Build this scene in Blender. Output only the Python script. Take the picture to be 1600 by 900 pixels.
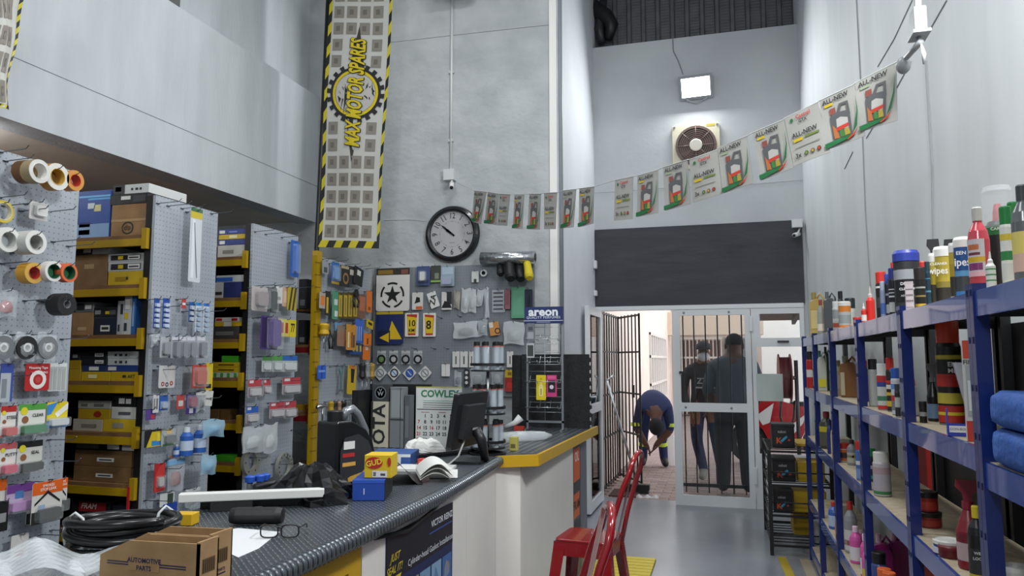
import bpy, math, random
from mathutils import Vector, Matrix
random.seed(7)
for _o in list(bpy.data.objects):
    bpy.data.objects.remove(_o)
S = bpy.context.scene
COL = S.collection

# ---------------------------------------------------------------- camera
F = 1150.0                                   # focal length in pixels of a 1600x900 frame
PITCH = math.atan(113 / F)
YAW = math.atan(333 / math.hypot(113, F))
EYE = Vector((0, 0, 1.5))
cam = bpy.data.cameras.new('camera')
cam.sensor_width = 36
cam.lens = 36 * F / 1600
cam.clip_start = 0.05
camo = bpy.data.objects.new('camera', cam)
camo.location = EYE
camo.rotation_euler = (math.pi / 2 + PITCH, 0, YAW)
COL.objects.link(camo)
S.camera = camo
FW = Vector((-math.sin(YAW) * math.cos(PITCH), math.cos(YAW) * math.cos(PITCH), math.sin(PITCH)))
RT = Vector((math.cos(YAW), math.sin(YAW), 0))
UP = RT.cross(FW)

# ---------------------------------------------------------------- exposure, world
vs = S.view_settings
vs.view_transform = 'Standard'
vs.look = 'None'
vs.exposure = 0.0
vs.gamma = 1.0
vs.use_curve_mapping = False
w = bpy.data.worlds.new('world')
S.world = w
w.use_nodes = True
w.node_tree.nodes['Background'].inputs[0].default_value = (0.93, 0.95, 1.0, 1)
w.node_tree.nodes['Background'].inputs[1].default_value = 2.7

# ---------------------------------------------------------------- lights (each sits in a fixture built below; the fill ones are added)
def area(name, loc, rot, sx, sy, power, color=(0.965, 0.99, 1.0)):
    l = bpy.data.lights.new(name, 'AREA')
    l.shape = 'RECTANGLE'
    l.size, l.size_y = sx, sy
    l.energy = power
    l.color = color
    o = bpy.data.objects.new(name, l)
    o.location = loc
    o.rotation_euler = rot
    COL.objects.link(o)
    return o
R_ = math.radians
LAMPS = [  # name, position, rotation, size, watts
    ('door_wall_lamp_light', (-0.226, 7.93, 4.45), (R_(62), 0, R_(180)), .36, .24, 40),
    ('clock_wall_lamp_light', (-2.3, 5.93, 4.93), (R_(70), 0, R_(180)), .4, .28, 25),
    ('overhead_fill_near', (-1.0, 0.9, 5.55), (0, 0, 0), 1.2, .5, 62),  # added out of view for general room brightness
    ('overhead_fill_mid', (-0.9, 3.9, 5.55), (0, 0, 0), 1.2, .5, 52),  # second added overhead fill, over the aisle
    ('rear_wall_lamp_light', (-0.9, -2.2, 4.2), (R_(-58), 0, R_(180)), .5, .35, 62),  # fill added behind the camera
    ('right_wall_lamp_light', (.9, 2.13, 3.38), (R_(56), 0, R_(68)), .5, .35, 66),  # added out of view to lighten the counter front and pegboards
]
for n_, p_, r_, sx_, sy_, e_ in LAMPS:
    area(n_, p_, r_, sx_, sy_, e_)

# ---------------------------------------------------------------- helpers
def at(x, y, ax, val):
    """point of the plane <axis>=val that the pixel (x, y) of the 1600x900 frame shows"""
    d = FW + RT * ((x - 800) / F) - UP * ((y - 450) / F)
    i = 'XYZ'.index(ax)
    return EYE + d * ((val - EYE[i]) / d[i])

def lin(h):
    out = []
    for i in (0, 2, 4):
        c = int(h[i:i + 2], 16) / 255
        out.append(c / 12.92 if c <= .04045 else ((c + .055) / 1.055) ** 2.4)
    return (*out, 1)

_MC = {}
def mat(h, rough=.5, metal=0, alpha=1, emit=0, name=None, coat=0):
    if not isinstance(h, str):
        return h
    k = (h, rough, metal, alpha, emit, name)
    if k in _MC:
        return _MC[k]
    m = bpy.data.materials.new(name or 'paint_' + h)
    m.use_nodes = True
    b = m.node_tree.nodes['Principled BSDF']
    b.inputs['Base Color'].default_value = lin(h)
    b.inputs['Roughness'].default_value = rough
    b.inputs['Metallic'].default_value = metal
    b.inputs['Coat Weight'].default_value = coat
    if alpha < 1:
        b.inputs['Alpha'].default_value = alpha
    if emit:
        b.inputs['Emission Color'].default_value = lin(h)
        b.inputs['Emission Strength'].default_value = emit
    _MC[k] = m
    return m

def tex_mat(name, h1, h2, scale=6, rough=.6, bump=.1, bscale=40, detail=5, stretch=(1, 1, 1), metal=0, lo=.35, hi=.65, dist=.02):
    """two-tone noise colour and a fine noise bump, in object space"""
    m = bpy.data.materials.new(name)
    m.use_nodes = True
    t = m.node_tree
    b = t.nodes['Principled BSDF']
    b.inputs['Roughness'].default_value = rough
    b.inputs['Metallic'].default_value = metal
    N, L = t.nodes.new, t.links.new
    tc = N('ShaderNodeTexCoord')
    mp = N('ShaderNodeMapping')
    mp.inputs['Scale'].default_value = stretch
    L(tc.outputs['Object'], mp.inputs[0])
    n = N('ShaderNodeTexNoise')
    n.inputs['Scale'].default_value = scale
    n.inputs['Detail'].default_value = detail
    L(mp.outputs[0], n.inputs['Vector'])
    r = N('ShaderNodeValToRGB')
    r.color_ramp.elements[0].position = lo
    r.color_ramp.elements[1].position = hi
    r.color_ramp.elements[0].color = lin(h1)
    r.color_ramp.elements[1].color = lin(h2)
    L(n.outputs[0], r.inputs[0])
    L(r.outputs[0], b.inputs['Base Color'])
    if bump:
        n2 = N('ShaderNodeTexNoise')
        n2.inputs['Scale'].default_value = bscale
        n2.inputs['Detail'].default_value = 4
        L(mp.outputs[0], n2.inputs['Vector'])
        bp = N('ShaderNodeBump')
        bp.inputs['Strength'].default_value = bump
        bp.inputs['Distance'].default_value = dist
        L(n2.outputs[0], bp.inputs['Height'])
        L(bp.outputs[0], b.inputs['Normal'])
    return m

def frame(P, u, n):
    """local axes: a along u, b = n x u (up), c along n (towards the viewer)"""
    u = Vector(u).normalized(); n = Vector(n).normalized(); b = n.cross(u)
    return Matrix(((u.x, b.x, n.x, P[0]), (u.y, b.y, n.y, P[1]), (u.z, b.z, n.z, P[2]), (0, 0, 0, 1)))
def fX(P): return frame(P, (0, 1, 0), (1, 0, 0))       # surface that faces +X
def fY(P): return frame(P, (1, 0, 0), (0, -1, 0))      # surface that faces -Y
def fXn(P): return frame(P, (0, -1, 0), (-1, 0, 0))    # surface that faces -X
def fZ(P, deg=0):                                      # lying on a level surface
    c, s = math.cos(R_(deg)), math.sin(R_(deg))
    return frame(P, (c, s, 0), (0, 0, 1))
def rotc(deg): return Matrix.Rotation(R_(deg), 4, 'Z')
def rota(deg): return Matrix.Rotation(R_(deg), 4, 'X')
def rotb(deg): return Matrix.Rotation(R_(deg), 4, 'Y')

_TC = {}
def text_geo(s, shear=0, bold=0, space=1):
    k = (s, shear, bold, space)
    if k not in _TC:
        c = bpy.data.curves.new('t', 'FONT')
        c.body = s
        c.size = 1
        c.shear = shear
        c.offset = bold
        c.space_character = space
        c.resolution_u = 2
        c.align_x = 'CENTER'
        c.align_y = 'CENTER'
        o = bpy.data.objects.new('t', c)
        COL.objects.link(o)
        dg = bpy.context.evaluated_depsgraph_get()
        me = bpy.data.meshes.new_from_object(o.evaluated_get(dg))
        _TC[k] = ([v.co.copy() for v in me.vertices], [tuple(p.vertices) for p in me.polygons])
        bpy.data.objects.remove(o)
        bpy.data.curves.remove(c)
        bpy.data.meshes.remove(me)
    return _TC[k]

BASE = {}
class MB:
    def __init__(s, M=None):
        s.v, s.f, s.mi, s.ms, s.sm = [], [], [], [], []
        s.M = M or Matrix()
    def add(s, vs, fs, m, smooth=False):
        m = mat(m)
        if m not in s.ms:
            s.ms.append(m)
        k = s.ms.index(m)
        o = len(s.v)
        s.v += [s.M @ Vector(v) for v in vs]
        for f in fs:
            s.f.append(tuple(i + o for i in f)); s.mi.append(k); s.sm.append(smooth)
        return s
    def box(s, a0, b0, c0, a1, b1, c1, m):
        v = [(a, b, c) for c in (c0, c1) for b in (b0, b1) for a in (a0, a1)]
        return s.add(v, [(0, 2, 3, 1), (4, 5, 7, 6), (0, 1, 5, 4), (2, 6, 7, 3), (0, 4, 6, 2), (1, 3, 7, 5)], m)
    def rbox(s, a0, b0, c0, a1, b1, c1, m, r=.01, k=2):
        """box with corners rounded in the a-b outline"""
        pts = []
        for cx, cy, st in ((a1 - r, b1 - r, 0), (a0 + r, b1 - r, 90), (a0 + r, b0 + r, 180), (a1 - r, b0 + r, 270)):
            for i in range(k + 1):
                an = R_(st + 90 * i / k)
                pts.append((cx + r * math.cos(an), cy + r * math.sin(an)))
        return s.prism(pts, c0, c1, m)
    def rect(s, a0, b0, a1, b1, c, m):
        return s.add([(a0, b0, c), (a1, b0, c), (a1, b1, c), (a0, b1, c)], [(0, 1, 2, 3)], m)
    def poly(s, pts, m):
        return s.add(pts, [tuple(range(len(pts)))], m)
    def flat(s, pts, c, m):
        return s.add([(a, b, c) for a, b in pts], [tuple(range(len(pts)))], m)
    def disc(s, a, b, r, c, m, n=16, ry=None, r0=0):
        ry = ry or r
        P = [(a + r * math.cos(2 * math.pi * i / n), b + ry * math.sin(2 * math.pi * i / n), c) for i in range(n)]
        if not r0:
            return s.add(P, [tuple(range(n))], m)
        q = r0 / r
        Q = [(a + r0 * math.cos(2 * math.pi * i / n), b + ry * q * math.sin(2 * math.pi * i / n), c) for i in range(n)]
        return s.add(P + Q, [(i, (i + 1) % n, n + (i + 1) % n, n + i) for i in range(n)], m)
    def prism(s, pts, c0, c1, m):
        n = len(pts)
        v = [(a, b, c0) for a, b in pts] + [(a, b, c1) for a, b in pts]
        f = [tuple(range(n))[::-1], tuple(range(n, 2 * n))] + [(i, (i + 1) % n, n + (i + 1) % n, n + i) for i in range(n)]
        return s.add(v, f, m)
    def lathe(s, prof, m, n=14, o=(0, 0, 0), ax='b', smooth=True, sx=1, sz=1, caps=True):
        """prof: list of (radius, height[, material of the segment that ends here])"""
        def P(r, h, t):
            x, y = r * math.cos(t) * sx, r * math.sin(t) * sz
            q = {'b': (x, h, -y), 'c': (x, y, h), 'a': (h, x, y)}[ax]
            return (q[0] + o[0], q[1] + o[1], q[2] + o[2])
        for i in range(len(prof) - 1):
            p, q = prof[i], prof[i + 1]
            mm = q[2] if len(q) > 2 else m
            if p[0] == 0 and q[0] == 0: continue
            vs = [P(p[0], p[1], 2 * math.pi * j / n) for j in range(n)] + [P(q[0], q[1], 2 * math.pi * j / n) for j in range(n)]
            flat_ = abs(p[1] - q[1]) < 1e-6
            s.add(vs, [(j, (j + 1) % n, n + (j + 1) % n, n + j) for j in range(n)], mm, smooth and not flat_)
        for e, rev in ((prof[0], True), (prof[-1], False)):
            if e[0] > 0 and caps:
                c = [P(e[0], e[1], 2 * math.pi * j / n) for j in range(n)]
                s.add(c[::-1] if rev else c, [tuple(range(n))], (e[2] if len(e) > 2 else m))
        return s
    def ringc(s, R, r, c0, c1, m, mi=None, n=20, o=(0, 0)):
        """hollow cylinder along c"""
        A = lambda rr, c: [(o[0] + rr * math.cos(2 * math.pi * i / n), o[1] + rr * math.sin(2 * math.pi * i / n), c) for i in range(n)]
        q = lambda: [(i, (i + 1) % n, n + (i + 1) % n, n + i) for i in range(n)]
        s.add(A(R, c0) + A(R, c1), q(), m, True)
        s.add(A(r, c1) + A(r, c0), q(), mi or m, True)
        s.add(A(R, c1) + A(r, c1), q(), m)
        s.add(A(r, c0) + A(R, c0), q(), m)
        return s
    def tube(s, pts, r, m, n=6, closed=False, caps=True):
        P = [Vector(p) for p in pts]
        k = len(P)
        rr = r if isinstance(r, (list, tuple)) else [r] * k
        vs, prev = [], None
        for i in range(k):
            a = P[i - 1] if (i or closed) else P[i]
            b = P[(i + 1) % k] if (i < k - 1 or closed) else P[i]
            t = (b - a).normalized() if (b - a).length > 1e-9 else Vector((0, 0, 1))
            if prev is None:
                ref = Vector((0, 0, 1)) if abs(t.z) < .9 else Vector((1, 0, 0))
                x = t.cross(ref).normalized()
            else:
                x = (prev - t * prev.dot(t))
                x = x.normalized() if x.length > 1e-6 else t.orthogonal().normalized()
            prev = x
            y = t.cross(x)
            for j in range(n):
                an = 2 * math.pi * (j + .5) / n
                vs.append(P[i] + x * (rr[i] * math.cos(an)) + y * (rr[i] * math.sin(an)))
        fs = []
        for i in range(k if closed else k - 1):
            i2 = (i + 1) % k
            for j in range(n):
                fs.append((i * n + j, i * n + (j + 1) % n, i2 * n + (j + 1) % n, i2 * n + j))
        if caps and not closed:
            fs += [tuple(range(n))[::-1], tuple(range((k - 1) * n, k * n))]
        return s.add(vs, fs, m, n > 4)
    def cyl(s, p0, p1, r, m, n=12):
        return s.tube([p0, p1], r, m, n)
    def text(s, t, size, a, b, c, m, rot=0, shear=0, bold=0, sx=1, space=1):
        vs, fs = text_geo(t, shear, bold, space)
        cs, sn = math.cos(R_(rot)), math.sin(R_(rot))
        out = []
        for v in vs:
            x, y = v.x * size * sx, v.y * size
            out.append((a + x * cs - y * sn, b + x * sn + y * cs, c))
        return s.add(out, fs, m)
    def grid(s, fn, nu, nv, m, smooth=True, closed_u=False):
        vs = [fn(i / (nu - (0 if closed_u else 1)), j / (nv - 1)) for j in range(nv) for i in range(nu)]
        fs = []
        for j in range(nv - 1):
            for i in range(nu if closed_u else nu - 1):
                i2 = (i + 1) % nu
                fs.append((j * nu + i, j * nu + i2, (j + 1) * nu + i2, (j + 1) * nu + i))
        return s.add(vs, fs, m, smooth)
    def build(s, name, parent=None, bevel=0, label=None, kind=None, flip=False):
        if parent is not None:
            b = BASE[parent.name]
        else:
            xs, ys, zs = zip(*[(v.x, v.y, v.z) for v in s.v])
            b = Vector(((min(xs) + max(xs)) / 2, (min(ys) + max(ys)) / 2, min(zs)))
        me = bpy.data.meshes.new(name)
        me.from_pydata([v - b for v in s.v], [], s.f)
        for m in s.ms:
            me.materials.append(m)
        me.polygons.foreach_set('material_index', s.mi)
        me.polygons.foreach_set('use_smooth', s.sm)
        me.update()
        o = bpy.data.objects.new(name, me)
        COL.objects.link(o)
        if parent is not None:
            o.parent = parent
        else:
            o.location = b
        BASE[o.name] = b
        if bevel:
            md = o.modifiers.new('bevel', 'BEVEL')
            md.width = bevel
            md.segments = 2
            md.limit_method = 'ANGLE'
        if label: o['label'] = label
        if kind: o['kind'] = kind
        return o

def tag(o, label, cat, group=None):
    o['label'] = label
    o['category'] = cat
    if group: o['group'] = group
    return o
def thing(name, label, cat, loc, group=None):
    o = bpy.data.objects.new(name, None)
    o.empty_display_size = .05
    o.location = loc
    COL.objects.link(o)
    BASE[o.name] = Vector(loc)
    return tag(o, label, cat, group)
def structure(mb, name, parent=None, **k):
    o = mb.build(name, parent, **k)
    if parent is None: o['kind'] = 'structure'
    return o
def instance(src, parent, delta):
    """another copy of a mesh part, moved by delta, under parent"""
    o = src.copy()
    COL.objects.link(o)
    o.parent = parent
    o.location = Vector(delta)
    BASE[o.name] = BASE[parent.name] if parent else Vector(delta)
    return o
CLR = mat('dfe6ea', .12, 0, .28, name='clear_plastic')
CLR2 = mat('e8eef0', .2, 0, .4, name='cloudy_plastic')
FOG = mat('cfd6d8', .15, 0, .16, name='blister_plastic')
BLK = mat('141517', .45, name='black_plastic')
DRK = mat('232427', .6, name='dark_plastic')
STEEL = mat('b9bdc0', .3, 1, name='bright_steel')
WIRE = mat('6d7378', .35, 1, name='hook_wire')
WHT = mat('ecece8', .5, name='white_paint')
YEL = mat('a8870f', .45, name='yellow_paint')
# ================================================================ setting
def wall_mat(name, h1, h2, bump=.25, bscale=30, stretch=(1, 1, 1), scale=2.2, rough=.75, dist=.02):
    return tex_mat(name, h1, h2, scale, rough, bump, bscale, 6, stretch, dist=dist)
PLASTER = wall_mat('rough_white_plaster', 'a9aeb0', 'bcc0c2', .3, 11, (1, 1, 1.3), 3, dist=.03)
SMOOTHW = wall_mat('smooth_white_wall', 'b6babd', 'c2c6c8', .12, 14, (1, 1, 1), 1.5)
ENTRYW = wall_mat('entry_white_wall', 'ced3d8', 'd8dce0', .1, 14, (1, 1, 1), 1.5)
STREAK = wall_mat('streaky_white_wall', 'bfc4c6', 'cbcfd1', .05, 16, (1.3, 1.3, .25), 2.2)
PARAPET = wall_mat('parapet_paint', 'bac0c3', 'c6cccf', .15, 26, (2, 2, .4), 2.5)
SOFFIT = wall_mat('soffit_paint', 'd0c9be', 'd8d1c6', .1, 12)
EPOXY = tex_mat('grey_epoxy_floor', '767a81', '8a8e94', 1.6, .28, .04, 30, 6)
FABRIC = tex_mat('charcoal_panel', '3b3b41', '45454b', 3, .8, .25, 5, 5, (.6, 1, 2.5))
ALU = mat('d9dcdf', .35, name='white_aluminium')
GREYT = mat('8a8f98', .5, name='grey_conduit')

structure(MB().box(-7.2, -3.2, -.15, 2.0, 8.26, 0, EPOXY), 'floor')
structure(MB().box(-7.2, -3.2, 6.5, 2.0, 8.6, 6.6, tex_mat('roof_underside', '8c9095', 'a5a9ad', 4)), 'ceiling')
# clock wall (faces the camera behind the counter) with two shallow joints
wc = structure(MB().box(-7.0, 6.2, 0, -1.36, 6.36, 6.5, PLASTER), 'wall_back')
structure(MB().tube([at(x_, y_, 'Y', 6.197) for x_, y_ in ((606, 66), (660, 60), (740, 51), (820, 42), (868, 37))], .006, mat('b4b8b9', .8), 4)
          .tube([at(x_, y_, 'Y', 6.197) for x_, y_ in ((600, 344), (640, 343), (665, 345))], .003, mat('c2c6c6', .8), 4), 'plaster_crack', wc)
structure(MB().box(-1.5, 6.36, 0, -1.36, 8.26, 6.5, ENTRYW), 'wall_entry')
structure(MB().box(-1.435, 6.175, 0, -1.37, 6.199, 6.5, WHT), 'trim_1')
structure(MB().cyl((-1.352, 6.24, 1.05), (-1.352, 6.24, 6.5), .022, GREYT, 8), 'trim_2')
# far wall over and beside the door
mw = MB()
mw.box(-1.36, 8.06, 2.95, 1.1, 8.26, 5.06, SMOOTHW)
mw.box(-1.36, 8.10, 2.09, 1.1, 8.26, 2.95, SMOOTHW)
mw.box(.785, 8.06, 0, 1.1, 8.26, 2.95, SMOOTHW)
wf = structure(mw, 'wall_far')
structure(MB().tube([at(x_, y_, 'Y', 8.058) for x_, y_ in ((1051, 58), (1052, 80), (1060, 96), (1067, 116))], .006, mat('6b6e70', .8), 4), 'wall_cable', wf)
structure(MB().tube([at(x_, y_, 'Y', 8.058) for x_, y_ in ((930, 301), (1030, 294), (1180, 287), (1254, 281))], .005, mat('b9bcbe', .8), 4), 'plaster_joint', wf)
# right wall runs slightly off the aisle's direction
def RX(y): return .83 + .0521 * (8.06 - y)
mw = MB()
mw.prism([(RX(8.26), 8.26), (RX(-3.2), -3.2), (RX(-3.2) + .3, -3.2), (RX(8.26) + .3, 8.26)], 0, 6.5, STREAK)
wr = structure(mw, 'wall_right')
def on_right(px, py):
    d = FW + RT * ((px - 800) / F) - UP * ((py - 450) / F)
    t = (.83 + .0521 * 8.06) / (d.x + .0521 * d.y)
    return EYE + d * t
for pts, r_, h_ in ((((1339, 0), (1345, 120), (1353, 330), (1361, 450)), .006, '8f9295'), (((1447, 95), (1452, 180), (1457, 260), (1459, 380)), .005, '93969a'),
                    (((1426, 0), (1398, 60), (1372, 104)), .003, '9a9da0'), (((1480, 0), (1448, 56)), .003, '9a9da0'), (((1424, 96), (1400, 140), (1354, 216)), .003, '9a9da0'),
                    (((1333, 237), (1320, 264)), .003, '8a8d90')):
    structure(MB().tube([on_right(*p) - Vector((.003, 0, 0)) for p in pts], r_, mat(h_, .8), 4), 'wall_joint', wr)
structure(MB().box(-7.2, -3.2, 0, 2.0, -3.0, 6.5, SMOOTHW), 'wall_rear')
structure(MB().box(-7.2, -3.0, 0, -7.0, 8.26, 6.5, SMOOTHW), 'wall_left')
# mezzanine: soffit slab, parapet face in two pours, wall above
mp_ = MB()
mp_.box(-7.0, -3.0, 2.84, -3.77, 6.2, 2.98, SOFFIT)
structure(mp_, 'trim_3')
mp_ = MB()
mp_.box(-3.95, -3.0, 2.82, -3.75, 6.199, 3.172, PARAPET)
mp_.box(-3.95, -3.0, 3.172, -3.754, 6.199, 3.178, mat('9ea2a4', .8))
mp_.box(-3.95, -3.0, 3.178, -3.75, 6.199, 4.06, PARAPET)
structure(mp_, 'wall_parapet')
structure(MB().box(-4.0, -3.0, 4.06, -3.88, 6.199, 6.5, PARAPET), 'wall_upper')
mw = MB()
mw.box(-3.878, 4.0, 4.06, -3.83, 4.36, 5.6, mat('3a3d40', .5))
mw.box(-3.828, 4.05, 4.12, -3.82, 4.2, 5.5, mat('9aa4ac', .2))
structure(mw, 'window_1')
# corrugated cladding above the plaster of the far wall
mc = MB()
TIN = tex_mat('roof_sheet', '5a5a5e', '6c6b6f', 8, .5, .1, 60)
n_ = 0
x_ = -1.6
prof = []
while x_ < 1.3:
    prof += [(x_, 8.34), (x_ + .10, 8.34), (x_ + .115, 8.30), (x_ + .15, 8.30), (x_ + .165, 8.34)]
    x_ += .165
vsx, fsx = [], []
for i, (px_, py_) in enumerate(prof):
    vsx += [(px_, py_, 4.9), (px_, py_, 6.5)]
    if i: fsx.append((2 * i - 2, 2 * i, 2 * i + 1, 2 * i - 1))
mc.add(vsx, fsx, TIN)
for k_ in range(24):
    mc.box(-1.6, 8.335, 5.06 + k_ * .035, 1.25, 8.337, 5.066 + k_ * .035, mat('7f7f84', .5))
structure(mc, 'wall_cladding')
mc = MB()
P_ = [at(x_, y_, 'Y', 8.2) for x_, y_ in ((924, 0), (930, 14), (946, 26), (956, 40), (950, 62))]
mc.tube(P_, [.05, .09, .1, .08, .05], mat('17171a', .4), 10)
P_ = [at(x_, y_, 'Y', 8.2) for x_, y_ in ((944, -4), (940, 20), (936, 45), (940, 68))]
mc.tube(P_, [.04, .05, .06, .05], mat('2a2a2e', .4), 8)
tag(mc.build('duct_wrap'), 'black crumpled wrapped ducting bundle above the plaster wall under roof sheeting', 'duct')
# charcoal panel over the door
tag(structure(MB().box(-1.355, 8.03, 2.085, .80, 8.10, 2.945, FABRIC), 'trim_4'), 'charcoal panel spanning the wall above the door', 'panel')

# ---- door front: aluminium frame, hinged leaf, fixed side light
fr = MB()
fr.box(-1.36, 8.02, 0, -1.30, 8.12, 2.085, ALU)
fr.box(-1.30, 8.02, 2.04, .785, 8.12, 2.085, ALU)
structure(fr, 'trim_5')
GLASS = bpy.data.materials.new('tinted_glass')
GLASS.use_nodes = True
_t = GLASS.node_tree
_t.nodes.clear()
_o = _t.nodes.new('ShaderNodeOutputMaterial')
_x = _t.nodes.new('ShaderNodeMixShader')
_a = _t.nodes.new('ShaderNodeBsdfTransparent')
_a.inputs[0].default_value = (.80, .82, .82, 1)
_g = _t.nodes.new('ShaderNodeBsdfGlossy')
_g.inputs['Roughness'].default_value = .03
_fz = _t.nodes.new('ShaderNodeFresnel')
_fz.inputs[0].default_value = 1.45
_t.links.new(_fz.outputs[0], _x.inputs[0]); _t.links.new(_a.outputs[0], _x.inputs[1]); _t.links.new(_g.outputs[0], _x.inputs[2])
_t.links.new(_x.outputs[0], _o.inputs[0])

def glazed(name, x0, x1, z0, z1, panes, y0=8.03, y1=8.07):
    """aluminium frame around panes (list of x0,x1,z0,z1)"""
    m = MB()
    xs = sorted({x0, x1} | {p[0] for p in panes} | {p[1] for p in panes})
    zs = sorted({z0, z1} | {p[2] for p in panes} | {p[3] for p in panes})
    for i in range(len(xs) - 1):
        for j in range(len(zs) - 1):
            cx, cz = (xs[i] + xs[i + 1]) / 2, (zs[j] + zs[j + 1]) / 2
            if not any(p[0] < cx < p[1] and p[2] < cz < p[3] for p in panes):
                m.box(xs[i], y0, zs[j], xs[i + 1], y1, zs[j + 1], ALU)
    o = structure(m, name)
    for p in panes:
        structure(MB().box(p[0] - .005, (y0 + y1) / 2 - .003, p[2] - .005, p[1] + .005, (y0 + y1) / 2 + .003, p[3] + .005, GLASS), 'pane', o)
    return o
d1 = glazed('door_1', -.535, .262, .0, 2.038, [(-.455, .205, 1.055, 1.975), (-.455, .205, .105, .965)])
for x_ in (-.41, .05): 
    for z_ in (2.005, 1.01):
        structure(MB().cyl((x_, 8.028, z_), (x_, 8.02, z_), .012, GREYT, 8), 'screw', d1)
structure(MB().box(-.47, 8.0, 1.36, -.40, 8.035, 1.385, BLK).box(-.425, 7.985, 1.36, -.36, 8.0, 1.38, BLK), 'door_handle', d1)
for z_ in (1.8, .25):
    structure(MB().box(.25, 8.0, z_, .28, 8.03, z_ + .16, ALU), 'hinge', d1)
# burglar bars just outside the leaf
bars = MB()
for px_ in (1068, 1085, 1103, 1122, 1141, 1160):
    q_ = at(px_, 560, 'Y', 8.12).x
    bars.cyl((q_, 8.12, .12), (q_, 8.12, 1.99), .007, BLK, 6)
bars.box(-.46, 8.115, .18, .21, 8.13, .215, BLK).box(-.46, 8.115, .99, .21, 8.13, 1.01, BLK)
structure(bars, 'burglar_bars', d1)
w2 = glazed('window_2', .27, .785, 0, 2.038, [(.355, .745, 1.73, 1.98), (.315, .755, .55, 1.64)], 8.03, 8.08)
structure(MB().box(.52, 7.99, 1.685, .63, 8.03, 1.70, BLK), 'window_catch', w2)
tag(MB().box(*at(1183, 626, 'Y', 8.0)[:1], 8.022, 1.085, at(1223, 583, 'Y', 8.0).x, 8.029, 1.362, mat('b9c4bf', .5)).build('paper_sheet'),
    'blank pale green sheet taped on the side window by the door', 'sheet')

# ================================================================ outdoors: walkway behind the door
PAVE = bpy.data.materials.new('brick_paving')
PAVE.use_nodes = True
_t = PAVE.node_tree
_b = _t.nodes['Principled BSDF']
_b.inputs['Roughness'].default_value = .85
_k = _t.nodes.new('ShaderNodeTexBrick')
_k.inputs['Scale'].default_value = 5
_k.inputs['Color1'].default_value = lin('8d7b76')
_k.inputs['Color2'].default_value = lin('a08c85')
_k.inputs['Mortar'].default_value = lin('6f625f')
_c = _t.nodes.new('ShaderNodeTexCoord')
_t.links.new(_c.outputs['Object'], _k.inputs[0]); _t.links.new(_k.outputs[0], _b.inputs['Base Color'])
pv = structure(MB().box(-4, 8.26, -.2, 9, 26, -.012, PAVE), 'pavement')
PV = [tex_mat('paver_%d' % i, a, b, 14, .85, .2, 60) for i, (a, b) in enumerate((('8a7772', '9b8781'), ('937f78', 'a5928a'), ('7f6e6b', '93817c')))]
protos = []
for m_ in PV:
    b_ = MB()
    b_.add([(-.098, -.048, -.03), (.098, -.048, -.03), (.098, .048, -.03), (-.098, .048, -.03), (-.098, -.048, -.004), (.098, -.048, -.004), (.098, .048, -.004), (-.098, .048, -.004),
            (-.092, -.042, 0), (.092, -.042, 0), (.092, .042, 0), (-.092, .042, 0)],
           [(0, 1, 5, 4), (1, 2, 6, 5), (2, 3, 7, 6), (3, 0, 4, 7), (4, 5, 9, 8), (5, 6, 10, 9), (6, 7, 11, 10), (7, 4, 8, 11), (8, 9, 10, 11)], m_)
    me_ = bpy.data.meshes.new('paver')
    me_.from_pydata([v for v in b_.v], [], b_.f)
    me_.materials.append(m_)
    protos.append(me_)
k_ = 0
for j in range(26):
    for i in range(11):
        x_ = -1.33 + i * .2 + (.1 if j % 2 else 0)
        if k_ >= 290 or x_ > .85: continue
        o_ = bpy.data.objects.new('paver', random.choice(protos))
        COL.objects.link(o_)
        o_.parent = pv
        o_.location = Vector((x_, 8.32 + j * .1, random.uniform(-.003, .001))) - BASE[pv.name]
        k_ += 1
WARMW = wall_mat('outdoor_cream_wall', 'd8c9bd', 'e2d5c9', .1)
structure(MB().box(-1.7, 8.26, 0, -1.42, 26, 3.6, WARMW), 'wall_walkway')
structure(MB().box(-1.42, 8.27, 2.35, 1.2, 8.42, 2.75, mat('a89c93', .8)), 'trim_6')
w3 = structure(MB().box(-1.422, 14.6, .62, -1.415, 18.6, 2.05, mat('b8bcc0', .2)), 'window_3')
for i in range(9):
    y_ = 14.6 + i * .49
    structure(MB().box(-1.415, y_, .62, -1.38, y_ + .06, 2.05, mat('cfc8c0', .6)), 'window_bar', w3)
for z_ in (.62, 1.0, 1.55, 2.0):
    structure(MB().box(-1.415, 14.6, z_, -1.385, 18.6, z_ + .05, mat('cfc8c0', .6)), 'window_bar', w3)
aw = thing('awning', 'brownish sheet awning over the yard outside the side window', 'awning', (1.7, 10.3, 0))
MB().add([(.36, 8.5, 2.5), (3.2, 8.5, 2.5), (3.2, 12.2, 2.12), (.36, 12.2, 2.12), (.36, 8.5, 2.55), (3.2, 8.5, 2.55), (3.2, 12.2, 2.17), (.36, 12.2, 2.17)], [(0, 1, 2, 3), (4, 7, 6, 5), (0, 4, 5, 1), (1, 5, 6, 2), (2, 6, 7, 3), (3, 7, 4, 0)], mat('6b5f58', .7)).build('roof_sheet', aw)
for x_ in (.42, 3.1):
    MB().cyl((x_, 12.1, -.012), (x_, 12.1, 2.13), .03, mat('5a524c', .6), 8).build('post', aw)
for x_ in (1.0, 1.7, 2.4):
    MB().add([(x_, 8.5, 2.42), (x_ + .05, 8.5, 2.42), (x_ + .05, 12.1, 2.05), (x_, 12.1, 2.05), (x_, 8.5, 2.5), (x_ + .05, 8.5, 2.5), (x_ + .05, 12.1, 2.13), (x_, 12.1, 2.13)], [(3, 2, 1, 0), (4, 5, 6, 7), (0, 1, 5, 4), (1, 2, 6, 5), (2, 3, 7, 6), (3, 0, 4, 7)], mat('4e4641', .6)).build('rafter', aw)
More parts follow.
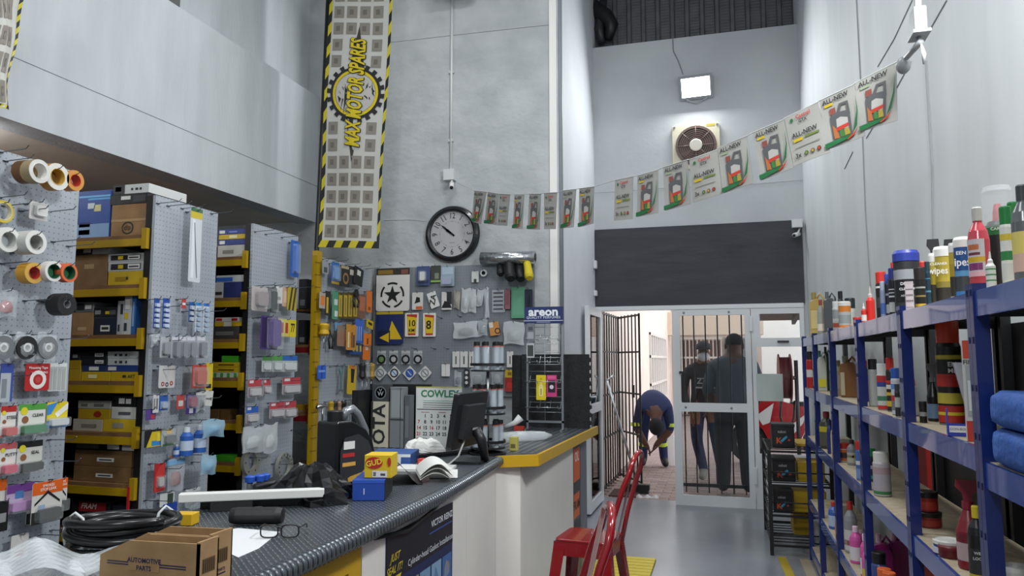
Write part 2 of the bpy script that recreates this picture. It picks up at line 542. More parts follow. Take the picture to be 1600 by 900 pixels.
# far end of the walkway
FARW = wall_mat('far_wall', 'b9aca2', 'c7bbb1', .1)
structure(MB().box(-1.42, 21.0, 0, .95, 21.3, 3.6, FARW), 'wall_courtyard')
structure(MB().box(-1.42, 19.6, 2.15, .95, 20.2, 2.75, mat('cdbba9', .8)), 'trim_7')
structure(MB().box(.95, 24.0, 0, 6, 24.3, 5.0, mat('e8e6e2', .8)), 'wall_opposite')
gt = thing('security_gate', 'white barred gate and screen closing the far end of the walkway', 'gate', (-.6, 20.9, 0))
for k_, x_ in enumerate([-1.16 + i * .105 for i in range(11)]):
    MB().box(x_, 20.9, .05, x_ + .03, 20.94, 2.1, mat('e6e0d8', .5)).build('bar', gt)
for z_ in (.1, 1.0, 1.55, 2.08):
    MB().box(-1.18, 20.88, z_, -.06, 20.9, z_ + .05, mat('e6e0d8', .5)).build('rail', gt)
MB().box(-1.15, 20.96, .05, -.1, 20.99, 2.05, mat('7a5a58', .7)).build('backing', gt)
d2 = structure(MB().box(.0, 20.95, 0, .6, 20.999, 2.1, mat('6b7074', .5)), 'door_2')
for i in range(12):
    structure(MB().box(.06, 20.935, 1.3 + i * .05, .52, 20.95, 1.325 + i * .05, mat('8a9094', .5)), 'louvre', d2)
# ---- folding security gate swung open outside the door
GB = mat('1b1a1c', .5, name='gate_black')
def gate_leaf(g, A, B, nb, h=2.06, z0=.05):
    A, B = Vector(A), Vector(B)
    for i in range(nb + 1):
        p = A.lerp(B, i / nb)
        e = i in (0, nb)
        r = .016 if e else .009
        MB().tube([(p.x, p.y, z0), (p.x, p.y, h)], r, GB, 4 if e else 6).build('bar', g)
    for z in (z0 + .03, .62, 1.1, 1.6, h - .02):
        MB().tube([(A.x, A.y, z), (B.x, B.y, z)], .014, GB, 4).build('rail', g)
g_ = thing('folding_gate', 'black steel bar gate folded back outside the open doorway', 'gate', (-1.3, 8.9, 0))
gate_leaf(g_, (-1.34, 8.33), (-1.31, 9.45), 7)
gate_leaf(g_, (-1.31, 9.47), (-.975, 8.85), 6)
MB().box(-1.1, 9.08, 1.05, -1.07, 9.12, 1.2, GB).build('lock_case', g_)
tag(MB().cyl((-1.26, 8.15, 1.28), (-.98, 8.66, .02), .014, STEEL, 8).cyl((-1.26, 8.15, 1.28), (-1.2, 8.22, 1.33), .014, STEEL, 8).build('metal_pole'),
    'thin silver pole leaning in the open doorway by the black gate', 'pole')
br = thing('floor_brush', 'black brush head lying on the paving at the threshold', 'brush', (-.95, 8.6, 0))
MB().box(-1.16, 8.56, .04, -.86, 8.66, .1, BLK).build('brush_block', br)
MB().box(-1.15, 8.57, 0, -.87, 8.65, .04, DRK).build('bristles', br)
tag(MB().box(-1.28, 8.3, 0, -.98, 8.75, .015, mat('4a352f', .95)).build('doormat'), 'brown doormat on the paving inside the black gate', 'doormat')
mb_ = MB()
mb_.grid(lambda u, v: (-1.0 + u * .26, 8.30 + v * .12, .004 + .035 * math.sin(u * 9) ** 2 * math.sin(v * 3.1)), 12, 6, CLR2)
tag(mb_.build('plastic_wrapper'), 'crumpled clear wrapper lying at the threshold of the open door', 'wrapper')

# ================================================================ people
def skin_body(joints, bones, mats, root, parent, sub=2, name='body'):
    """joints: name -> (x,y,z,r); bones: (j1,j2,material key)"""
    names = list(joints)
    idx = {n: i for i, n in enumerate(names)}
    me = bpy.data.meshes.new('tmp')
    me.from_pydata([joints[n][:3] for n in names], [(idx[a], idx[b]) for a, b, _ in bones], [])
    o = bpy.data.objects.new('tmp', me)
    COL.objects.link(o)
    o.modifiers.new('skin', 'SKIN')
    sv = me.skin_vertices[0].data if me.skin_vertices else None
    if sv is None:
        bpy.context.view_layer.objects.active = o
        bpy.ops.mesh.customdata_skin_add()
        sv = me.skin_vertices[0].data
    for n in names:
        r = joints[n][3]
        rr = r if isinstance(r, tuple) else (r, r)
        sv[idx[n]].radius = rr
        sv[idx[n]].use_root = n == root
    ss = o.modifiers.new('sub', 'SUBSURF')
    ss.levels = sub
    ss.render_levels = sub
    dg = bpy.context.evaluated_depsgraph_get()
    ev = bpy.data.meshes.new_from_object(o.evaluated_get(dg))
    vs = [v.co.copy() for v in ev.vertices]
    fs = [tuple(p.vertices) for p in ev.polygons]
    bpy.data.objects.remove(o)
    B = BASE[parent.name]
    keys = []
    segs = [(Vector(joints[a][:3]), Vector(joints[b][:3]), k) for a, b, k in bones]
    m = MB()
    for f in fs:
        c = sum((vs[i] for i in f), Vector()) / len(f)
        best, bk = 9e9, None
        for a, b, k in segs:
            ab = b - a
            t = max(0, min(1, (c - a).dot(ab) / max(ab.length_squared, 1e-9)))
            d = (c - a - ab * t).length
            if d < best: best, bk = d, k
        keys.append(bk)
    m.v = [v + B for v in vs]
    m.ms = [mat(x) for x in mats.values()]
    ks = list(mats)
    m.f, m.mi, m.sm = fs, [ks.index(k) for k in keys], [True] * len(fs)
    return m.build(name, parent)

def hand(J, Bn, w, p, d, side, k, spread=.5, curl=.4):
    """palm and five fingers grown from wrist joint w at p along direction d; side = thumb direction, k = key prefix"""
    d = Vector(d).normalized(); s = Vector(side).normalized(); nrm = d.cross(s)
    p = Vector(p)
    palm = p + d * .06
    J[k + 'palm'] = (*palm, (.036, .022)); Bn.append((w, k + 'palm', 'skin'))
    for i, (off, L) in enumerate(((.028, .075), (.01, .085), (-.01, .08), (-.028, .062))):
        a = p + d * .1 + s * off
        b = a + (d * (1 - curl * .3) + nrm * curl * .5 + s * off * spread).normalized() * L * .5
        c = b + (d * (1 - curl) + nrm * curl).normalized() * L * .5
        J[k + 'f%da' % i] = (*a, .0105); J[k + 'f%db' % i] = (*b, .0095); J[k + 'f%dc' % i] = (*c, .008)
        Bn += [(k + 'palm', k + 'f%da' % i, 'skin'), (k + 'f%da' % i, k + 'f%db' % i, 'skin'), (k + 'f%db' % i, k + 'f%dc' % i, 'skin')]
    t1 = p + d * .035 + s * .045
    t2 = t1 + (d * .8 + s * .5).normalized() * .04
    J[k + 't1'] = (*t1, .013); J[k + 't2'] = (*t2, .01)
    Bn += [(k + 'palm', k + 't1', 'skin'), (k + 't1', k + 't2', 'skin')]

def ell(m, c, rx, ry, rz, mt, n=14, k=9, lo=-90, hi=90, M=None):
    def fn(u, v):
        th, ph = u * 2 * math.pi, R_(lo + (hi - lo) * v)
        p = Vector((rx * math.cos(th) * math.cos(ph), ry * math.sin(th) * math.cos(ph), rz * math.sin(ph)))
        if M: p = M @ p
        return p + Vector(c)
    return m.grid(fn, n, k, mt, True, True)
SKIN = mat('5a3d2e', .6, name='skin_brown')
SKIN2 = mat('8a6048', .6, name='skin_tan')

# worker in overalls, bent double facing the door, hands at his shins
wx, wy = -1.03, 10.75
pw = thing('person', 'person in navy overalls with reflective bands bending over on the walkway', 'person', (wx, wy, 0))
J = {'pel': (0, .18, .86, .15), 'sp1': (.02, .0, .96, .155), 'sp2': (.05, -.22, .95, .165), 'sp3': (.08, -.38, .86, .13), 'nk': (.1, -.46, .76, .06), 'hd': (.11, -.5, .64, .085), 'hd2': (.11, -.5, .56, .07),
     'shl': (-.12, -.36, .84, .09), 'ell': (-.17, -.36, .56, .06), 'wrl': (-.06, -.34, .36, .04),
     'shr': (.26, -.36, .82, .09), 'elr': (.29, -.38, .55, .06), 'wrr': (.1, -.36, .36, .04),
     'hpl': (-.11, .16, .82, .12), 'knl': (-.12, -.02, .46, .08), 'anl': (-.13, .06, .1, .06), 'tol': (-.13, -.1, .04, .045),
     'hpr': (.12, .16, .82, .12), 'knr': (.14, -.02, .46, .08), 'anr': (.16, .06, .1, .06), 'tor': (.2, -.1, .04, .045),
     'bnl': (-.125, .02, .36, .072), 'bnl2': (-.128, .03, .3, .07), 'bnr': (.146, .02, .36, .072), 'bnr2': (.15, .03, .3, .07)}
Bn = [('pel', 'sp1', 'nav'), ('sp1', 'sp2', 'nav'), ('sp2', 'sp3', 'nav'), ('sp3', 'nk', 'skin'), ('nk', 'hd', 'skin'), ('hd', 'hd2', 'skin'),
      ('sp3', 'shl', 'nav'), ('shl', 'ell', 'nav'), ('ell', 'wrl', 'skin'), ('sp3', 'shr', 'nav'), ('shr', 'elr', 'nav'), ('elr', 'wrr', 'skin'),
      ('pel', 'hpl', 'nav'), ('hpl', 'knl', 'nav'), ('knl', 'bnl', 'nav'), ('bnl', 'bnl2', 'ref'), ('bnl2', 'anl', 'nav'), ('anl', 'tol', 'shoe'),
      ('pel', 'hpr', 'nav'), ('hpr', 'knr', 'nav'), ('knr', 'bnr', 'nav'), ('bnr', 'bnr2', 'ref'), ('bnr2', 'anr', 'nav'), ('anr', 'tor', 'shoe')]
hand(J, Bn, 'wrl', (-.06, -.34, .36), (.5, 0, -.85), (0, -1, 0), 'hl')
hand(J, Bn, 'wrr', (.1, -.36, .36), (-.5, 0, -.85), (0, -1, 0), 'hr')
skin_body(J, Bn, {'nav': mat('1f2a52', .85), 'skin': SKIN, 'ref': mat('c8e04a', .4), 'shoe': mat('1c1b1d', .6)}, 'pel', pw)
m_ = MB()
ell(m_, (wx + .11, wy - .52, .61), .1, .085, .12, mat('17181d', .8))
m_.build('cap', pw)
for sx_, px_ in ((-.19, -1), (.31, 1)):
    m_ = MB()
    m_.lathe([(.072, 0), (.07, .045)], mat('c8e04a', .4), 12, (wx + sx_ - .01 * px_, wy - .37, .6), 'c')
    m_.build('sleeve_band', pw)
bg = MB()
bg.grid(lambda u, v: (-.80 + .13 * math.cos(6.283 * u) * (1 - .55 * v ** 3) + .01 * math.sin(u * 30), 11.0 + .09 * math.sin(6.283 * u) * (1 - .6 * v ** 3), .42 * v), 16, 7, CLR2, True, True)
bg = tag(bg.build('plastic_bag'), 'pale translucent carrier bag standing beside the bending person', 'bag')

# man in cap, mask and hooded jacket facing the door
mx, my = -.27, 9.72
pm = thing('person', 'person in cap, face mask and dark hooded jacket seen through the door glass', 'person', (mx, my, 0))
J = {'pel': (0, 0, .92, (.16, .11)), 'sp1': (0, 0, 1.08, (.165, .115)), 'sp2': (0, .01, 1.27, (.18, .12)), 'sp3': (0, .02, 1.4, (.15, .1)), 'nk': (0, .0, 1.48, .06), 'hd': (.01, -.03, 1.57, .088), 'hd2': (.01, -.03, 1.65, .08),
     'shl': (-.19, .02, 1.38, .08), 'ell': (-.27, .03, 1.12, .066), 'wrl': (-.2, -.1, .93, .045),
     'shr': (.19, .02, 1.38, .08), 'elr': (.27, .03, 1.12, .066), 'wrr': (.2, -.1, .93, .045),
     'hpl': (-.09, 0, .86, .105), 'knl': (-.1, -.04, .5, .075), 'anl': (-.02, -.02, .12, .06), 'tol': (-.05, -.16, .045, .045),
     'hpr': (.1, 0, .86, .105), 'knr': (.14, -.03, .5, .075), 'anr': (.19, .03, .12, .06), 'tor': (.21, -.1, .045, .045)}
Bn = [('pel', 'sp1', 'jac'), ('sp1', 'sp2', 'jac'), ('sp2', 'sp3', 'jac'), ('sp3', 'nk', 'jac'), ('nk', 'hd', 'skin'), ('hd', 'hd2', 'skin'),
      ('sp3', 'shl', 'jac'), ('shl', 'ell', 'jac'), ('ell', 'wrl', 'jac'), ('sp3', 'shr', 'jac'), ('shr', 'elr', 'jac'), ('elr', 'wrr', 'jac'),
      ('pel', 'hpl', 'jea'), ('hpl', 'knl', 'jea'), ('knl', 'anl', 'jea'), ('anl', 'tol', 'shoe'), ('pel', 'hpr', 'jea'), ('hpr', 'knr', 'jea'), ('knr', 'anr', 'jea'), ('anr', 'tor', 'shoe')]
hand(J, Bn, 'wrl', (-.2, -.1, .93), (.5, -.1, -.8), (0, -1, .1), 'hl')
hand(J, Bn, 'wrr', (.2, -.1, .93), (-.5, -.1, -.8), (0, -1, .1), 'hr')
skin_body(J, Bn, {'jac': mat('2c2628', .9), 'skin': SKIN2, 'jea': mat('2b3550', .9), 'shoe': mat('8d8a86', .6)}, 'pel', pm)
m_ = MB(); ell(m_, (mx + .01, my - .03, 1.64), .1, .112, .11, mat('3a383c', .9), lo=0)
m_.box(mx - .07, my - .24, 1.635, mx + .09, my - .12, 1.65, mat('3a383c', .9)); m_.build('cap', pm)
m_ = MB(); ell(m_, (mx + .01, my - .085, 1.545), .075, .06, .06, mat('cfcfd2', .8)); m_.build('face_mask', pm)
for e_ in (-.03, .05): m_ = MB(); ell(m_, (mx + e_, my - .118, 1.605), .012, .01, .009, mat('0e0d0d', .3)); m_.build('eye', pm)
for e_ in (-.085, .105): m_ = MB(); ell(m_, (mx + e_, my - .02, 1.58), .012, .025, .035, SKIN2); m_.build('ear', pm)
m_ = MB(fY((mx + .02, my - .115, 1.24)))
m_.text('ZZA', .1, 0, 0, .012, mat('a9a7a6', .8), bold=.02)
m_.rect(-.12, -.09, .12, -.07, .012, mat('a9a7a6', .8))
m_.build('chest_print', pm)

# big man with his back to the glass
bx, by = .075, 8.78
pb = thing('person', 'broad person in grey-blue shirt and dark trousers with back turned to the glass', 'person', (bx, by, 0))
J = {'pel': (0, 0, .95, (.2, .15)), 'sp1': (0, 0, 1.12, (.215, .16)), 'sp2': (.0, 0, 1.32, (.215, .15)), 'sp3': (.01, .02, 1.46, (.16, .12)), 'nk': (.02, .03, 1.55, .075), 'hd': (.03, .05, 1.64, .095), 'hd2': (.03, .04, 1.73, .085),
     'shl': (-.2, .02, 1.42, .095), 'ell': (-.29, .02, 1.14, .07), 'wrl': (-.2, .17, 1.0, .05),
     'shr': (.22, .02, 1.42, .095), 'elr': (.31, .02, 1.14, .07), 'wrr': (.23, .17, 1.0, .05),
     'hpl': (-.11, 0, .87, .13), 'knl': (-.12, .01, .5, .095), 'anl': (-.13, .02, .12, .085), 'tol': (-.14, .14, .05, .05),
     'hpr': (.12, 0, .87, .13), 'knr': (.13, .01, .5, .095), 'anr': (.14, .02, .12, .085), 'tor': (.15, .14, .05, .05)}
Bn = [('pel', 'sp1', 'shi'), ('sp1', 'sp2', 'shi'), ('sp2', 'sp3', 'shi'), ('sp3', 'nk', 'skin'), ('nk', 'hd', 'skin'), ('hd', 'hd2', 'skin'),
      ('sp3', 'shl', 'shi'), ('shl', 'ell', 'shi'), ('ell', 'wrl', 'skin'), ('sp3', 'shr', 'shi'), ('shr', 'elr', 'shi'), ('elr', 'wrr', 'skin'),
      ('pel', 'hpl', 'tro'), ('hpl', 'knl', 'tro'), ('knl', 'anl', 'tro'), ('anl', 'tol', 'shoe'), ('pel', 'hpr', 'tro'), ('hpr', 'knr', 'tro'), ('knr', 'anr', 'tro'), ('anr', 'tor', 'shoe')]
hand(J, Bn, 'wrl', (-.2, .17, 1.0), (.6, .5, -.2), (0, 0, 1), 'hl')
hand(J, Bn, 'wrr', (.23, .17, 1.0), (-.6, .5, -.2), (0, 0, 1), 'hr')
skin_body(J, Bn, {'shi': mat('4e5a63', .9), 'skin': SKIN, 'tro': mat('2b2a30', .9), 'shoe': mat('17161a', .6)}, 'pel', pb)
m_ = MB(); ell(m_, (bx + .03, by + .04, 1.71), .098, .105, .1, mat('120f0f', .9), lo=-20); m_.build('hair', pb)
for e_ in (-.068, .128): m_ = MB(); ell(m_, (bx + e_, by + .06, 1.66), .013, .025, .035, SKIN); m_.build('ear', pb)

# hose reel on a post and a red motorbike beyond the side window
hr = thing('hose_reel', 'dark red fire hose reel on a wall pipe outside the side window', 'hose reel', (.78, 10.1, 0))
m_ = MB(frame((.72, 10.0, 1.28), (0, -1, 0), (-1, 0, 0)))
m_.ringc(.26, .1, -.06, .06, mat('5c1f24', .5), n=20); m_.build('hose_coil', hr)
m_ = MB(frame((.72, 10.0, 1.28), (0, -1, 0), (-1, 0, 0)))
m_.ringc(.3, .04, .062, .075, mat('7c2a2e', .4), n=20); m_.ringc(.3, .04, -.075, -.062, mat('7c2a2e', .4), n=20); m_.build('reel_disc', hr)
MB().cyl((.86, 10.0, 0), (.86, 10.0, 1.5), .025, mat('3a3537', .5), 8).cyl((.86, 10.0, 1.28), (.7, 10.0, 1.28), .025, mat('3a3537', .5), 8).build('post', hr)
MB().tube([(.66, 9.86, 1.05), (.64, 9.8, .8), (.72, 9.8, .55), (.8, 9.82, .8), (.82, 9.85, 1.0)], .015, mat('2a2325', .5), 6).build('hose_tail', hr)
bk = thing('motorbike', 'red sports motorbike parked outside beyond the hose reel', 'motorbike', (.75, 11.6, 0))
RED = mat('b0151f', .25, name='bike_red')
for x_ in (.32, 1.35):
    m_ = MB(frame((x_, 11.6, .3), (1, 0, 0), (0, -1, 0)))
    m_.ringc(.3, .19, -.06, .06, BLK, n=20); m_.lathe([(.19, -.02), (.19, .02)], mat('55585c', .4), 14, ax='c'); m_.build('wheel', bk)
m_ = MB(fY((0, 11.48, 0)))
m_.prism([(.3, .66), (.42, .98), (.62, 1.08), (.8, .9), (1.02, .84), (1.3, .86), (1.56, .98), (1.5, .84), (1.15, .62), (1.0, .34), (.6, .3), (.5, .5)], -.24, .02, RED)
m_.build('fairing', bk)
MB().box(.9, 11.5, .84, 1.35, 11.7, .9, BLK).build('seat', bk)
m_ = MB(fY((0, 11.45, 0))); m_.flat([(.42, .95), (.62, 1.06), (.5, 1.3), (.4, 1.2)], .02, mat('2c3238', .15, alpha=.8)); m_.build('windscreen', bk)
MB().tube([(.55, 11.25, 1.02), (.6, 11.5, 1.08), (.55, 11.85, 1.02)], .02, DRK, 8).build('handlebar', bk)
m_ = MB(fY((0, 11.45, 0))); m_.flat([(.42, .7), (.66, .88), (.6, .6), (.5, .56)], .012, mat('e5e3e2', .3)); m_.flat([(.8, .5), (1.1, .74), (1.05, .6), (.9, .42)], .012, mat('e5e3e2', .3)); m_.build('fairing_graphic', bk)
# ================================================================ pegboards and racks
def peg_mat(name, axes, base1, base2, hole, pitch=.025, r=.16):
    m = tex_mat(name, base1, base2, 3, .45, 0)
    t = m.node_tree
    b = t.nodes['Principled BSDF']
    N, L = t.nodes.new, t.links.new
    src = b.inputs['Base Color'].links[0].from_socket
    tc = N('ShaderNodeTexCoord')
    sp = N('ShaderNodeSeparateXYZ')
    L(tc.outputs['Object'], sp.inputs[0])
    sq = []
    for a in axes:
        d = N('ShaderNodeMath'); d.operation = 'DIVIDE'; d.inputs[1].default_value = pitch
        L(sp.outputs[a], d.inputs[0])
        f = N('ShaderNodeMath'); f.operation = 'FRACT'; L(d.outputs[0], f.inputs[0])
        s = N('ShaderNodeMath'); s.operation = 'SUBTRACT'; s.inputs[1].default_value = .5; L(f.outputs[0], s.inputs[0])
        q = N('ShaderNodeMath'); q.operation = 'MULTIPLY'; L(s.outputs[0], q.inputs[0]); L(s.outputs[0], q.inputs[1])
        sq.append(q)
    ad = N('ShaderNodeMath'); L(sq[0].outputs[0], ad.inputs[0]); L(sq[1].outputs[0], ad.inputs[1])
    lt = N('ShaderNodeMath'); lt.operation = 'LESS_THAN'; lt.inputs[1].default_value = r * r; L(ad.outputs[0], lt.inputs[0])
    mx = N('ShaderNodeMix'); mx.data_type = 'RGBA'
    L(lt.outputs[0], mx.inputs[0]); L(src, mx.inputs[6]); mx.inputs[7].default_value = lin(hole)
    L(mx.outputs[2], b.inputs['Base Color'])
    return m
PEGX = peg_mat('grey_pegboard', (1, 2), '9aa1aa', 'a5acb4', '727b85', .026, .13)
PEGY = peg_mat('grey_pegboard_back', (0, 2), '757c82', '7f868c', '626a71', .026, .13)
_HK = {}
def hook(bd, P, L):
    """wire peg hook from the board face at P, L long"""
    L = round(L, 2)
    k = (bd['ax'], L)
    par = bd['panel']
    if k not in _HK:
        m = MB(bd['fr']((0, 0, 0)))
        m.tube([(0, 0, 0), (0, .004, L * .9), (0, .018, L)], .0022, WIRE, 5)
        m.tube([(-.012, .0, .004), (.012, 0, .004)], .003, WIRE, 5)
        me = bpy.data.meshes.new('hook')
        me.from_pydata(m.v, [], m.f)
        me.materials.append(WIRE)
        _HK[k] = me
    o = bpy.data.objects.new('hook', _HK[k])
    COL.objects.link(o)
    o.parent = par
    o.location = Vector(P) - BASE[par.name]
def hooks(bd, L, pts):
    for x, y in pts:
        hook(bd, at(x, y, bd['ax'], bd['val']), L)

LEV = [2.19, 1.915, 1.64, 1.385, 1.11, .84, .58]
SHELFW = tex_mat('brown_shelf_board', '6b4a2c', '7d5936', 9, .7, .1, 50, 4, (1, 6, 1))
RKBLK = mat('121214', .5, name='rack_black')
def rack(label, y0, y1, ztop=2.41, x0=-5.2, lev=LEV, panel=True, col=YEL):
    r = thing('storage_rack', label, 'rack', ((x0 - 3.0) / 2, (y0 + y1) / 2, 0))
    if panel:
        pn = MB().box(-3.018, y0, .12, -3.0, y1, ztop, PEGX).build('end_panel', r)
    else:
        pn = None
    for x in (-3.062, x0):
        for y in (y0, y1 - .06):
            MB().box(x, y, 0, x + .043, y + .06, ztop, RKBLK).build('upright', r)
    MB().box(x0, y1 - .012, .3, -3.1, y1 - .005, ztop - .05, mat('1a1a1c', .8)).build('back_panel', r)
    for z in lev:
        b = MB().box(x0 + .05, y0 - .018, z - .062, -3.062, y0 + .01, z - .0205, col)
        b.box(-3.062, y0 - .024, z - .08, -3.03, y0 - .001, z + .035, col)
        b.build('beam', r)
        MB().box(x0 + .05, y0 - .014, z - .02, -3.064, y1 - .02, z, SHELFW).build('shelf_board', r)
    return dict(ax='X', val=-3.0, s=1, fr=fX, panel=pn, rack=r)
B1 = rack('storage rack whose grey pegboard end carries tape rolls and putty cards', 1.95, 2.80)
B2 = rack('storage rack with brown cartons and pegboard end holding a wiper pack', 3.30, 3.82)
B3 = rack('storage rack whose grey pegboard end carries a purple box and rings', 4.18, 4.72)
B4 = rack('storage rack with yellow slotted upright and pegboard end full of hand tools', 5.02, 5.87, 2.30, x0=-3.32, lev=[1.62, 1.1, .7], col=mat('6e1518', .5))
sl = MB().box(-3.03, 4.965, .0, -2.985, 5.035, 2.34, YEL)
sl.build('yellow_upright', B4['rack'])
for i in range(22):
    MB().box(-3.0, 4.962, .25 + i * .095, -2.984, 5.015, .256 + i * .095, mat('6d560a', .6)).build('slot', B4['rack'])

# ---- cartons standing on the racks
LBL = mat('dcdcd6', .6, name='paper_label')
INK = mat('2a2a2e', .7, name='print_ink')
def carton(name, label, x0, x1, ytop, zb, Y, col, pr=(), depth=.3, xs=None, group=None, cat='box'):
    Pl, Pr = at(x0, ytop + 6, 'Y', Y), at(x1, ytop + 6, 'Y', Y)
    zt = at((x0 + x1) / 2, ytop, 'Y', Y).z
    Pr.x = min(Pr.x, -3.064)
    w, h = Pr.x - Pl.x, zt - zb
    o = MB().box(Pl.x, Y, zb, Pr.x, Y + depth, zt, col).build(name, bevel=.002)
    tag(o, label, cat, group)
    if pr:
        m = MB(fY((Pl.x, Y, zb)))
        if len(pr) <= 4:
            for i, p in enumerate(pr):
                if not isinstance(p[0], str): MB(m.M).rect(p[0] * w, p[1] * h, p[2] * w, p[3] * h, .0012 + i * .0003, p[4]).build('print', o)
            pr = [p for p in pr if isinstance(p[0], str)]
        for p in pr:
            if p[0] == 't':
                m.text(p[1], p[2] * h, p[3] * w, p[4] * h, .002, p[5], bold=.015, shear=p[6] if len(p) > 6 else 0, sx=p[7] if len(p) > 7 else 1)
            elif p[0] == 'o':
                m.disc(p[1] * w, p[2] * h, p[3] * w, .0015, p[5], 16, p[4] * h, p[6] * w if len(p) > 6 else 0)
            else:
                m.rect(p[0] * w, p[1] * h, p[2] * w, p[3] * h, .0012, p[4])
        if m.v: m.build('print', o)
    return zt
LB = [(.55, .25, .9, .75, LBL), (.6, .4, .85, .5, INK)]
LY = [(.08, .2, .9, .8, '1b1d22'), (.28, .3, .42, .7, 'd8b81a'), (.55, .25, .88, .75, LBL), (.58, .4, .84, .55, INK)]
CL = [(.4, .3, .7, .55, LBL), (.44, .38, .66, .46, INK)]
TP = [(.0, .46, 1, .54, 'a98a5e')]
KRAFT = tex_mat('kraft_carton', '8a6843', '97754e', 12, .75, .05, 40)
KRAFT2 = tex_mat('dark_kraft_carton', '6f5230', '7c5e39', 12, .75, .05, 40)
def column(Y, z, rows, depth=.3):
    for r in rows:
        z = carton('carton', r[0], r[1], r[2], r[3], z + .0008, Y, r[4], r[5] if len(r) > 5 else (), depth)
Y1 = 3.315
column(Y1, LEV[0], [('blue printed carton with a filter picture on the top rack shelf', 124, 173, 298, '2d4d94',
    [(0, 0, 1, .3, '7f9cc0'), (.05, .08, .4, .18, LBL), (.05, .24, .4, .34, '1d2f66'), (.3, .62, .52, .74, 'c9ced6'), (.5, .56, .72, .7, 'c9c58a'), (0, .86, 1, .9, '6db2e0'), (.3, .8, 1, .84, '5aa2d8')])])
column(Y1, LEV[0], [('brown carton with an oval stamp beneath a black box', 175, 230, 319, KRAFT, TP + [('o', .48, .26, .17, .2, '2b2219', .13), ('t', 'dip', .22, .48, .27, '2b2219')]),
    ('flat black box with white sticker lying on the stamped carton', 172, 231, 303, '1d1d20', [(.3, .45, .55, .8, LBL), (.62, .2, .95, .8, '3a3a3e')]),
    ('white and black box topping the pile on the rack', 178, 234, 288, 'c9cbca', [(0, 0, .32, 1, '26272b'), (.05, .3, .22, .8, '9a9c9c'), (.5, .35, .56, .6, INK), (.62, .35, .7, .6, INK), (.74, .35, .8, .6, INK)])])
column(Y1, LEV[1], [('plain brown carton under a long black and white box', 118, 168, 398, KRAFT2, [(.3, .55, .6, .7, 'a08a62')]),
    ('long black and white filter box lying on a plain carton', 120, 170, 385, 'bfc1c0', [(0, 0, .5, 1, '1e2230'), (.22, .25, .45, .8, LBL)])])
column(Y1, LEV[1], [('yellow filter box at the bottom of a three box pile', 169, 226, 424, 'c3a31c', [(.2, .3, .5, .6, '9b7c14'), (.5, .4, .56, .6, INK)]),
    ('dark labelled filter box between a yellow box and its twin', 169, 226, 409, 'b9bcbd', LY),
    ('dark labelled filter box on top of the yellow based pile', 169, 226, 396, 'b9bcbd', LY)])
column(Y1, LEV[2], [('small brown carton with a pale sticker on the third shelf', 113, 146, 488, KRAFT, [(.3, .2, .7, .35, 'b59c74')]),
    ('grey and black box lying on the small brown carton', 118, 146, 472, '6e7072', [(.1, .2, .5, .9, '2a2b30'), (.55, .3, .9, .7, LBL)])])
column(Y1, LEV[2], [('navy box with white sticker under a wide black box', 147, 183, 496, '1c2435', [(.3, .2, .7, .55, LBL), (.35, .3, .65, .45, INK)]),
    ('wide black box with yellow square on the navy box', 147, 183, 480, '202126', [(.05, .3, .3, .7, '8d8f92'), (.5, .3, .68, .6, 'c9ab1a'), (.7, .25, .95, .7, '55585d')])])
column(Y1, LEV[2], [('slim pale box standing upright beside the navy box', 184, 194, 470, 'a9acad', [(.2, .1, .5, .3, INK), (.5, .6, .9, .9, INK)])])
column(Y1, LEV[2], [('tall upright grey box with yellow mark and white sticker', 195, 206, 462, 'b3b6b8', [(.1, .4, .6, .56, 'c9ab1a'), (.15, .65, .8, .9, LBL), (.1, .1, .5, .3, INK)])])
column(Y1, LEV[2], [('slim blue upright box at the end of the shelf row', 207, 213, 459, '2d5f9e', [(.2, .2, .7, .8, '7fa6cf')])])
column(Y1, LEV[3], [('plain yellow box at the bottom of the left pile, fourth shelf', 108, 126, 577, 'b0901a'), ('plain yellow box sandwiched under a black box', 108, 126, 563, 'b0901a'), ('small black box capping the plain yellow pair', 109, 125, 550, '1d1e22', [(.3, .3, .8, .7, '9a9c9c')])])
column(Y1, LEV[3], [('yellow filter box with pale print under a navy box', 127, 172, 581, 'c0a11d', [(.25, .3, .55, .7, 'e0d9a8')]), ('navy filter box with sticker lying on yellow box', 128, 166, 571, '26365f', [(.3, .2, .7, .8, LBL)]),
    ('black filter box with sticker in the middle of its pile', 127, 166, 560, '212227', LB), ('topmost black filter box of the centre pile', 127, 166, 549, '212227', LB)])
column(Y1, LEV[3], [('yellow filter box with black lettering under a blue box', 173, 215, 581, 'c0a11d', [('t', 'ART', .5, .78, .5, INK), (.45, .4, .58, .65, INK)]), ('blue slim box under two white boxes', 168, 215, 571, '27407f', [(.02, .2, .3, .8, LBL)]),
    ('white numbered box lower of two on the blue slim box', 168, 215, 560, 'c6c8c8', [(.25, .3, .32, .65, INK), (.4, .3, .5, .65, INK), (.6, .3, .66, .65, INK)]),
    ('white numbered box upper of two on the blue slim box', 168, 215, 549, 'c6c8c8', [(.25, .3, .32, .65, INK), (.4, .3, .5, .65, INK), (.6, .3, .66, .65, INK)])])
column(Y1, LEV[4], [('cream box with grey print on the fifth shelf floor', 114, 160, 655, 'aaa595', [(.3, .3, .8, .6, '77746a')]), ('yellow box with a round red mark', 122, 172, 639, 'b3921b', [('o', .62, .5, .12, .3, '9c2a1c')]),
    ('long pale box lying on the red marked yellow box', 122, 173, 626, 'a5a49c', [(.1, .3, .3, .6, '66665f'), (.5, .3, .8, .6, '66665f')]), ('unlabelled black box on the long pale box', 130, 172, 616, '1a1a1c')])
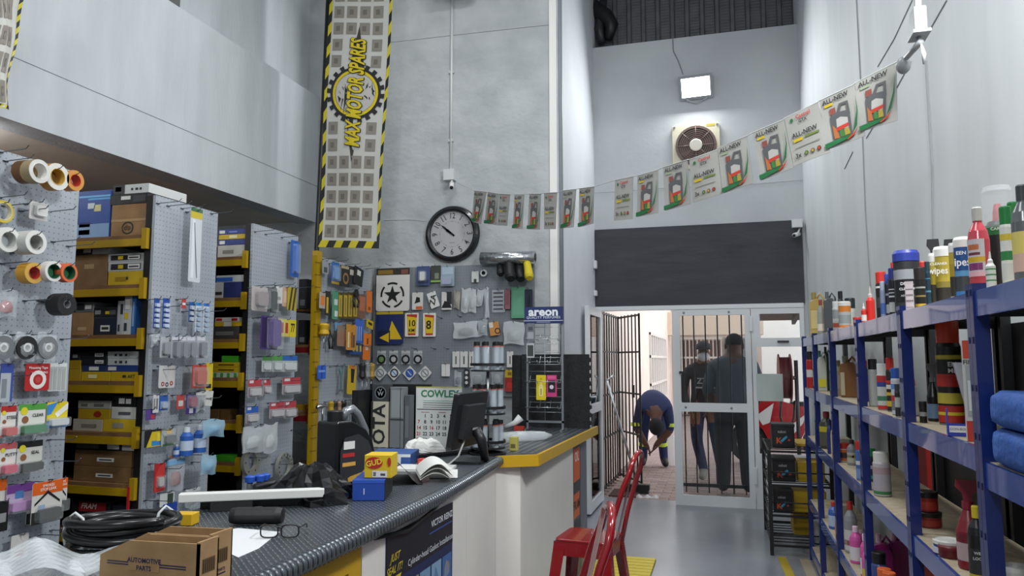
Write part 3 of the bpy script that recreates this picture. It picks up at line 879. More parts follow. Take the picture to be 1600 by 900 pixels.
column(Y1, LEV[4], [('wide yellow box with grey sticker on the fifth shelf', 161, 211, 655, 'c2a41f', [(.3, .3, .65, .7, '8f8d80')]), ('white box with dark lettering under a black box', 174, 212, 636, 'c8c8c2', [(.3, .35, .8, .6, '55565a')]),
    ('black box with two white stickers', 175, 212, 619, '1b1b1e', [(.3, .3, .55, .8, LBL), (.6, .3, .82, .75, LBL)])])
column(Y1, LEV[5], [('big brown carton with sticker, lower of two', 115, 204, 729, KRAFT2, CL), ('big brown carton with sticker, upper of two', 117, 206, 704, KRAFT2, CL), ('long black box with white end on the brown cartons', 118, 210, 692, '232326', [(.02, .2, .4, .8, '555352'), (.55, .2, .75, .9, LBL), (.8, .1, 1, .95, 'b9b8b4')])])
column(Y1, LEV[6], [('black box with red panel and white lettering, lowest shelf', 112, 172, 782, '17171b', [(.2, .62, .9, .95, '8e1d22'), ('t', 'FRAM', .26, .45, .8, 'c9b8b4', .3), ('o', .15, .3, .06, .12, '77777a')])])
column(Y1, LEV[6], [('dark unmarked box beside the lettered black box', 176, 205, 790, '1d1b26')])
tag(MB().box(-3.068, 3.27, .70, -3.055, 3.279, .83, 'b3201f').build('red_tag'), 'red strip hanging on the black rack upright', 'strip')
Y2 = 4.195
column(Y2, LEV[0], [('white box with print under a blue box, second rack', 340, 382, 383, 'b5b4ad', [(.2, .3, .6, .6, '77766e')]), ('blue box under a yellow box, second rack', 341, 383, 374, '27397f', [(.05, .2, .25, .8, LBL)]),
    ('thin yellow box between two blue boxes, second rack', 342, 383, 366, 'c5a51d', [(.4, .2, .7, .8, 'e0d9a8')]), ('blue box topping the pile on the second rack', 341, 384, 358, '27397f', [(.05, .2, .25, .8, LBL), (.4, .3, .7, .6, '6b80c8')])])
column(Y2, LEV[1], [('half white half navy box on the second rack', 335, 377, 441, '2b3568', [(0, 0, .35, 1, 'b9bab8'), (.05, .2, .3, .4, INK)]), ('blue striped box lying on the half navy box', 338, 381, 430, 'b8bab9', [(0, .1, .6, .7, '2d5fb0')])])
column(Y2, LEV[2], [('dark grey box on the third shelf of the second rack', 333, 373, 510, '3c3a38', [(.1, .3, .8, .6, '6a6866')]), ('yellow and white striped box, second rack', 335, 377, 503, 'bfa01d', [(.35, .0, .65, 1, 'cfcabb')]), ('red and white patterned box, second rack', 336, 373, 496, 'c7c4be', [(.05, .2, .3, .8, 'b0261f'), (.7, .2, .95, .8, 'b0261f')])])
column(Y2, LEV[3], [('green and white patterned box, second rack', 332, 374, 582, 'b9beb4', [(x_, .1, x_ + .1, .9, '3a9a2c') for x_ in (.05, .3, .55, .8)]), ('yellow box with black stripe on the patterned box', 333, 374, 574, 'bfa01d', [(.2, .35, .8, .6, '4a3f14')]),
    ('yellow box with black stripe, upper of the pair', 333, 374, 566, 'bfa01d', [(.2, .35, .8, .6, '4a3f14')]), ('bright green box on the yellow striped pair', 346, 372, 556, '3f9a22')])
column(Y2, LEV[4], [('small brown carton beside its twin on the second rack, left', 326, 342, 640, '5d4526')]); column(Y2, LEV[4], [('small brown carton by the black upright of the second rack', 344, 358, 640, '5d4526')])
column(Y2, LEV[5], [('flat green box on the sixth shelf of the second rack', 334, 366, 712, '3f9a22')])
for x0_, x1_, l_ in ((318, 331, 'brown carton nearest the wiper pegboard on the lowest shelf'), (333, 346, 'brown carton in the middle of three on the lowest shelf'), (348, 361, 'brown carton by the black upright on the lowest shelf')):
    column(Y2, LEV[6], [(l_, x0_, x1_, 769, '574a35')])
Y3 = 5.03
for (x0_, x1_, yt_, zi, c_, l_) in ((466, 479, 500, 1.62, '2a2c2e', 'black box on the red bracketed rack behind the yellow upright'), (467, 480, 436, 1.9, '3a3d40', 'grey bag like box high behind the yellow upright'), (462, 476, 632, 1.1, 'a07c1a', 'yellow box on a red bracket behind the yellow upright')):
    if zi == 1.9:
        MB().box(-3.27, 5.04, 1.88, -3.1, 5.85, 1.9, SHELFW).build('shelf_board', B4['rack'])
    carton('carton', l_, x0_, x1_, yt_, zi + .001, Y3, c_, [(.2, .1, .8, .3, '777777')])

# ---- goods on pegs
KIND = {}
def hang(bd, kind, x0, y0, x1, y1, off, name, label, *a, cat=None, group=None, hk=True, rot=0, L=None, lean=0):
    v = bd['val'] + bd['s'] * off
    xc, yc = (x0 + x1) / 2, (y0 + y1) / 2
    Pl, Pr, Pt, Pb = at(x0, yc, bd['ax'], v), at(x1, yc, bd['ax'], v), at(xc, y0, bd['ax'], v), at(xc, y1, bd['ax'], v)
    C = (Pl + Pr) / 2
    C.z = (Pt.z + Pb.z) / 2
    w, h = (Pr - Pl).length, Pt.z - Pb.z
    M = bd['fr'](C) @ rotc(rot)
    root = thing(name, label, cat or name.split('_')[-1], (C.x, C.y, C.z - h / 2), group)
    r = KIND[kind](root, M, w, h, *a)
    if hk:
        P = C.copy()
        P.z += (r if r is not None else h * .46)
        setattr_ = 'XYZ'.index(bd['ax'])
        P[setattr_] = bd['val']
        hook(bd, P, L or off + .03)
    return root
def k_card(root, M, w, h, col='dddddd', pr=(), bl=None, tx=()):
    m = MB(M)
    m.rbox(-w / 2, -h / 2, -.0015, w / 2, h / 2, .0015, col, min(w, h) * .06)
    m.build('card', root)
    if pr or tx:
        m = MB(M)
        for i, p in enumerate(pr):
            c = .0022 + i * .0003
            if p[0] == 'o': m.disc((p[1] - .5) * w, (p[2] - .5) * h, p[3] * w, c, p[4], 16, None, p[5] * w if len(p) > 5 else 0)
            elif p[0] == 'p': m.flat([((x - .5) * w, (y - .5) * h) for x, y in p[1]], c, p[2])
            else: m.rect((p[0] - .5) * w, (p[1] - .5) * h, (p[2] - .5) * w, (p[3] - .5) * h, c, p[4])
        for t in tx:
            m.text(t[0], t[1] * h, (t[2] - .5) * w, (t[3] - .5) * h, .0045, t[4], bold=.02, rot=t[5] if len(t) > 5 else 0, sx=t[6] if len(t) > 6 else 1)
        m.build('print', root)
    if bl:
        x0, y0, x1, y1, d, c = bl
        a0, b0, a1, b1 = (x0 - .5) * w, (y0 - .5) * h, (x1 - .5) * w, (y1 - .5) * h
        g = min(a1 - a0, b1 - b0) * .14
        MB(M).rbox(a0 + g, b0 + g, .005, a1 - g, b1 - g, d * .8, c, g).build('contents', root)
        MB(M).rbox(a0, b0, .0025, a1, b1, d, FOG, g).build('blister', root)
KIND['card'] = k_card
def k_bag(root, M, w, h, cont=None, head=None, film=CLR):
    rs = random.random() * 9
    def fn(s):
        def g(u, v):
            e = math.sin(math.pi * u) * math.sin(math.pi * min(1, v * 1.25))
            return ((u - .5) * w * (1 - .06 * math.sin(v * 7 + rs)), (v - .5) * h + .008 * math.sin(u * 5 + rs), s * (.003 + .018 * e * (1 + .5 * math.sin(u * 11 + rs) * math.cos(v * 9 + rs))))
        return g
    m = MB(M); m.grid(fn(1), 8, 8, film); m.grid(fn(-1), 8, 8, film); m.build('bag', root)
    if cont:
        MB(M).lathe([(0, -h * .36), (w * .3, -h * .3), (w * .34, -h * .1), (w * .22, h * .1), (0, h * .14)], cont, 10, (0, 0, 0), 'b', True, 1, .03 / max(w, .03)).build('contents', root)
    if head:
        MB(M).box(-w / 2, h * .34, -.006, w / 2, h * .5, .006, head).build('header_card', root)
KIND['bag'] = k_bag
def k_roll(root, M, w, h, th, side, outer=None, ri=.7, core=None, fill=None):
    R = h / 2
    MB(M).ringc(R, R * ri, -th, 0, side, core or side, 24).build('tape', root)
    if outer: MB(M).ringc(R * 1.012, R * .99, -th * .97, -.002, outer, outer, 24).build('wrap', root)
    if core: MB(M).ringc(R * ri, R * ri * .93, -th - .001, .0015, core, core, 24).build('core', root)
    if fill: MB(M).lathe([(R * ri * .93, -th), (R * ri * .93, -th + .004)], fill, 20, ax='c').build('liner', root)
    return R * ri * .9
KIND['roll'] = k_roll
def k_strip(root, M, w, h, n, c1, c2, head='1e5fb0'):
    MB(M).box(-w / 2, -h / 2, -.001, w / 2, h / 2, .001, c1).build('backing_strip', root)
    MB(M).box(-w / 2, h * .4, .0012, w / 2, h / 2, .0022, head).build('header', root)
    for i in range(n):
        b = -h / 2 + h * .86 * (i + .5) / n
        MB(M).rbox(-w * .36, b - h * .86 / n * .34, .0012, w * .36, b + h * .86 / n * .34, .014, c2, w * .1).build('bubble', root)
KIND['strip'] = k_strip
def k_tool(root, M, w, h, hc, kind='driver', sc=None):
    sc = sc or STEEL
    if kind == 'driver':
        MB(M).lathe([(w * .25, h * .5), (w * .45, h * .42), (w * .36, h * .25), (w * .45, h * .08), (w * .2, 0)], hc, 10).build('handle', root)
        MB(M).cyl((0, 0, 0), (0, -h * .5, 0), .004, sc, 6).build('shaft', root)
    elif kind == 'pliers':
        MB(M).prism([(-w * .12, 0), (-w * .3, h * .2), (-w * .1, h * .5), (w * .1, h * .5), (w * .3, h * .2), (w * .12, 0)], -.008, .008, sc).build('jaws', root)
        for s in (-1, 1):
            MB(M).tube([(s * w * .08, .01, 0), (s * w * .4, -h * .15, 0), (s * w * .3, -h * .35, 0), (s * w * .2, -h * .5, 0)], .009, hc, 8).build('grip', root)
    elif kind == 'hammer':
        MB(M).tube([(-w * .5, h * .4, 0), (w * .2, h * .42, 0), (w * .5, h * .36, 0)], [.014, .012, .006], sc, 8).build('head', root)
        MB(M).tube([(0, h * .42, 0), (0, -h * .1, 0)], .008, sc, 8).build('shaft', root)
        MB(M).tube([(0, -h * .1, 0), (0, -h * .5, 0)], .014, hc, 8).build('grip', root)
    elif kind == 'wrench':
        MB(M).ringc(w * .5, w * .28, -.005, .005, sc, None, 14, (0, h * .5 - w * .5)).build('ring_end', root)
        MB(M).box(-w * .16, -h * .38, -.004, w * .16, h * .5 - w, .004, sc).build('shank', root)
        MB(M).prism([(-w * .2, -h * .38), (-w * .5, -h * .44), (-w * .4, -h * .5), (-w * .12, -h * .45), (w * .12, -h * .45), (w * .4, -h * .5), (w * .5, -h * .44), (w * .2, -h * .38)], -.006, .006, hc).build('open_end', root)
KIND['tool'] = k_tool
# ---- pegboard with tapes and putty cards
W_, R2, G_, BL, OR, Y_, K_ = 'd9d8d3', 'b02a26', '3d8a3c', '2a56a8', 'd9631e', 'd8b422', '1c1c1f'
T = lambda *a, **k: hang(B1, *a, **k)
T('roll', 28, 250, 64, 286, .09, 'tape_roll', 'brown packing tape roll behind a clear one at the board top', .045, '7a5426', '6b461c', .72, 'a88a5a')
T('roll', 44, 249, 80, 286, .17, 'tape_roll', 'clear packing tape roll with white core at the board top', .05, 'cfcfc9', '9d8a66', .72, 'e6e4de', hk=False)
T('roll', 70, 255, 110, 297, .16, 'tape_roll', 'amber packing tape roll with wide white rim', .05, 'd6d4cc', 'b07a1e', .62, 'caa24a', '6b4a18')
T('roll', 103, 266, 133, 298, .16, 'tape_roll', 'orange tape roll with red core in shiny wrap', .05, 'c98a3a', 'd0803a', .6, 'c23a2c', 'c7c4c0')
T('roll', -8, 313, 20, 348, .06, 'tape_roll', 'thin yellow masking tape ring on the grey pegboard', .02, 'cdb53a', 'c9ae2a', .8, 'd8cfae')
T('card', 46, 316, 74, 344, .08, 'wrapped_pack', 'small white foil wrapped pack hanging alone between tape rolls', 'd4d2d0', [(.1, .2, .9, .45, 'b8b6b4'), (.2, .5, .75, .75, 'b5534c')], (.1, .1, .9, .9, .03, 'dcdad6'))
T('roll', -6, 355, 33, 394, .10, 'tape_roll', 'white cloth tape roll hanging beside a longer white roll', .045, 'd8d8d3', 'dededa', .66, 'b9b9b4', 'a9b2b6')
T('roll', 36, 360, 77, 397, .15, 'tape_roll', 'long double white tape roll with wide open core', .09, 'dadad5', 'c9c9c5', .66, 'b9b9b4', '9aa4aa')
T('roll', 34, 410, 73, 443, .13, 'tape_roll', 'yellow and red tape roll in silver printed wrap', .055, 'c9a04a', 'c9932a', .6, 'b8392c', 'c9c6c2')
T('roll', 72, 408, 97, 440, .16, 'tape_roll', 'tape roll with white rim and dark green core', .04, 'd9d7d2', 'd9d7d2', .72, '1f5a3c', '2c6b4a')
T('roll', 96, 411, 121, 441, .17, 'tape_roll', 'tape roll with orange rim and dark green core', .04, 'd5643a', 'd0603a', .72, '1f5a3c', '2c6b4a')
T('roll', 87, 458, 122, 493, .14, 'tape_roll', 'black insulation tape roll with grey hub', .07, '1b1b1d', '1b1b1d', .35, '8f9194', '3a3a3d')
T('bag', -6, 454, 26, 496, .05, 'bagged_hose', 'pink coiled hose in a clear bag on the pegboard', 'b5656a', None)
for x0_, x1_, c_, l_ in ((-12, 17, '6f7276', 'grey tape disc in clear bag at the board edge'), (23, 56, '1d1d1f', 'black cable reel in clear bag between two grey discs'), (57, 88, '74777a', 'grey tape disc in clear bag with white sticker')):
    r_ = T('bag', x0_, 521, x1_, 563, .08, 'bagged_disc', l_, None, None)
    M_ = fX((-2.92, (at(x0_, 541, 'X', -2.92).y + at(x1_, 541, 'X', -2.92).y) / 2, at((x0_ + x1_) / 2, 543, 'X', -2.92).z))
    MB(M_).ringc(.05, .012, -.012, .012, c_, 'c9c9c5', 20).build('disc', r_)
    MB(M_).ringc(.02, .012, .0125, .0135, 'd6d4d0', None, 14).build('hub_label', r_)
T('card', 0, 568, 20, 628, .06, 'clip_pack', 'blue headed blister of silver clips at the board edge', '3a4f9c', [(0, 0, .8, .75, 'aeb4ba'), (.1, .1, .5, .6, '7d848c')])
T('card', 39, 568, 77, 610, .07, 'mounting_tape', 'red card with a white double sided tape ring', 'ab1f22', [('o', .52, .4, .34, 'ded9d4', .2), ('o', .52, .4, .12, 'b9413c')], None, [('Mounting Tape', .13, .5, .84, 'e8d9d6'), ('PRO', .1, .8, .66, 'e8d9d6')], cat='tape card')
T('card', 75, 567, 104, 611, .05, 'foam_strips', 'clear pack of grey adhesive foam strips beside the red card', 'c3c6c6', [(x_, .05, x_ + .17, .8, 'a4a7a6') for x_ in (.05, .28, .51, .74)] + [(.05, .85, .95, .98, 'd8dcdc')])
def glue(x0, y0, x1, y1, lab, base, main, tri, txt, off=.07):
    T('card', x0, y0, x1, y1, off, 'sealant_card', lab, base, [(0, .8, 1, 1, main), ('p', [(0, 0), (1, .12), (1, .34), (0, .05)], tri), ('o', .2, .78, .13, 'd9cf2c'), ('o', .25, .5, .12, '8a5a3a')],
      (.04, .02, .96, .36, .035, tri), [(txt, .14, .7, .62, K_), (txt, .11, .66, .16, 'efefea', 15)], cat='sealant')
glue(0, 634, 24, 683, 'white glue card with red corner cut by the board edge', W_, R2, 'c9504a', 'STEEL')
glue(28, 631, 70, 679, 'white and green sealant card lettered CLEAR', W_, '4f9a3f', '2f7f46', 'CLEAR')
T('card', 73, 628, 105, 668, .06, 'glue_card', 'yellow and blue striped glue card beside the green one', 'd8c428', [('p', [(0, .9), (.5, 1), (.2, .55), (0, .5)], '3a86c8'), ('p', [(.35, .55), (1, .95), (1, .7), (.5, .4)], 'e6e4dc'), ('p', [(0, 0), (1, 0), (1, .25), (0, .3)], '3a86c8')], (.03, .05, .97, .4, .03, 'cfd4d8'), cat='glue')
glue(-2, 692, 24, 742, 'white and pink card lettered PUTTY at the board edge', W_, 'b95a5e', 'd04a68', 'PUTTY')
glue(26, 689, 65, 738, 'grey card with yellow dot and black blister corner', 'c9c9c2', K_, '2a2a24', 'SEAL')
T('card', 10, 756, 52, 800, .06, 'epoxy_card', 'purple and white epoxy card with pink blister', 'b9a6c4', [(.0, .7, 1, 1, '6f3f8c'), (.3, .5, .6, .75, '4a7ab0'), ('p', [(0, 0), (1, .3), (1, .5), (0, .2)], 'c9a3c9')], (.05, .02, .95, .45, .03, 'b884c0'), [('EPOXY', .14, .55, .22, '7b2f8c', 10)], cat='epoxy')
T('card', -6, 748, 9, 790, .05, 'orange_card', 'orange and white card cut by the board edge', 'd8d5cf', [(0, .55, 1, 1, OR)], cat='card')
T('card', -4, 783, 12, 830, .07, 'filler_card', 'black filler card under the orange one at the edge', '17171a', [(.2, .3, .8, .6, '8f9092')], cat='card')
for x0_, y0_, x1_, y1_, o_, l_ in ((42, 762, 72, 816, .04, 'orange stop leak pack furthest back on its peg'), (82, 748, 104, 800, .06, 'orange and white stop leak pack at the board corner'), (50, 752, 96, 816, .12, 'orange stop leak pack with house shaped window in front')):
    T('card', x0_, y0_, x1_, y1_, o_, 'stop_leak_pack', l_, 'cfcdc8', [(0, .7, 1, 1, 'd95f1c'), ('p', [(.08, .5), (.5, .78), (.92, .5), (.92, .44), (.5, .7), (.08, .44)], K_), ('p', [(.0, 0), (1, 0), (1, .3), (.0, .3)], '2a2927'), (.2, .25, .42, .45, '8fa6bf')], (.1, .05, .9, .4, .03, '3a3835'), [('SMOKES', .09, .5, .9, 'efe6dc'), ('STOP LEAK', .09, .5, .81, 'efe6dc')], cat='sealant')
T('card', 17, 835, 43, 882, .05, 'white_sachet', 'white sachet with red print low on the tape board', 'd6d4d0', [(.15, .1, .85, .6, 'e2dedb'), (.25, .3, .75, .36, 'b5534c'), (.25, .42, .75, .46, 'b5534c')], cat='sachet')
hooks(B1, .16, [(0, 238), (8, 252), (-2, 309), (5, 322), (32, 330), (76, 331), (82, 378), (2, 412), (106, 385), (38, 470), (68, 472), (96, 530), (18, 395), (60, 470), (76, 687), (83, 720), (98, 825), (80, 828), (5, 588), (62, 835)])

# ---- pegboard with the wiper pack
T = lambda *a, **k: hang(B2, *a, **k)
T('card', 296, 325, 314, 441, .07, 'wiper_pack', 'long white wiper blade pack with yellow and green header', 'c9cfd2', [(0, .86, 1, .95, 'cbb42c'), (0, .95, 1, 1, '3c6a4a'), (.15, .05, .4, .84, 'dde2e4'), ('p', [(.3, .8), (.36, .8), (.72, .06), (.66, .06)], '565b60')], cat='wiper')
for x0_, x1_, l_ in ((240, 248, 'blue and white blister strip nearest the black upright'), (254, 264, 'blue and white blister strip second from the black upright')):
    T('strip', x0_, 466, x1_, 513, .06, 'blister_strip', l_, 5, '27479c', 'b9c6dc', '1e4a9a')
T('card', 284, 467, 290, 482, .05, 'fuse_card', 'tiny red and white fuse card between blister strips', 'b9383a', [(.1, .35, .9, .6, 'dddddd')])
T('strip', 295, 472, 303, 503, .06, 'blister_strip', 'short grey and blue blister strip beside the tiny red card', 3, '33518f', 'b9c2cc')
T('strip', 305, 473, 314, 519, .08, 'blister_strip', 'white blister strip with bright blue header', 5, 'c9ced4', '9fb0c4', '2a86c8')
T('strip', 317, 474, 326, 520, .08, 'blister_strip', 'white blister strip at the outer edge of the wiper board', 5, 'c9ced4', '9fb0c4', '2a6fc0')
T('bag', 236, 521, 248, 541, .05, 'parts_bag', 'small crumpled clear bag by the black upright', '8a8f93')
T('card', 250, 526, 266, 559, .07, 'bulb_blister', 'clear blister with one black part below the strips', 'aeb2b5', [(.2, .1, .7, .35, '25262a')], (.1, .1, .9, .8, .025, '8b8f93'))
for x0_, x1_, l_ in ((267, 279, 'first of four clear bulb blisters hung close together'), (278, 291, 'second of four clear bulb blisters hung close together'), (290, 305, 'lilac tinted bulb blister hung among clear ones'), (306, 321, 'clear bulb blister with dark bulb at the row end')):
    T('card', x0_, 525, x1_, 560, .09, 'bulb_blister', l_, 'a9acb8', [(.1, .8, .9, .95, 'c9cad2')], (.1, .05, .9, .8, .035, '7a7c86'))
T('card', 248, 571, 273, 606, .06, 'ring_card', 'pale card with three small red rings at the bottom', 'c6c4c3', [('o', .25, .18, .1, 'a8322f', .05), ('o', .5, .15, .1, '3a3a3c', .05), ('o', .78, .2, .1, 'a8322f', .05)])
T('card', 300, 570, 322, 606, .09, 'repair_kit', 'red blister repair kit in front of a yellow card', 'b8483c', [(.1, .1, .9, .3, 'c77b62')], (.05, .05, .95, .9, .03, 'c2563f'))
T('card', 321, 567, 332, 611, .07, 'yellow_card', 'narrow yellow card behind the red repair kit', 'd6bb2a', [(.1, .1, .8, .25, K_)])
T('card', 239, 617, 248, 645, .06, 'label_card', 'white striped card above a purple tab', 'cfcfd0', [(.1, .2, .3, .8, '77777a'), (.5, .2, .8, .8, '77777a')])
T('card', 228, 640, 243, 656, .05, 'purple_card', 'purple card with red square below the striped one', '5a3f8a', [(.5, .1, .9, .5, 'c23a3a')])
T('card', 249, 618, 262, 641, .06, 'blue_card', 'small blue blister card beside the striped white card', '2f5aa8', [(.1, .1, .9, .6, '8ea6cf')], (.1, .1, .9, .6, .02, 'aab8cc'))
T('card', 276, 617, 288, 639, .06, 'red_card', 'small red card with silver part on the wiper board', 'b24a44', [(.2, .2, .8, .6, 'c9c6c4')])
T('card', 291, 616, 306, 647, .07, 'purple_pack', 'purple blister with round red part on the wiper board', '49367f', [('o', .5, .6, .3, 'b04a5a'), (.3, .05, .7, .3, 'd8d6dc')], (.05, .3, .95, .95, .03, 'a0526a'))
T('bag', 307, 613, 321, 642, .08, 'cable_bag', 'bag of black cable parts with white paper insert', '2a2b2e', 'd8d8d4')
T('card', 320, 610, 332, 634, .08, 'white_card', 'tilted white card at the corner of the wiper board', 'd4d4d0', [(.1, .4, .9, .5, '77777a')], rot=-8)
T('card', 226, 672, 252, 698, .07, 'puncture_kit', 'yellow and blue puncture repair card in black holder', '1c1c20', [('p', [(.1, 0), (1, 0), (1, .9), (.4, .9)], 'd2b624'), (.4, .05, .95, .35, '3d86c4'), (.72, .3, .95, .8, 'e0d04a')])
T('card', 252, 670, 274, 696, .08, 'filter_bag', 'clear pack of grey and green fuel fittings', 'a9afae', [(.1, .0, .9, .12, '4a8a3a'), (.35, .7, .7, 1.0, 'd4b877')], (.1, .1, .9, .7, .03, '6a7072'))
def freshener(x0, y0, x1, y1, lab, off):
    r = T('card', x0, y0, x1, y1, off, 'bottle_pack', lab, FOG, [(.1, .02, .9, .1, OR)], None, cat='bottle pack')
    v = -3 + off
    C = at((x0 + x1) / 2, (y0 + y1) / 2, 'X', v)
    h = at((x0 + x1) / 2, y0, 'X', v).z - at((x0 + x1) / 2, y1, 'X', v).z
    q = h * .2
    MB(Matrix.Translation(C) @ Matrix.Rotation(0, 4, 'Z')).lathe([(0, -h * .46), (q, -h * .46), (q, h * .14), (q * .5, h * .26), (q * .45, h * .4, 'c9d2da'), (0, h * .42, 'c9d2da')], '2458a8', 12, (.022, 0, 0), 'c').build('bottle', r)
    MB(Matrix.Translation(C)).lathe([(q * 1.02, -h * .3), (q * 1.02, h * .0)], 'b9c8dc', 12, (.022, 0, 0), 'c').build('bottle_label', r)
freshener(263, 692, 278, 714, 'short dark blue bottle pack behind taller ones', .05)
freshener(276, 663, 297, 713, 'tall blue bottle pack with silver neck, centre of the board', .08)
freshener(298, 660, 317, 708, 'tall blue bottle pack next to the hanging bubble packs', .08)
for x0_, y0_, x1_, y1_, l_ in ((317, 656, 350, 683, 'cluster of pale blue bubble packs off the board edge'), (314, 711, 337, 741, 'single pale blue bubble pack below the cluster')):
    r_ = T('bag', x0_, y0_, x1_, y1_, .16, 'bubble_pack', l_, '4f9fd0', None, mat('a9cde2', .2, alpha=.6))
T('card', 241, 724, 257, 768, .07, 'skate_pack', 'red curved blister with round silver fitting', 'b3272a', [('p', [(0, 0), (1, .1), (.9, .95), (.5, .95), (.1, .6)], 'c43a35'), ('o', .5, .35, .28, 'a9a5a2')], (.2, .15, .85, .55, .02, 'bdb8b4'))
T('bag', 262, 718, 287, 767, .07, 'parts_bag', 'clear bag with blue header and red fittings', '9a5a58', '7fb2d8')
T('bag', 290, 764, 311, 792, .06, 'parts_bag', 'small clear bag low beside the lid of the rack board', '6d7072', 'c9ccce')
T('card', 250, 770, 272, 790, .06, 'silver_card', 'white and black striped card low on the wiper board', 'd4d6d6', [(.5, .1, .9, .9, '3c4a44')])
T('card', 255, 786, 276, 807, .08, 'blue_bag', 'dark blue packet at the foot of the wiper board', '24449c', [(.1, .2, .4, .8, '8fa6d8')])
hooks(B2, .16, [(246, 318), (262, 322), (284, 326), (330, 334), (246, 480), (285, 487), (318, 487), (248, 533), (240, 578), (310, 622), (232, 672), (300, 722), (246, 732), (226, 782), (296, 770)])

# ---- pegboard with the purple box
T = lambda *a, **k: hang(B3, *a, **k)
T('card', 454, 376, 467, 433, .05, 'blue_pack', 'tall blue blister pack at the top corner of the third board', '2a5fb0', [(.3, .1, .7, .9, '6d9ad8')], (.2, .1, .8, .9, .03, '2a6fc8'))
T('card', 393, 448, 418, 486, .09, 'mirror_pack', 'pinkish clear blister with a grey fitting', 'b9aead', [(.4, .3, .6, .6, '4a4648')], (.1, .1, .95, .9, .035, '9d8f90'))
T('card', 416, 449, 432, 489, .08, 'black_pack', 'black fitting in clear blister, between pale packs', '6d6f70', [(.1, .05, .5, .9, '1c1c1e')], (.15, .05, .9, .92, .03, '242426'))
T('card', 431, 448, 441, 474, .07, 'white_pack', 'small white blister with grey print on the third board', 'd2d2cf', [(.2, .2, .7, .4, '8f9092')])
T('card', 441, 449, 451, 479, .07, 'peach_pack', 'peach coloured blister card on the third board', 'c9a58c', [(.2, .2, .8, .8, 'd8bda6')])
T('card', 449, 449, 463, 485, .08, 'yellow_pack', 'yellow striped card at the outer edge of its row', 'b5a02a', [('p', [(.1, 0), (.3, 0), (.6, 1), (.4, 1)], '3a3720'), ('p', [(.5, 0), (.7, 0), (1, 1), (.8, 1)], '3a3720')])
r_ = T('card', 407, 494, 434, 546, .1, 'purple_box', 'large purple printed box hung on the third board', '4d3278', [(.05, .05, .35, .95, '2c1d4a'), (.5, .2, .8, .7, '8f7fb0'), (.4, .75, .95, .92, '241845'), (.6, .1, .75, .5, 'c9c4d4')], (.35, .02, 1.0, .98, .05, '5a3c8c'))
T('card', 434, 499, 462, 526, .08, 'lamp_card', 'yellow and red card with clear blister beside the purple box', 'd3c55a', [(.1, .2, .3, .8, 'b03a2c'), (.4, .2, .55, .8, 'b03a2c'), (.6, .0, 1, 1, 'd6c320')], None, [('77', .7, .8, .5, K_, 0, .6)])
for x0_, x1_, c_, l_ in ((409, 424, '4f8f4a', 'green headed blister beside the purple box peg row'), (425, 441, '5a9a50', 'green headed blister in the middle of its row'), (441, 464, '2f66b4', 'blue headed blister closing the green row')):
    T('card', x0_, 556, x1_, 581, .07, 'fuse_blister', l_, 'b0b8b6', [(0, .7, 1, 1, c_)], (.1, .05, .9, .65, .02, 'd6dad8'))
for x0_, y0_, x1_, y1_, c_, l_ in ((387, 593, 408, 621, 'b8424c', 'pink fitting card nearest the black upright'), (411, 593, 422, 616, 'b8424c', 'narrow pink fitting card in the upper pink row'), (441, 590, 469, 616, 'b8424c', 'pair wide pink fitting card leaning off the board edge'),
                                   (384, 635, 403, 661, '2f5fb0', 'blue fitting card in the pink row'), (421, 629, 443, 653, 'b8424c', 'pink fitting card beside the blue one'), (444, 627, 462, 653, 'b8424c', 'pink fitting card at the outer end of the lower row')):
    T('card', x0_, y0_, x1_, y1_, .07, 'fitting_card', l_, 'a9a4a6', [(0, .6, 1, 1, c_), (.1, .8, .4, .95, 'd9d3d3'), (.05, .05, .95, .55, '8a7a80')], (.08, .05, .92, .58, .025, 'c9c4c6'))
T('bag', 379, 667, 413, 707, .08, 'gasket_bag', 'large crumpled white plastic bag above the flange rings', 'c4c9cc', None, CLR2)
T('bag', 412, 662, 433, 707, .08, 'gasket_bag', 'narrow crumpled white plastic bag above the flange rings', 'c4c9cc', None, CLR2)
def flange(x, y, ry, lab, n, ri):
    C = at(x, y, 'X', -2.96)
    R = C.z - at(x, y + ry, 'X', -2.96).z
    r = thing('wheel_spacer', lab, 'ring', (C.x, C.y, C.z - R))
    MB(fX(C)).ringc(R, R * ri, -.012, .012, mat('b3b3ab', .35, .6), None, 28).build('ring', r)
    for i in range(n):
        a = 6.283 * i / n
        q = R * (1 + ri) / 2
        MB(fX(C)).lathe([(R * .07, .0121), (R * .07, .0126)], '3a3b3d', 10, (q * math.cos(a), q * math.sin(a), 0), 'c').build('bolt_hole', r)
    P = C.copy(); P.x = -3.0; P.z += R * ri * .95
    hook(B3, P, .07)
flange(392, 721, 22, 'pale metal spacer ring with few holes and a tag', 6, .55)
flange(444, 728, 21, 'pale metal spacer ring with many bolt holes', 14, .68)
hooks(B3, .16, [(398, 362), (415, 366), (440, 371), (398, 447), (430, 446), (460, 450), (395, 497), (440, 556), (395, 558), (400, 590), (440, 595), (420, 635), (455, 672), (425, 725), (385, 715)])

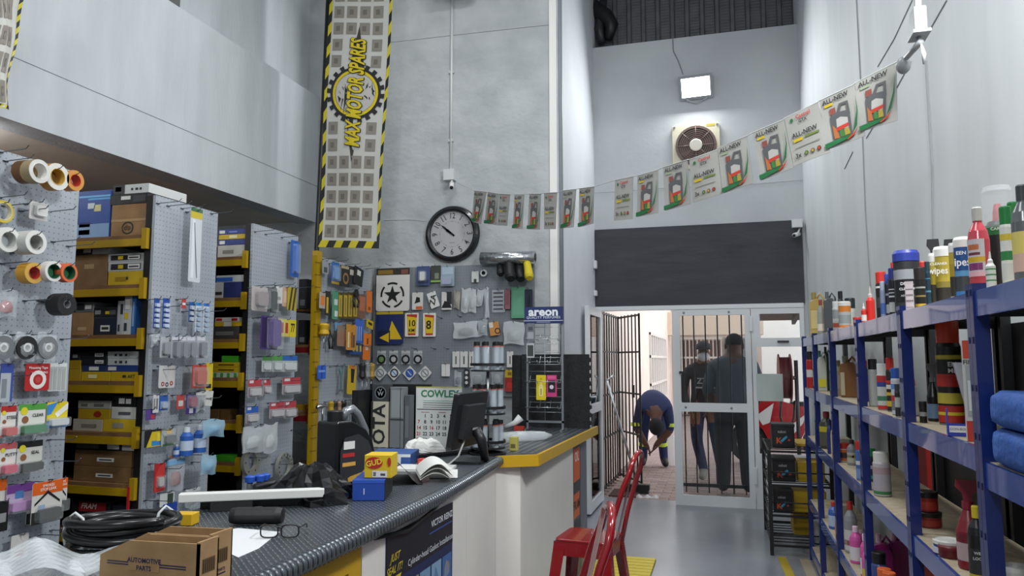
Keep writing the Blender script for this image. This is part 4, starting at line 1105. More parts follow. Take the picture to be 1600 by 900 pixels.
# ---- pegboard with hand tools
T = lambda *a, **k: hang(B4, *a, **k)
T('card', 504, 407, 513, 428, .05, 'gauge_pack', 'small grey gauge pack at the top by the yellow upright', '8f959a', [(.2, .1, .8, .5, '4a4d50')])
T('card', 518, 410, 530, 444, .06, 'blue_blister', 'blue and white blister near the top of the tool board', '2f66a8', [(.2, .3, .8, .6, 'c9d2da'), (0, 0, 1, .12, 'b5952a')], (.1, .15, .9, .85, .025, '5f8fc4'))
T('card', 531, 415, 546, 448, .07, 'strap_pack', 'black and tan tie down strap pack on the tool board', '252422', [('o', .6, .4, .3, '8a6a42', .18), (.1, .85, .9, .98, 'a89a7a')])
T('card', 544, 416, 556, 444, .06, 'strap_pack', 'narrow black strap pack between two wider ones', '2c2b29', [(.2, .5, .8, .8, 'b9b4a6')])
T('card', 553, 418, 567, 446, .07, 'strap_pack', 'black strap pack with white label at the row end', '1d1d1f', [(.3, .55, .7, .85, 'd2d0c8')], rot=-10)
T('card', 499, 457, 509, 482, .06, 'bit_pack', 'orange tool pack beside the yellow upright', 'a9a39c', [(.2, .2, .8, .8, 'd97a2c')])
T('card', 508, 455, 516, 493, .06, 'blade_pack', 'black and yellow blade pack next to the orange pack', '2a2820', [(.2, .1, .6, .75, 'c9a62a')])
T('card', 519, 454, 528, 499, .06, 'green_tool_card', 'tall green tool card in the yellow pack row', '4f8f6f', [(.4, .1, .95, .3, 'd2d8d2'), (.3, .5, .9, .7, 'c2cfc6')])
for i, (x0_, x1_, l_) in enumerate(((528, 535, 'yellow drill bit pack next to the green tool card'), (536, 543, 'second yellow drill bit pack from the green card'), (543, 551, 'third yellow drill bit pack from the green card'), (551, 559, 'fourth yellow drill bit pack from the green card'))):
    T('card', x0_, 457, x1_, 498, .06, 'drill_bit_pack', l_, '55491c', [(.12, .08, .88, .9, 'bda02a'), (.4, .15, .6, .8, '6e6a52')], cat='drill bits')
T('card', 559, 460, 571, 497, .06, 'cutter_pack', 'brownish orange cutter pack at the end of the yellow row', '7a5848', [(.2, .3, .9, .9, 'b5694a')])
T('tool', 551, 452, 562, 480, .1, 'utility_grip', 'black clamp handle hanging over the yellow packs', '1c1c1f', 'pliers', BLK)
T('card', 573, 454, 581, 488, .05, 'orange_pouch', 'single orange pouch hanging at the tool board corner', 'd9701e', [(.3, .1, .7, .25, '7a3c14')])
T('tool', 501, 505, 511, 545, .06, 'screwdriver', 'yellow and black handled screwdriver on the tool board', 'c9a11c', 'driver')
T('tool', 513, 503, 522, 545, .06, 'pliers', 'black gripped pliers beside the yellow screwdriver', '17171a', 'pliers')
T('card', 523, 504, 533, 517, .05, 'small_blue_pack', 'small pale blue pack above the brown packs', '6b9ac4', [(.2, .2, .8, .6, 'c9d8e4')])
T('card', 527, 508, 543, 541, .07, 'file_set', 'brown pack of files on the tool board', '8a7a6a', [(x_, .05, x_ + .1, .7, 'b06a4a') for x_ in (.1, .35, .6)] + [(.75, .3, .95, .8, 'd4d2cc')])
T('card', 541, 507, 556, 547, .09, 'socket_pack', 'orange and yellow socket pack in front of the blue set', 'c78a2c', [(.15, .1, .3, .7, 'e0d6b8'), (.5, .1, .65, .7, '8a4a22'), (.7, .1, .85, .6, '3a3a3c')])
T('card', 555, 499, 568, 536, .06, 'blue_key_set', 'bright blue hex key set card on the tool board', '3a66c0', [(x_, .1, x_ + .08, .7, 'a9bce0') for x_ in (.15, .4, .65)])
T('card', 546, 538, 568, 554, .05, 'blue_tray', 'flat blue tray of yellow bits under the hex key set', '2a4f8f', [(x_, .3, x_ + .12, .9, 'c9b42a') for x_ in (.2, .45, .7)])
T('card', 573, 500, 583, 513, .05, 'yellow_tag', 'tilted yellow and black tag card near the corner', 'c9ab1c', [(.2, .4, .8, .7, K_)], rot=-12)
T('card', 568, 521, 580, 540, .07, 'orange_glove', 'orange glove pack above its twin', 'e07a22', [(.4, .1, .6, .6, '7a4020')])
T('card', 567, 541, 578, 562, .06, 'orange_glove', 'orange glove pack hanging lowest of two', 'dd7420', [(.3, .7, .7, .95, 'c9c2b8')])
T('card', 496, 571, 509, 592, .05, 'blue_clamp', 'pair of blue clamp heads by the yellow upright', '2f5fc4', [(.45, 0, .55, 1, '1c3a80'), (.1, .5, .9, .65, '7f9fe0')])
T('tool', 529, 570, 536, 613, .05, 'puller_tool', 'slim steel puller tool with teal head', STEEL, 'wrench', mat('8fb0b4', .3, .8))
T('card', 543, 571, 556, 616, .06, 'yellow_caulker', 'long yellow and black caulking tool hung at a slant', 'cfae1e', [('p', [(.4, .4), (.7, .4), (.8, .95), (.3, .95)], K_), (.1, .88, .9, 1, 'c47a2c')], rot=-4)
for i, (x0_, x1_, l_) in enumerate(((563, 569, 'black ratchet bar nearest the caulking tool'), (570, 576, 'steel ratchet bar between two others'), (577, 583, 'gold topped ratchet bar at the board corner'))):
    T('tool', x0_, 567, x1_, 618, .06, 'ratchet_bar', l_, ('1c1c1f', '8f9194', 'a88a3a')[i], 'driver')
T('tool', 495, 630, 512, 684, .07, 'claw_hammer', 'claw hammer with black and yellow grip', 'c9a11c', 'hammer')
for i, (x0_, x1_, l_) in enumerate(((514, 520, 'yellow topped black screwdriver in the lower tool row'), (521, 526, 'second black screwdriver in the lower tool row'), (527, 532, 'tan topped screwdriver in the lower tool row'), (533, 539, 'thick black screwdriver ending the lower tool row'))):
    T('tool', x0_, 627, x1_, 662, .06, 'screwdriver', l_, ('a88a1e', '2a2a2c', '9c7a5c', '151517')[i], 'driver')
for x0_, x1_, l_ in ((545, 550, 'dark steel spanner in the lower tool row'), (551, 556, 'bright steel spanner beside the dark one')):
    T('tool', x0_, 624, x1_, 660, .05, 'spanner', l_, STEEL, 'wrench')
T('card', 558, 622, 566, 640, .05, 'white_lock_pack', 'small white and black lock pack beside a blue pack', 'c2c4c4', [(.1, .1, .9, .4, '2a2a2c')])
T('card', 566, 614, 583, 652, .07, 'grinder_pack', 'blue pack with round silver grinding cup', '24479c', [('o', .6, .3, .34, 'b9bcbe'), (.55, .75, .95, .95, 'd2d6da')], (.3, .1, .9, .5, .03, 'c4c7c9'))
hooks(B4, .14, [(504, 405), (520, 409), (540, 414), (556, 417), (572, 420), (504, 572), (515, 573), (560, 570), (505, 690), (530, 690), (552, 625)])
# ================================================================ pegboard on the clock wall
pb_ = thing('pegboard', 'wide grey pegboard on the plaster wall below the clock', 'pegboard', (-2.34, 6.17, 1.2))
pn_ = MB().box(-3.1, 6.152, 1.19, -1.58, 6.199, 2.345, PEGY).build('panel', pb_)
B5 = dict(ax='Y', val=6.152, s=-1, fr=fY, panel=pn_)
T = lambda *a, **k: hang(B5, *a, **k)
def star(n=5, R=1, r=.4, rot=90):
    return [((R if i % 2 == 0 else r) * math.cos(R_(rot + 180 * i / n)), (R if i % 2 == 0 else r) * math.sin(R_(rot + 180 * i / n))) for i in range(2 * n)]
r_ = T('card', 588, 419, 640, 486, .03, 'star_decal', 'white decal pack with a worn black star in a ring', 'd6d4cf', [(0, .84, 1, 1, '2a2620'), (.05, .86, .5, .96, '8a6a1e'), (.75, .86, .95, .96, '7a4a3a')], cat='decal')
C_ = at(613, 461, 'Y', 6.118); M_ = fY(C_)
m_ = MB(M_)
s_ = .085
for k_ in range(5):
    a0_ = 54 + 72 * k_ + 10
    pts_ = [(.118 * math.cos(R_(a0_ + t_ * 5.2)), .118 * math.sin(R_(a0_ + t_ * 5.2))) for t_ in range(11)] + [(.1 * math.cos(R_(a0_ + t_ * 5.2)), .1 * math.sin(R_(a0_ + t_ * 5.2))) for t_ in range(10, -1, -1)]
    for q_ in range(10):
        m_.flat([pts_[q_], pts_[q_ + 1], pts_[20 - q_], pts_[21 - q_]], 0, '1b1b1c')
st_ = star(5, .088, .034)
for q_ in range(10):
    m_.flat([(0, 0), st_[q_], st_[(q_ + 1) % 10]], .0004, '1b1b1c')
m_.build('star_print', r_)
T('card', 588, 487, 630, 538, .03, 'triangle_decal', 'navy pack with two yellow warning triangle reflectors', '1d2c5c', [(.0, .92, 1, 1, 'b8a02a'), ('p', [(.4, .15), (.96, .15), (.58, .72)], 'd8b41e'), (.08, .05, .52, .42, '16213f'), ('p', [(.12, .2), (.48, .36), (.48, .06)], 'd8b41e')], cat='reflector')
T('card', 633, 489, 654, 526, .03, 'speed_decal', 'white sticker with red and yellow panel reading 10', 'dddbd3', [('p', [(.22, .06), (.78, .06), (.9, .94), (.12, .94)], 'b3321f'), ('p', [(.24, .14), (.76, .14), (.88, .8), (.14, .86)], 'd9bb1e')], None, [('10', .36, .5, .55, K_), ('KM', .2, .5, .26, K_)], cat='decal')
T('card', 661, 489, 681, 526, .03, 'speed_decal', 'white sticker whose red framed yellow panel shows an eight', 'dddbd3', [('p', [(.22, .06), (.78, .06), (.86, .9), (.12, .94)], 'b3321f'), ('p', [(.24, .14), (.76, .14), (.8, .8), (.14, .84)], 'd9bb1e')], None, [('8', .5, .45, .48, K_)], cat='decal')
T('card', 651, 416, 672, 446, .04, 'clip_blister', 'blue card with white phone clip near the board top', '3d4d7a', [(.1, .1, .9, .3, '2a3558')], (.25, .2, .75, .75, .04, 'd6d8d8'))
T('card', 673, 415, 689, 441, .03, 'mount_card', 'black card with green lower stripe', '3a3d38', [(.0, 0, 1, .12, '7fae4a'), (.4, .2, .8, .55, '77806f')])
T('card', 689, 416, 710, 447, .04, 'mirror_card', 'pale blue card with a rounded mirror blister', '8fa3b4', [(.1, .6, .9, .95, 'a9b9c6')], (.08, .03, .92, .45, .04, '9aa3bf'))
T('card', 644, 457, 661, 484, .03, 'hook_card', 'white card with black hook and orange base', 'd2d0cc', [('p', [(.2, .35), (.75, .45), (.7, .7), (.4, .75), (.3, .5)], K_), (.35, .02, .95, .2, 'c9622c')])
T('card', 670, 456, 684, 481, .03, 'country_decal', 'tilted white oval style sticker reading ZA', 'dcdbd7', (), None, [('ZA', .5, .5, .5, K_, 62)], rot=20, cat='decal')
T('card', 690, 456, 706, 484, .03, 'nozzle_card', 'white card with dark nozzle part', 'cfcdca', [(.5, .3, 1, 1, '2a2a2c'), ('p', [(0, .1), (1, .1), (.8, .4), (.3, .5)], '1d1d1f')])
for i, (x0_, y0_, x1_, y1_, rr_, l_) in enumerate(((709, 455, 719, 482, -3, 'narrow beige sachet on the upper back board'), (721, 451, 732, 488, -2, 'first of two tall clear cable tie bags'), (732, 451, 744, 488, 1, 'second of two tall clear cable tie bags'), (744, 452, 755, 478, -12, 'short tilted clear cable tie bag'), (757, 450, 764, 497, 2, 'long thin clear cable tie pack'))):
    T('bag', x0_, y0_, x1_, y1_, .03, 'cable_tie_bag', l_, ('a8a290', '9aa2a4', '9aa2a4', 'a4aaac', 'b4babc')[i], None, CLR2 if i else mat('a39f92', .5, alpha=.8), rot=rr_)
T('card', 769, 453, 789, 488, .03, 'needle_card', 'clear sheet of five black inked needles', CLR, [(.1, .12 + k_ * .18, .85, .17 + k_ * .18, K_) for k_ in range(5)])
T('card', 788, 452, 797, 483, .03, 'pink_sheet', 'narrow pink sachet beside the green sheet', '9c6570', [(.2, .2, .8, .8, '8a5560')], cat='sachet')
T('card', 799, 449, 821, 497, .04, 'green_sheet', 'translucent green plastic sheet hung on the back board', '5c9a78', [(.1, .1, .9, .9, '65a482')], cat='sheet')
T('card', 820, 452, 832, 490, .05, 'spray_card', 'dark blue blister with a curved black tool', '1d2740', [('p', [(.3, .1), (.6, .1), (.75, .6), (.55, .9), (.45, .6)], '0f1116')])
T('card', 737, 424, 748, 441, .03, 'valve_card', 'small white card with dark valve near the board top', 'c9cbca', [(.3, .0, .7, .3, '3c3f42')])
T('roll', 750, 421, 761, 432, .04, 'tape_roll', 'small white tape roll with black core on the back board', .03, 'c9cbca', None, .55, '1c1c1e', '1c1c1e')
for (x0_, y0_, x1_, y1_, c_, n_, l_) in ((774, 408, 789, 432, '17171a', 0, 'black rubber funnel boot nearest the white roll'), (786, 410, 808, 439, '17171a', 0, 'black rubber funnel boot, larger middle one'), (802, 408, 822, 440, '17171a', 0, 'black rubber funnel boot beside the yellow one'), (817, 408, 834, 438, 'd6c01e', 0, 'yellow rubber funnel boot under the foil roll')):
    C_ = at((x0_ + x1_) / 2, (y0_ + y1_) / 2, 'Y', 6.08 if x0_ in (774, 802) else 6.02)
    w_, h_ = (x1_ - x0_) / F * 6.4, (y1_ - y0_) / F * 6.4
    r_ = thing('rubber_boot', l_, 'boot', (C_.x, C_.y, C_.z - h_ / 2))
    M_ = fY(C_) @ rotc(18) @ rota(-35)
    MB(M_).lathe([(w_ * .3, -h_ * .55), (w_ * .42, -h_ * .4), (w_ * .36, h_ * .1), (w_ * .34, h_ * .5), (w_ * .28, h_ * .5), (w_ * .26, h_ * .1)], c_, 14).build('body', r_)
    MB(M_).lathe([(w_ * .36, h_ * .46), (w_ * .38, h_ * .5), (w_ * .34, h_ * .54)], c_, 14).build('rim', r_)
    hook(B5, (C_.x, 6.152, C_.z + h_ * .3), .12)
FOIL = tex_mat('foil', 'b8bcbe', 'd4d8da', 20, .22, .3, 25, 4, metal=.9)
r_ = thing('foil_roll', 'silver foil insulation roll lying along the pegboard top', 'roll', (-1.84, 6.09, 2.35))
A_, Bq = at(752, 404, 'Y', 6.09), at(836, 402, 'Y', 6.09)
MB().cyl(A_, Bq, .055, FOIL, 20).build('foil', r_)
MB().cyl(Bq, Bq + Vector((.004, 0, 0)), .035, '2a2a2c', 14).build('core', r_)
for i, (x_, c_) in enumerate(((596, '6f8f5a'), (615, 'b5b5b5'), (634, 'a5a5a8'), (653, 'b0b3b8'))):
    r_ = T('card', x_ - 7, 548, x_ + 7, 569, .02, 'key_ring', ('round black key ring with green centre', 'round black key ring with white centre next to the green one', 'round black key ring with grey slash centre', 'round black key ring with figured centre at the row end')[i], CLR, [(.02, .8, .98, 1, 'b9bcbc'), ('o', .5, .36, .48, '17171a'), ('o', .5, .36, .28, c_)], cat='key ring')
for i, (x_, c_) in enumerate(((594, '8d9093'), (616, '3a7ab8'), (640, '2a4f9c'), (664, '8d9093'))):
    x0_ = x_ - 8
    T('card', x0_, 575, x_ + 8, 591, .02, 'badge_card', ('white diamond badge card with slanted silver badge', 'white diamond badge card with black ringed blue badge', 'white diamond badge card with solid blue oval badge', 'white diamond badge card with striped silver badge')[i], 'd6d6d2', [('o', .5, .5, .4, '1d1d20' if i == 1 else c_), ('o', .5, .5, .28, ('d0d2d4', 'c9d6e4', '3c62b4', 'd0d2d4')[i]), (.46, .2, .54, .8, ('4a4d50', '3a7ab8', 'd6d6d2', '4a4d50')[i])], rot=45, hk=False, cat='badge')
T('card', 690, 569, 703, 588, .03, 'folded_tag', 'two folded white tags on the back board', 'd9d8d4', [(.48, 0, .52, 1, 'a9a9a6')])
for x0_, y0_, x1_, y1_, cc_, hd_, l_ in ((709, 503, 746, 528, '3a3c3e', None, 'wide shiny bag with two dark knobs'), (747, 500, 761, 525, '8f9698', None, 'grey translucent pouch beside the shiny bag'), (787, 503, 819, 538, '9aa0a2', None, 'large crumpled clear bag hung beside the green sheet'),
                                         (710, 580, 721, 604, '3a3d40', None, 'small clear bag with dark clip in the bottom row'), (735, 575, 759, 604, '8f979a', None, 'flat clear bag in the bottom row of the back board'), (768, 574, 786, 604, 'b0b4b4', 'b5bab8', 'clear bag with white label in the bottom row')):
    T('bag', x0_, y0_, x1_, y1_, .05, 'parts_bag', l_, cc_, hd_, CLR2 if x0_ in (709, 787) else CLR)
T('card', 765, 503, 780, 524, .04, 'cable_pack', 'orange and white pack with black cable looped over it', 'c98a4a', [(.0, .6, .4, 1, 'd6d2ca'), ('o', .8, .3, .3, '1c1c1e', .2)], rot=8)
for x0_, x1_, l_ in ((707, 718, 'white hook card, first of the row under the shiny bag'), (719, 731, 'white hook card with black clip, second in its row'), (733, 741, 'beige hook card behind the rotating stand'), (792, 802, 'white hook card right of the rotating stand')):
    T('card', x0_, 549, x1_, 574, .03, 'hook_card', l_, 'cfcfca', [(.4, .2, .6, .7, '5a5c5e')])
T('card', 725, 577, 733, 603, .03, 'bulb_strip', 'black strip of small silver bulbs', '2a2c2e', [('o', .5, .2, .3, 'c9cbcc'), ('o', .5, .5, .3, 'c9cbcc'), ('o', .5, .8, .3, 'c9cbcc')])
T('card', 789, 578, 804, 612, .04, 'red_bulb_card', 'yellow headed card with a red bulb', 'a83228', [(0, .65, 1, 1, 'd0b02a'), (.3, .75, .7, .9, '8a6a1e'), ('o', .5, .3, .32, 'c93428')])
hooks(B5, .1, [(610, 415), (632, 414), (690, 497), (720, 495), (650, 545), (700, 545), (760, 545), (680, 545), (830, 500)])

# ================================================================ counter
RUB = tex_mat('checker_plate_rubber', '3d4144', '5a5f63', 30, .28, 0)
def plate_mat():
    m = bpy.data.materials.new('checker_plate')
    m.use_nodes = True
    t = m.node_tree; b = t.nodes['Principled BSDF']
    b.inputs['Base Color'].default_value = lin('5b6267')
    b.inputs['Metallic'].default_value = .35
    b.inputs['Roughness'].default_value = .3
    N, L = t.nodes.new, t.links.new
    tc = N('ShaderNodeTexCoord'); mp = N('ShaderNodeMapping'); mp.inputs['Rotation'].default_value = (0, 0, R_(45)); mp.inputs['Scale'].default_value = (34, 34, 34)
    L(tc.outputs['Object'], mp.inputs[0])
    ck = N('ShaderNodeTexBrick'); ck.inputs['Scale'].default_value = 1; ck.inputs['Mortar Size'].default_value = .26; ck.inputs['Mortar Smooth'].default_value = .6; ck.inputs['Row Height'].default_value = .5; ck.inputs['Brick Width'].default_value = 1.1
    L(mp.outputs[0], ck.inputs[0])
    bp = N('ShaderNodeBump'); bp.inputs['Strength'].default_value = .9; bp.inputs['Distance'].default_value = .004; bp.invert = True
    L(ck.outputs['Fac'], bp.inputs['Height']); L(bp.outputs[0], b.inputs['Normal'])
    mx = N('ShaderNodeMix'); mx.data_type = 'RGBA'; mx.inputs[6].default_value = lin('878f96'); mx.inputs[7].default_value = lin('474d52')
    L(ck.outputs['Fac'], mx.inputs[0]); L(mx.outputs[2], b.inputs['Base Color'])
    return m
PLATE = plate_mat()
EDGE = [(-1.075, .95), (-1.068, 1.5), (-1.06, 2.0), (-1.07, 2.7), (-1.105, 3.2), (-1.15, 3.74)]
ct = thing('shop_counter', 'long white panelled counter with checker plate top and yellow trim', 'counter', (-1.5, 3.2, 0))
MB().prism(EDGE + [(-2.05, 3.74), (-2.05, 3.6), (-1.74, 3.45), (-1.72, .95)], .968, 1.0, PLATE).build('worktop', ct)
m_ = MB().prism([(-1.15, 3.741), (-.972, 3.86), (-.955, 5.62), (-2.05, 5.62), (-2.05, 3.741)], .968, .999, mat('474c50', .35, .3))
m_.build('far_worktop', ct)
for i in range(22):
    x_ = -1.03 - i * .045
    MB().box(x_, 3.9, .999, x_ + .016, 5.6, 1.0005, mat('6a7177', .3, .4)).build('groove_strip', ct)
m_ = MB().tube([(x_ + .002, y_, .978) for x_, y_ in EDGE], .024, mat('2f3336', .35, .2), 10)
m_.build('rubber_edge', ct)
m_ = MB()
for k_ in range(len(EDGE) - 1):
    A_, Bq = Vector((*EDGE[k_], .978)), Vector((*EDGE[k_ + 1], .978))
    n_ = int((Bq - A_).length / .022)
    for i in range(n_):
        p_ = A_.lerp(Bq, i / n_)
        m_.tube([p_ + Vector((.002, 0, 0)), p_ + Vector((.002, .012, 0))], .0275, mat('5f666b', .25, .5), 8)
m_.build('edge_ribs', ct, kind='stuff')
YT = mat('c29a1e', .4, name='counter_yellow')
m_ = MB(); m_.prism([(-1.16, 3.715), (-.96, 3.835), (-.955, 3.86), (-1.15, 3.741)], .945, 1.004, YT); m_.build('yellow_trim', ct)
m_ = MB(); m_.prism([(-.96, 3.835), (-.94, 5.62), (-.957, 5.62), (-.975, 3.86)], .945, 1.004, YT); m_.build('yellow_trim', ct)
PANEL = tex_mat('white_counter_panel', 'dedbd5', 'e6e3dd', 2, .45, .02)
MB().prism([(-1.1, 2.135), (-1.1, 3.1), (-1.14, 3.1), (-1.14, 2.135)], .02, .965, PANEL).build('front_panel', ct)
MB().prism([(-1.1, 3.102), (-1.168, 3.745), (-1.2, 3.745), (-1.14, 3.102)], .02, .965, PANEL).build('front_panel', ct)
MB().prism([(-1.168, 3.747), (-1.06, 3.84), (-1.08, 3.87), (-1.19, 3.77)], .02, .945, PANEL).build('front_panel', ct)
MB().prism([(-1.057, 3.846), (-1.0, 4.95), (-1.04, 4.95), (-1.09, 3.86)], .02, .945, PANEL).build('front_panel', ct)
MB().box(-1.95, 4.98, .02, -1.04, 5.5, .965, '9a9894').build('end_carcass', ct)
MB().box(-1.7, 2.2, .02, -1.16, 3.0, .965, 'a5a29c').build('carcass', ct)
# graphic end panel
gp = MB().box(-1.04, 4.952, .02, -1.0, 5.45, .944, '5d5f69').build('graphic_panel', ct)
m_ = MB(fX((-1.0, 5.2, .5)))
m_.rect(-.24, .18, -.02, .4, .002, 'd9622c'); m_.rect(-.24, -.06, -.05, .1, .002, 'd9622c')
m_.text('OIL', .09, -.13, .34, .003, 'efe6df', bold=.02); m_.text('FRAM', .085, -.145, .02, .003, '3a2a26', bold=.02)
m_.rect(-.24, .1, -.02, .18, .002, '3c3d44'); m_.rect(.0, -.45, .24, .43, .0015, '6f7180'); m_.rect(-.24, -.2, -.02, -.08, .002, '34353a')
m_.flat([(-.24, -.42), (.2, -.12), (.2, -.1), (-.24, -.36)], .0025, '85878f')
m_.build('graphic_print', gp)
# yellow framed display case under the near worktop
for a in ((.95, .865, 2.13, .955), (2.05, .02, 2.13, .865), (.95, .02, 1.03, .865), (.95, .02, 2.13, .1)):
    MB().box(-1.14, a[0], a[1], -1.1, a[2], a[3], YT).build('case_frame', ct)
MB().box(-1.125, 1.0, .1, -1.12, 2.06, .87, GLASS).build('case_glass', ct)
MB().box(-1.7, .95, .02, -1.6, 2.15, .965, '55504a').build('case_back', ct)
for i, (y_, z_, w_, h_, c_, l_) in enumerate(((1.86, .64, .1, .17, 'c9c6c0', 'white display pack'), (1.72, .66, .09, .12, '6d5a50', 'brown display pack'), (1.58, .62, .1, .14, 'd0cfca', 'pale display pack'), (1.97, .66, .05, .15, '4f6a80', 'blue display pack'), (1.44, .6, .1, .16, 'b5aaa0', 'beige display pack'))):
    tag(MB().box(-1.3, y_, .592, -1.2, y_ + w_, z_ + h_, c_).build('display_pack'), l_ + ' standing inside the yellow framed glass case', 'pack')
MB().box(-1.58, 1.0, .578, -1.15, 2.04, .59, CLR2).build('case_shelf', ct)
m_ = MB().tube([(-1.09, 2.2, .935), (-1.085, 2.45, .905), (-1.085, 2.7, .935), (-1.1, 2.85, .962)], .007, BLK, 6)
m_.build('loose_cable', ct)
# poster on the front panel
po = MB().box(-1.099, 2.3, .2, -1.096, 2.92, .918, '1d2b52').build('gasket_poster')
tag(po, 'navy wall poster about gasket fitting stuck on the white counter front', 'poster')
m_ = MB(fX((-1.096, 2.61, .56)))
m_.rect(-.31, .2, .31, .357, .0008, '1a1d26')
m_.text('VICTOR REINZ', .034, .19, .315, .0015, 'cfd3da', bold=.02)
m_.rect(.06, .282, .3, .287, .0015, '3a56a0')
m_.text('Cylinder-head Gasket Installation', .033, .085, .225, .0015, 'd8dde4')
m_.text('JUST', .036, -.245, .275, .0015, 'cdb52c', shear=.4, bold=.01); m_.text('SEAL IT!', .036, -.25, .235, .0015, 'cdb52c', shear=.4, bold=.01)
m_.flat([(-.305, .2), (-.2, .2), (-.19, .212), (-.3, .212)], .0015, 'cdb52c')
cl_ = ['9b9a86', '6f93b4', '7fa0bd', '3f68a0', '5d7da4', 'a98a52', 'b0a888', '8f7a5a', 'c0b8a0', '9a8258', 'b9b4a8', '7a88a0']
for i in range(4):
    for j in range(3):
        m_.rect(-.14 + i * .112, .06 - j * .14, -.04 + i * .112, .165 - j * .14, .0012, cl_[(i + j * 4) % 12])
        m_.disc(-.09 + i * .112, .11 - j * .14, .03, .0016, cl_[(i * 5 + j * 3 + 4) % 12], 10)
        m_.flat([(-.13 + i * .112, .07 - j * .14), (-.06 + i * .112, .09 - j * .14), (-.1 + i * .112, .15 - j * .14)], .0018, cl_[(i * 7 + j + 2) % 12])
m_.build('poster_print', po)

# ---------------------------------------------------------------- things on the counter
def cp(x, y, z=1.0): return at(x, y, 'Z', z)
# oil jug
C_ = Vector((-1.46, 2.69, 1.001))
jg = thing('oil_jug', 'black five litre oil jug with silver shoulder standing on the counter', 'jug', C_)
n_ = Vector((.93, -.36, 0)).normalized(); u_ = Vector((.36, .93, 0))
M_ = frame(C_, u_, n_)
JB = mat('17181a', .32, name='jug_black')
sil = [(-.1, 0), (.1, 0), (.105, .02), (.105, .16), (.09, .22), (.06, .27), (-.02, .265), (-.06, .3), (-.1, .3), (-.105, .22), (-.105, .02)]
MB(M_).prism([(-.1, .0), (.088, 0), (.094, .01), (.094, .13), (.08, .18), (.045, .225), (.0, .25), (-.03, .262), (-.1, .262), (-.105, .25), (-.105, .01)], -.06, .06, JB).build('body', jg, .006)
MB(M_).lathe([(.03, .26), (.031, .298), (.027, .302)], BLK, 14, (-.066, 0, 0)).build('cap', jg)
MB(M_).tube([(-.03, .262, 0), (-.01, .297, 0), (.02, .303, 0), (.05, .28, 0), (.09, .215, 0), (.1, .16, 0), (.094, .1, 0)], [.014, .018, .019, .018, .017, .016, .012], mat('8b8f93', .3, .5), 10).build('handle', jg)
m_ = MB(M_)
m_.flat([(-.09, .03), (.075, .03), (.08, .12), (.05, .18), (.0, .21), (-.07, .2), (-.09, .15)], .0665, '2b2c30')
m_.rect(-.075, .155, -.02, .185, .068, 'd6d4d0'); m_.rect(-.08, .125, -.02, .14, .068, 'b02a28'); m_.rect(-.08, .09, -.015, .105, .068, 'c99a4a')
m_.flat([(-.085, .03), (.06, .03), (.07, .1), (.02, .06), (-.04, .05)], .0672, 'b8923a'); m_.flat([(-.03, .035), (.05, .035), (.06, .08)], .0685, '8c8f92'); m_.flat([(-.085, .032), (-.05, .032), (-.06, .07)], .0685, '2f3034')
m_.build('label', jg)
def boxat(name, label, P, u, w, d, h, col, pr=(), cat='box', side=None):
    """box with its front left bottom corner at P, front along u, print on the front"""
    u = Vector((u[0], u[1], 0)).normalized(); n = Vector((u.y, -u.x, 0))
    M = frame(P, u, n)
    o = tag(MB(M).box(0, 0, -d, w, h, 0, col).build(name, bevel=.002), label, cat)
    m = MB(M)
    for p in pr:
        if p[0] == 't': m.text(p[1], p[2] * h, p[3] * w, p[4] * h, .0018, p[5], bold=.02, rot=p[6] if len(p) > 6 else 0, sx=p[7] if len(p) > 7 else 1)
        elif p[0] == 'o': m.disc(p[1] * w, p[2] * h, p[3] * w, .0014, p[5], 18, p[4] * h)
        else: m.rect(p[0] * w, p[1] * h, p[2] * w, p[3] * h, .001, p[4])
    if side:
        m.add([(w + .001, 0, -d), (w + .001, 0, 0), (w + .001, h, 0), (w + .001, h, -d)], [(0, 1, 2, 3)], side)
    if pr or side: m.build('print', o)
    return o
P_ = cp(550, 783); boxat('parts_box', 'blue parts box under the yellow box on the counter', P_ + Vector((0, 0, .001)), (.95, .3), .115, .2, .072, '1f46a0', [(.35, .3, .38, .6, 'c9d2e0'), (.0, .85, 1, 1, '2a55b8')], side='17181c')
boxat('filter_box', 'yellow filter box with red oval logo on the blue box', P_ + Vector((.02, .05, .0745)), (.95, .2), .1, .1, .082, 'd3b21a', [('o', .36, .66, .32, .26, 'b0281e'), ('t', 'GUD', .34, .36, .66, 'e8d23a', 12), (.3, .04, .85, .32, 'dcdad2'), (.34, .08, .44, .26, '3a3a3c'), (.6, .1, .78, .2, '3a3a3c'), ('o', .92, .7, .07, .2, 'b0281e')])
P_ = cp(573, 728); boxat('long_box', 'long white topped blue box lying behind the yellow one', P_ + Vector((0, 0, .001)), (.9, .2), .21, .22, .055, '2a4f8f', [(0, .75, 1, 1, 'cfd6dc'), (.62, .1, .78, .75, 'd2d4d2'), (0, 0, .35, .7, 'aebccb')])
# catalogue left open, pages curling over the edge
bk_ = thing('catalogue', 'thick black catalogue lying open with curling white pages', 'book', cp(655, 755) + Vector((-.05, .1, .001)))
M_ = fZ(BASE[bk_.name], 28)
m_ = MB(M_); m_.grid(lambda u, v: (-.24 + .25 * u, -.15 + .28 * v, .002 + .105 * math.sin(math.pi * min(1, u * 1.15)) ** 1.0 * (1 - .4 * v)), 12, 4, '1b1b1d'); m_.grid(lambda u, v: (-.24 + .25 * u, -.15 + .28 * v, .0), 3, 3, '1b1b1d'); m_.build('cover', bk_)
for k_ in range(3):
    m_ = MB(M_); m_.grid(lambda u, v: (.0 + (.15 - k_ * .012) * u, -.13 + .26 * v, .004 + .05 * math.sin(math.pi * (u * .95 + .03)) * (1 - .2 * k_) - .008 * k_ + .022), 14, 4, ('dcdcd8', 'd2d2ce', 'e0e0dc')[k_]); m_.build('page_block', bk_)
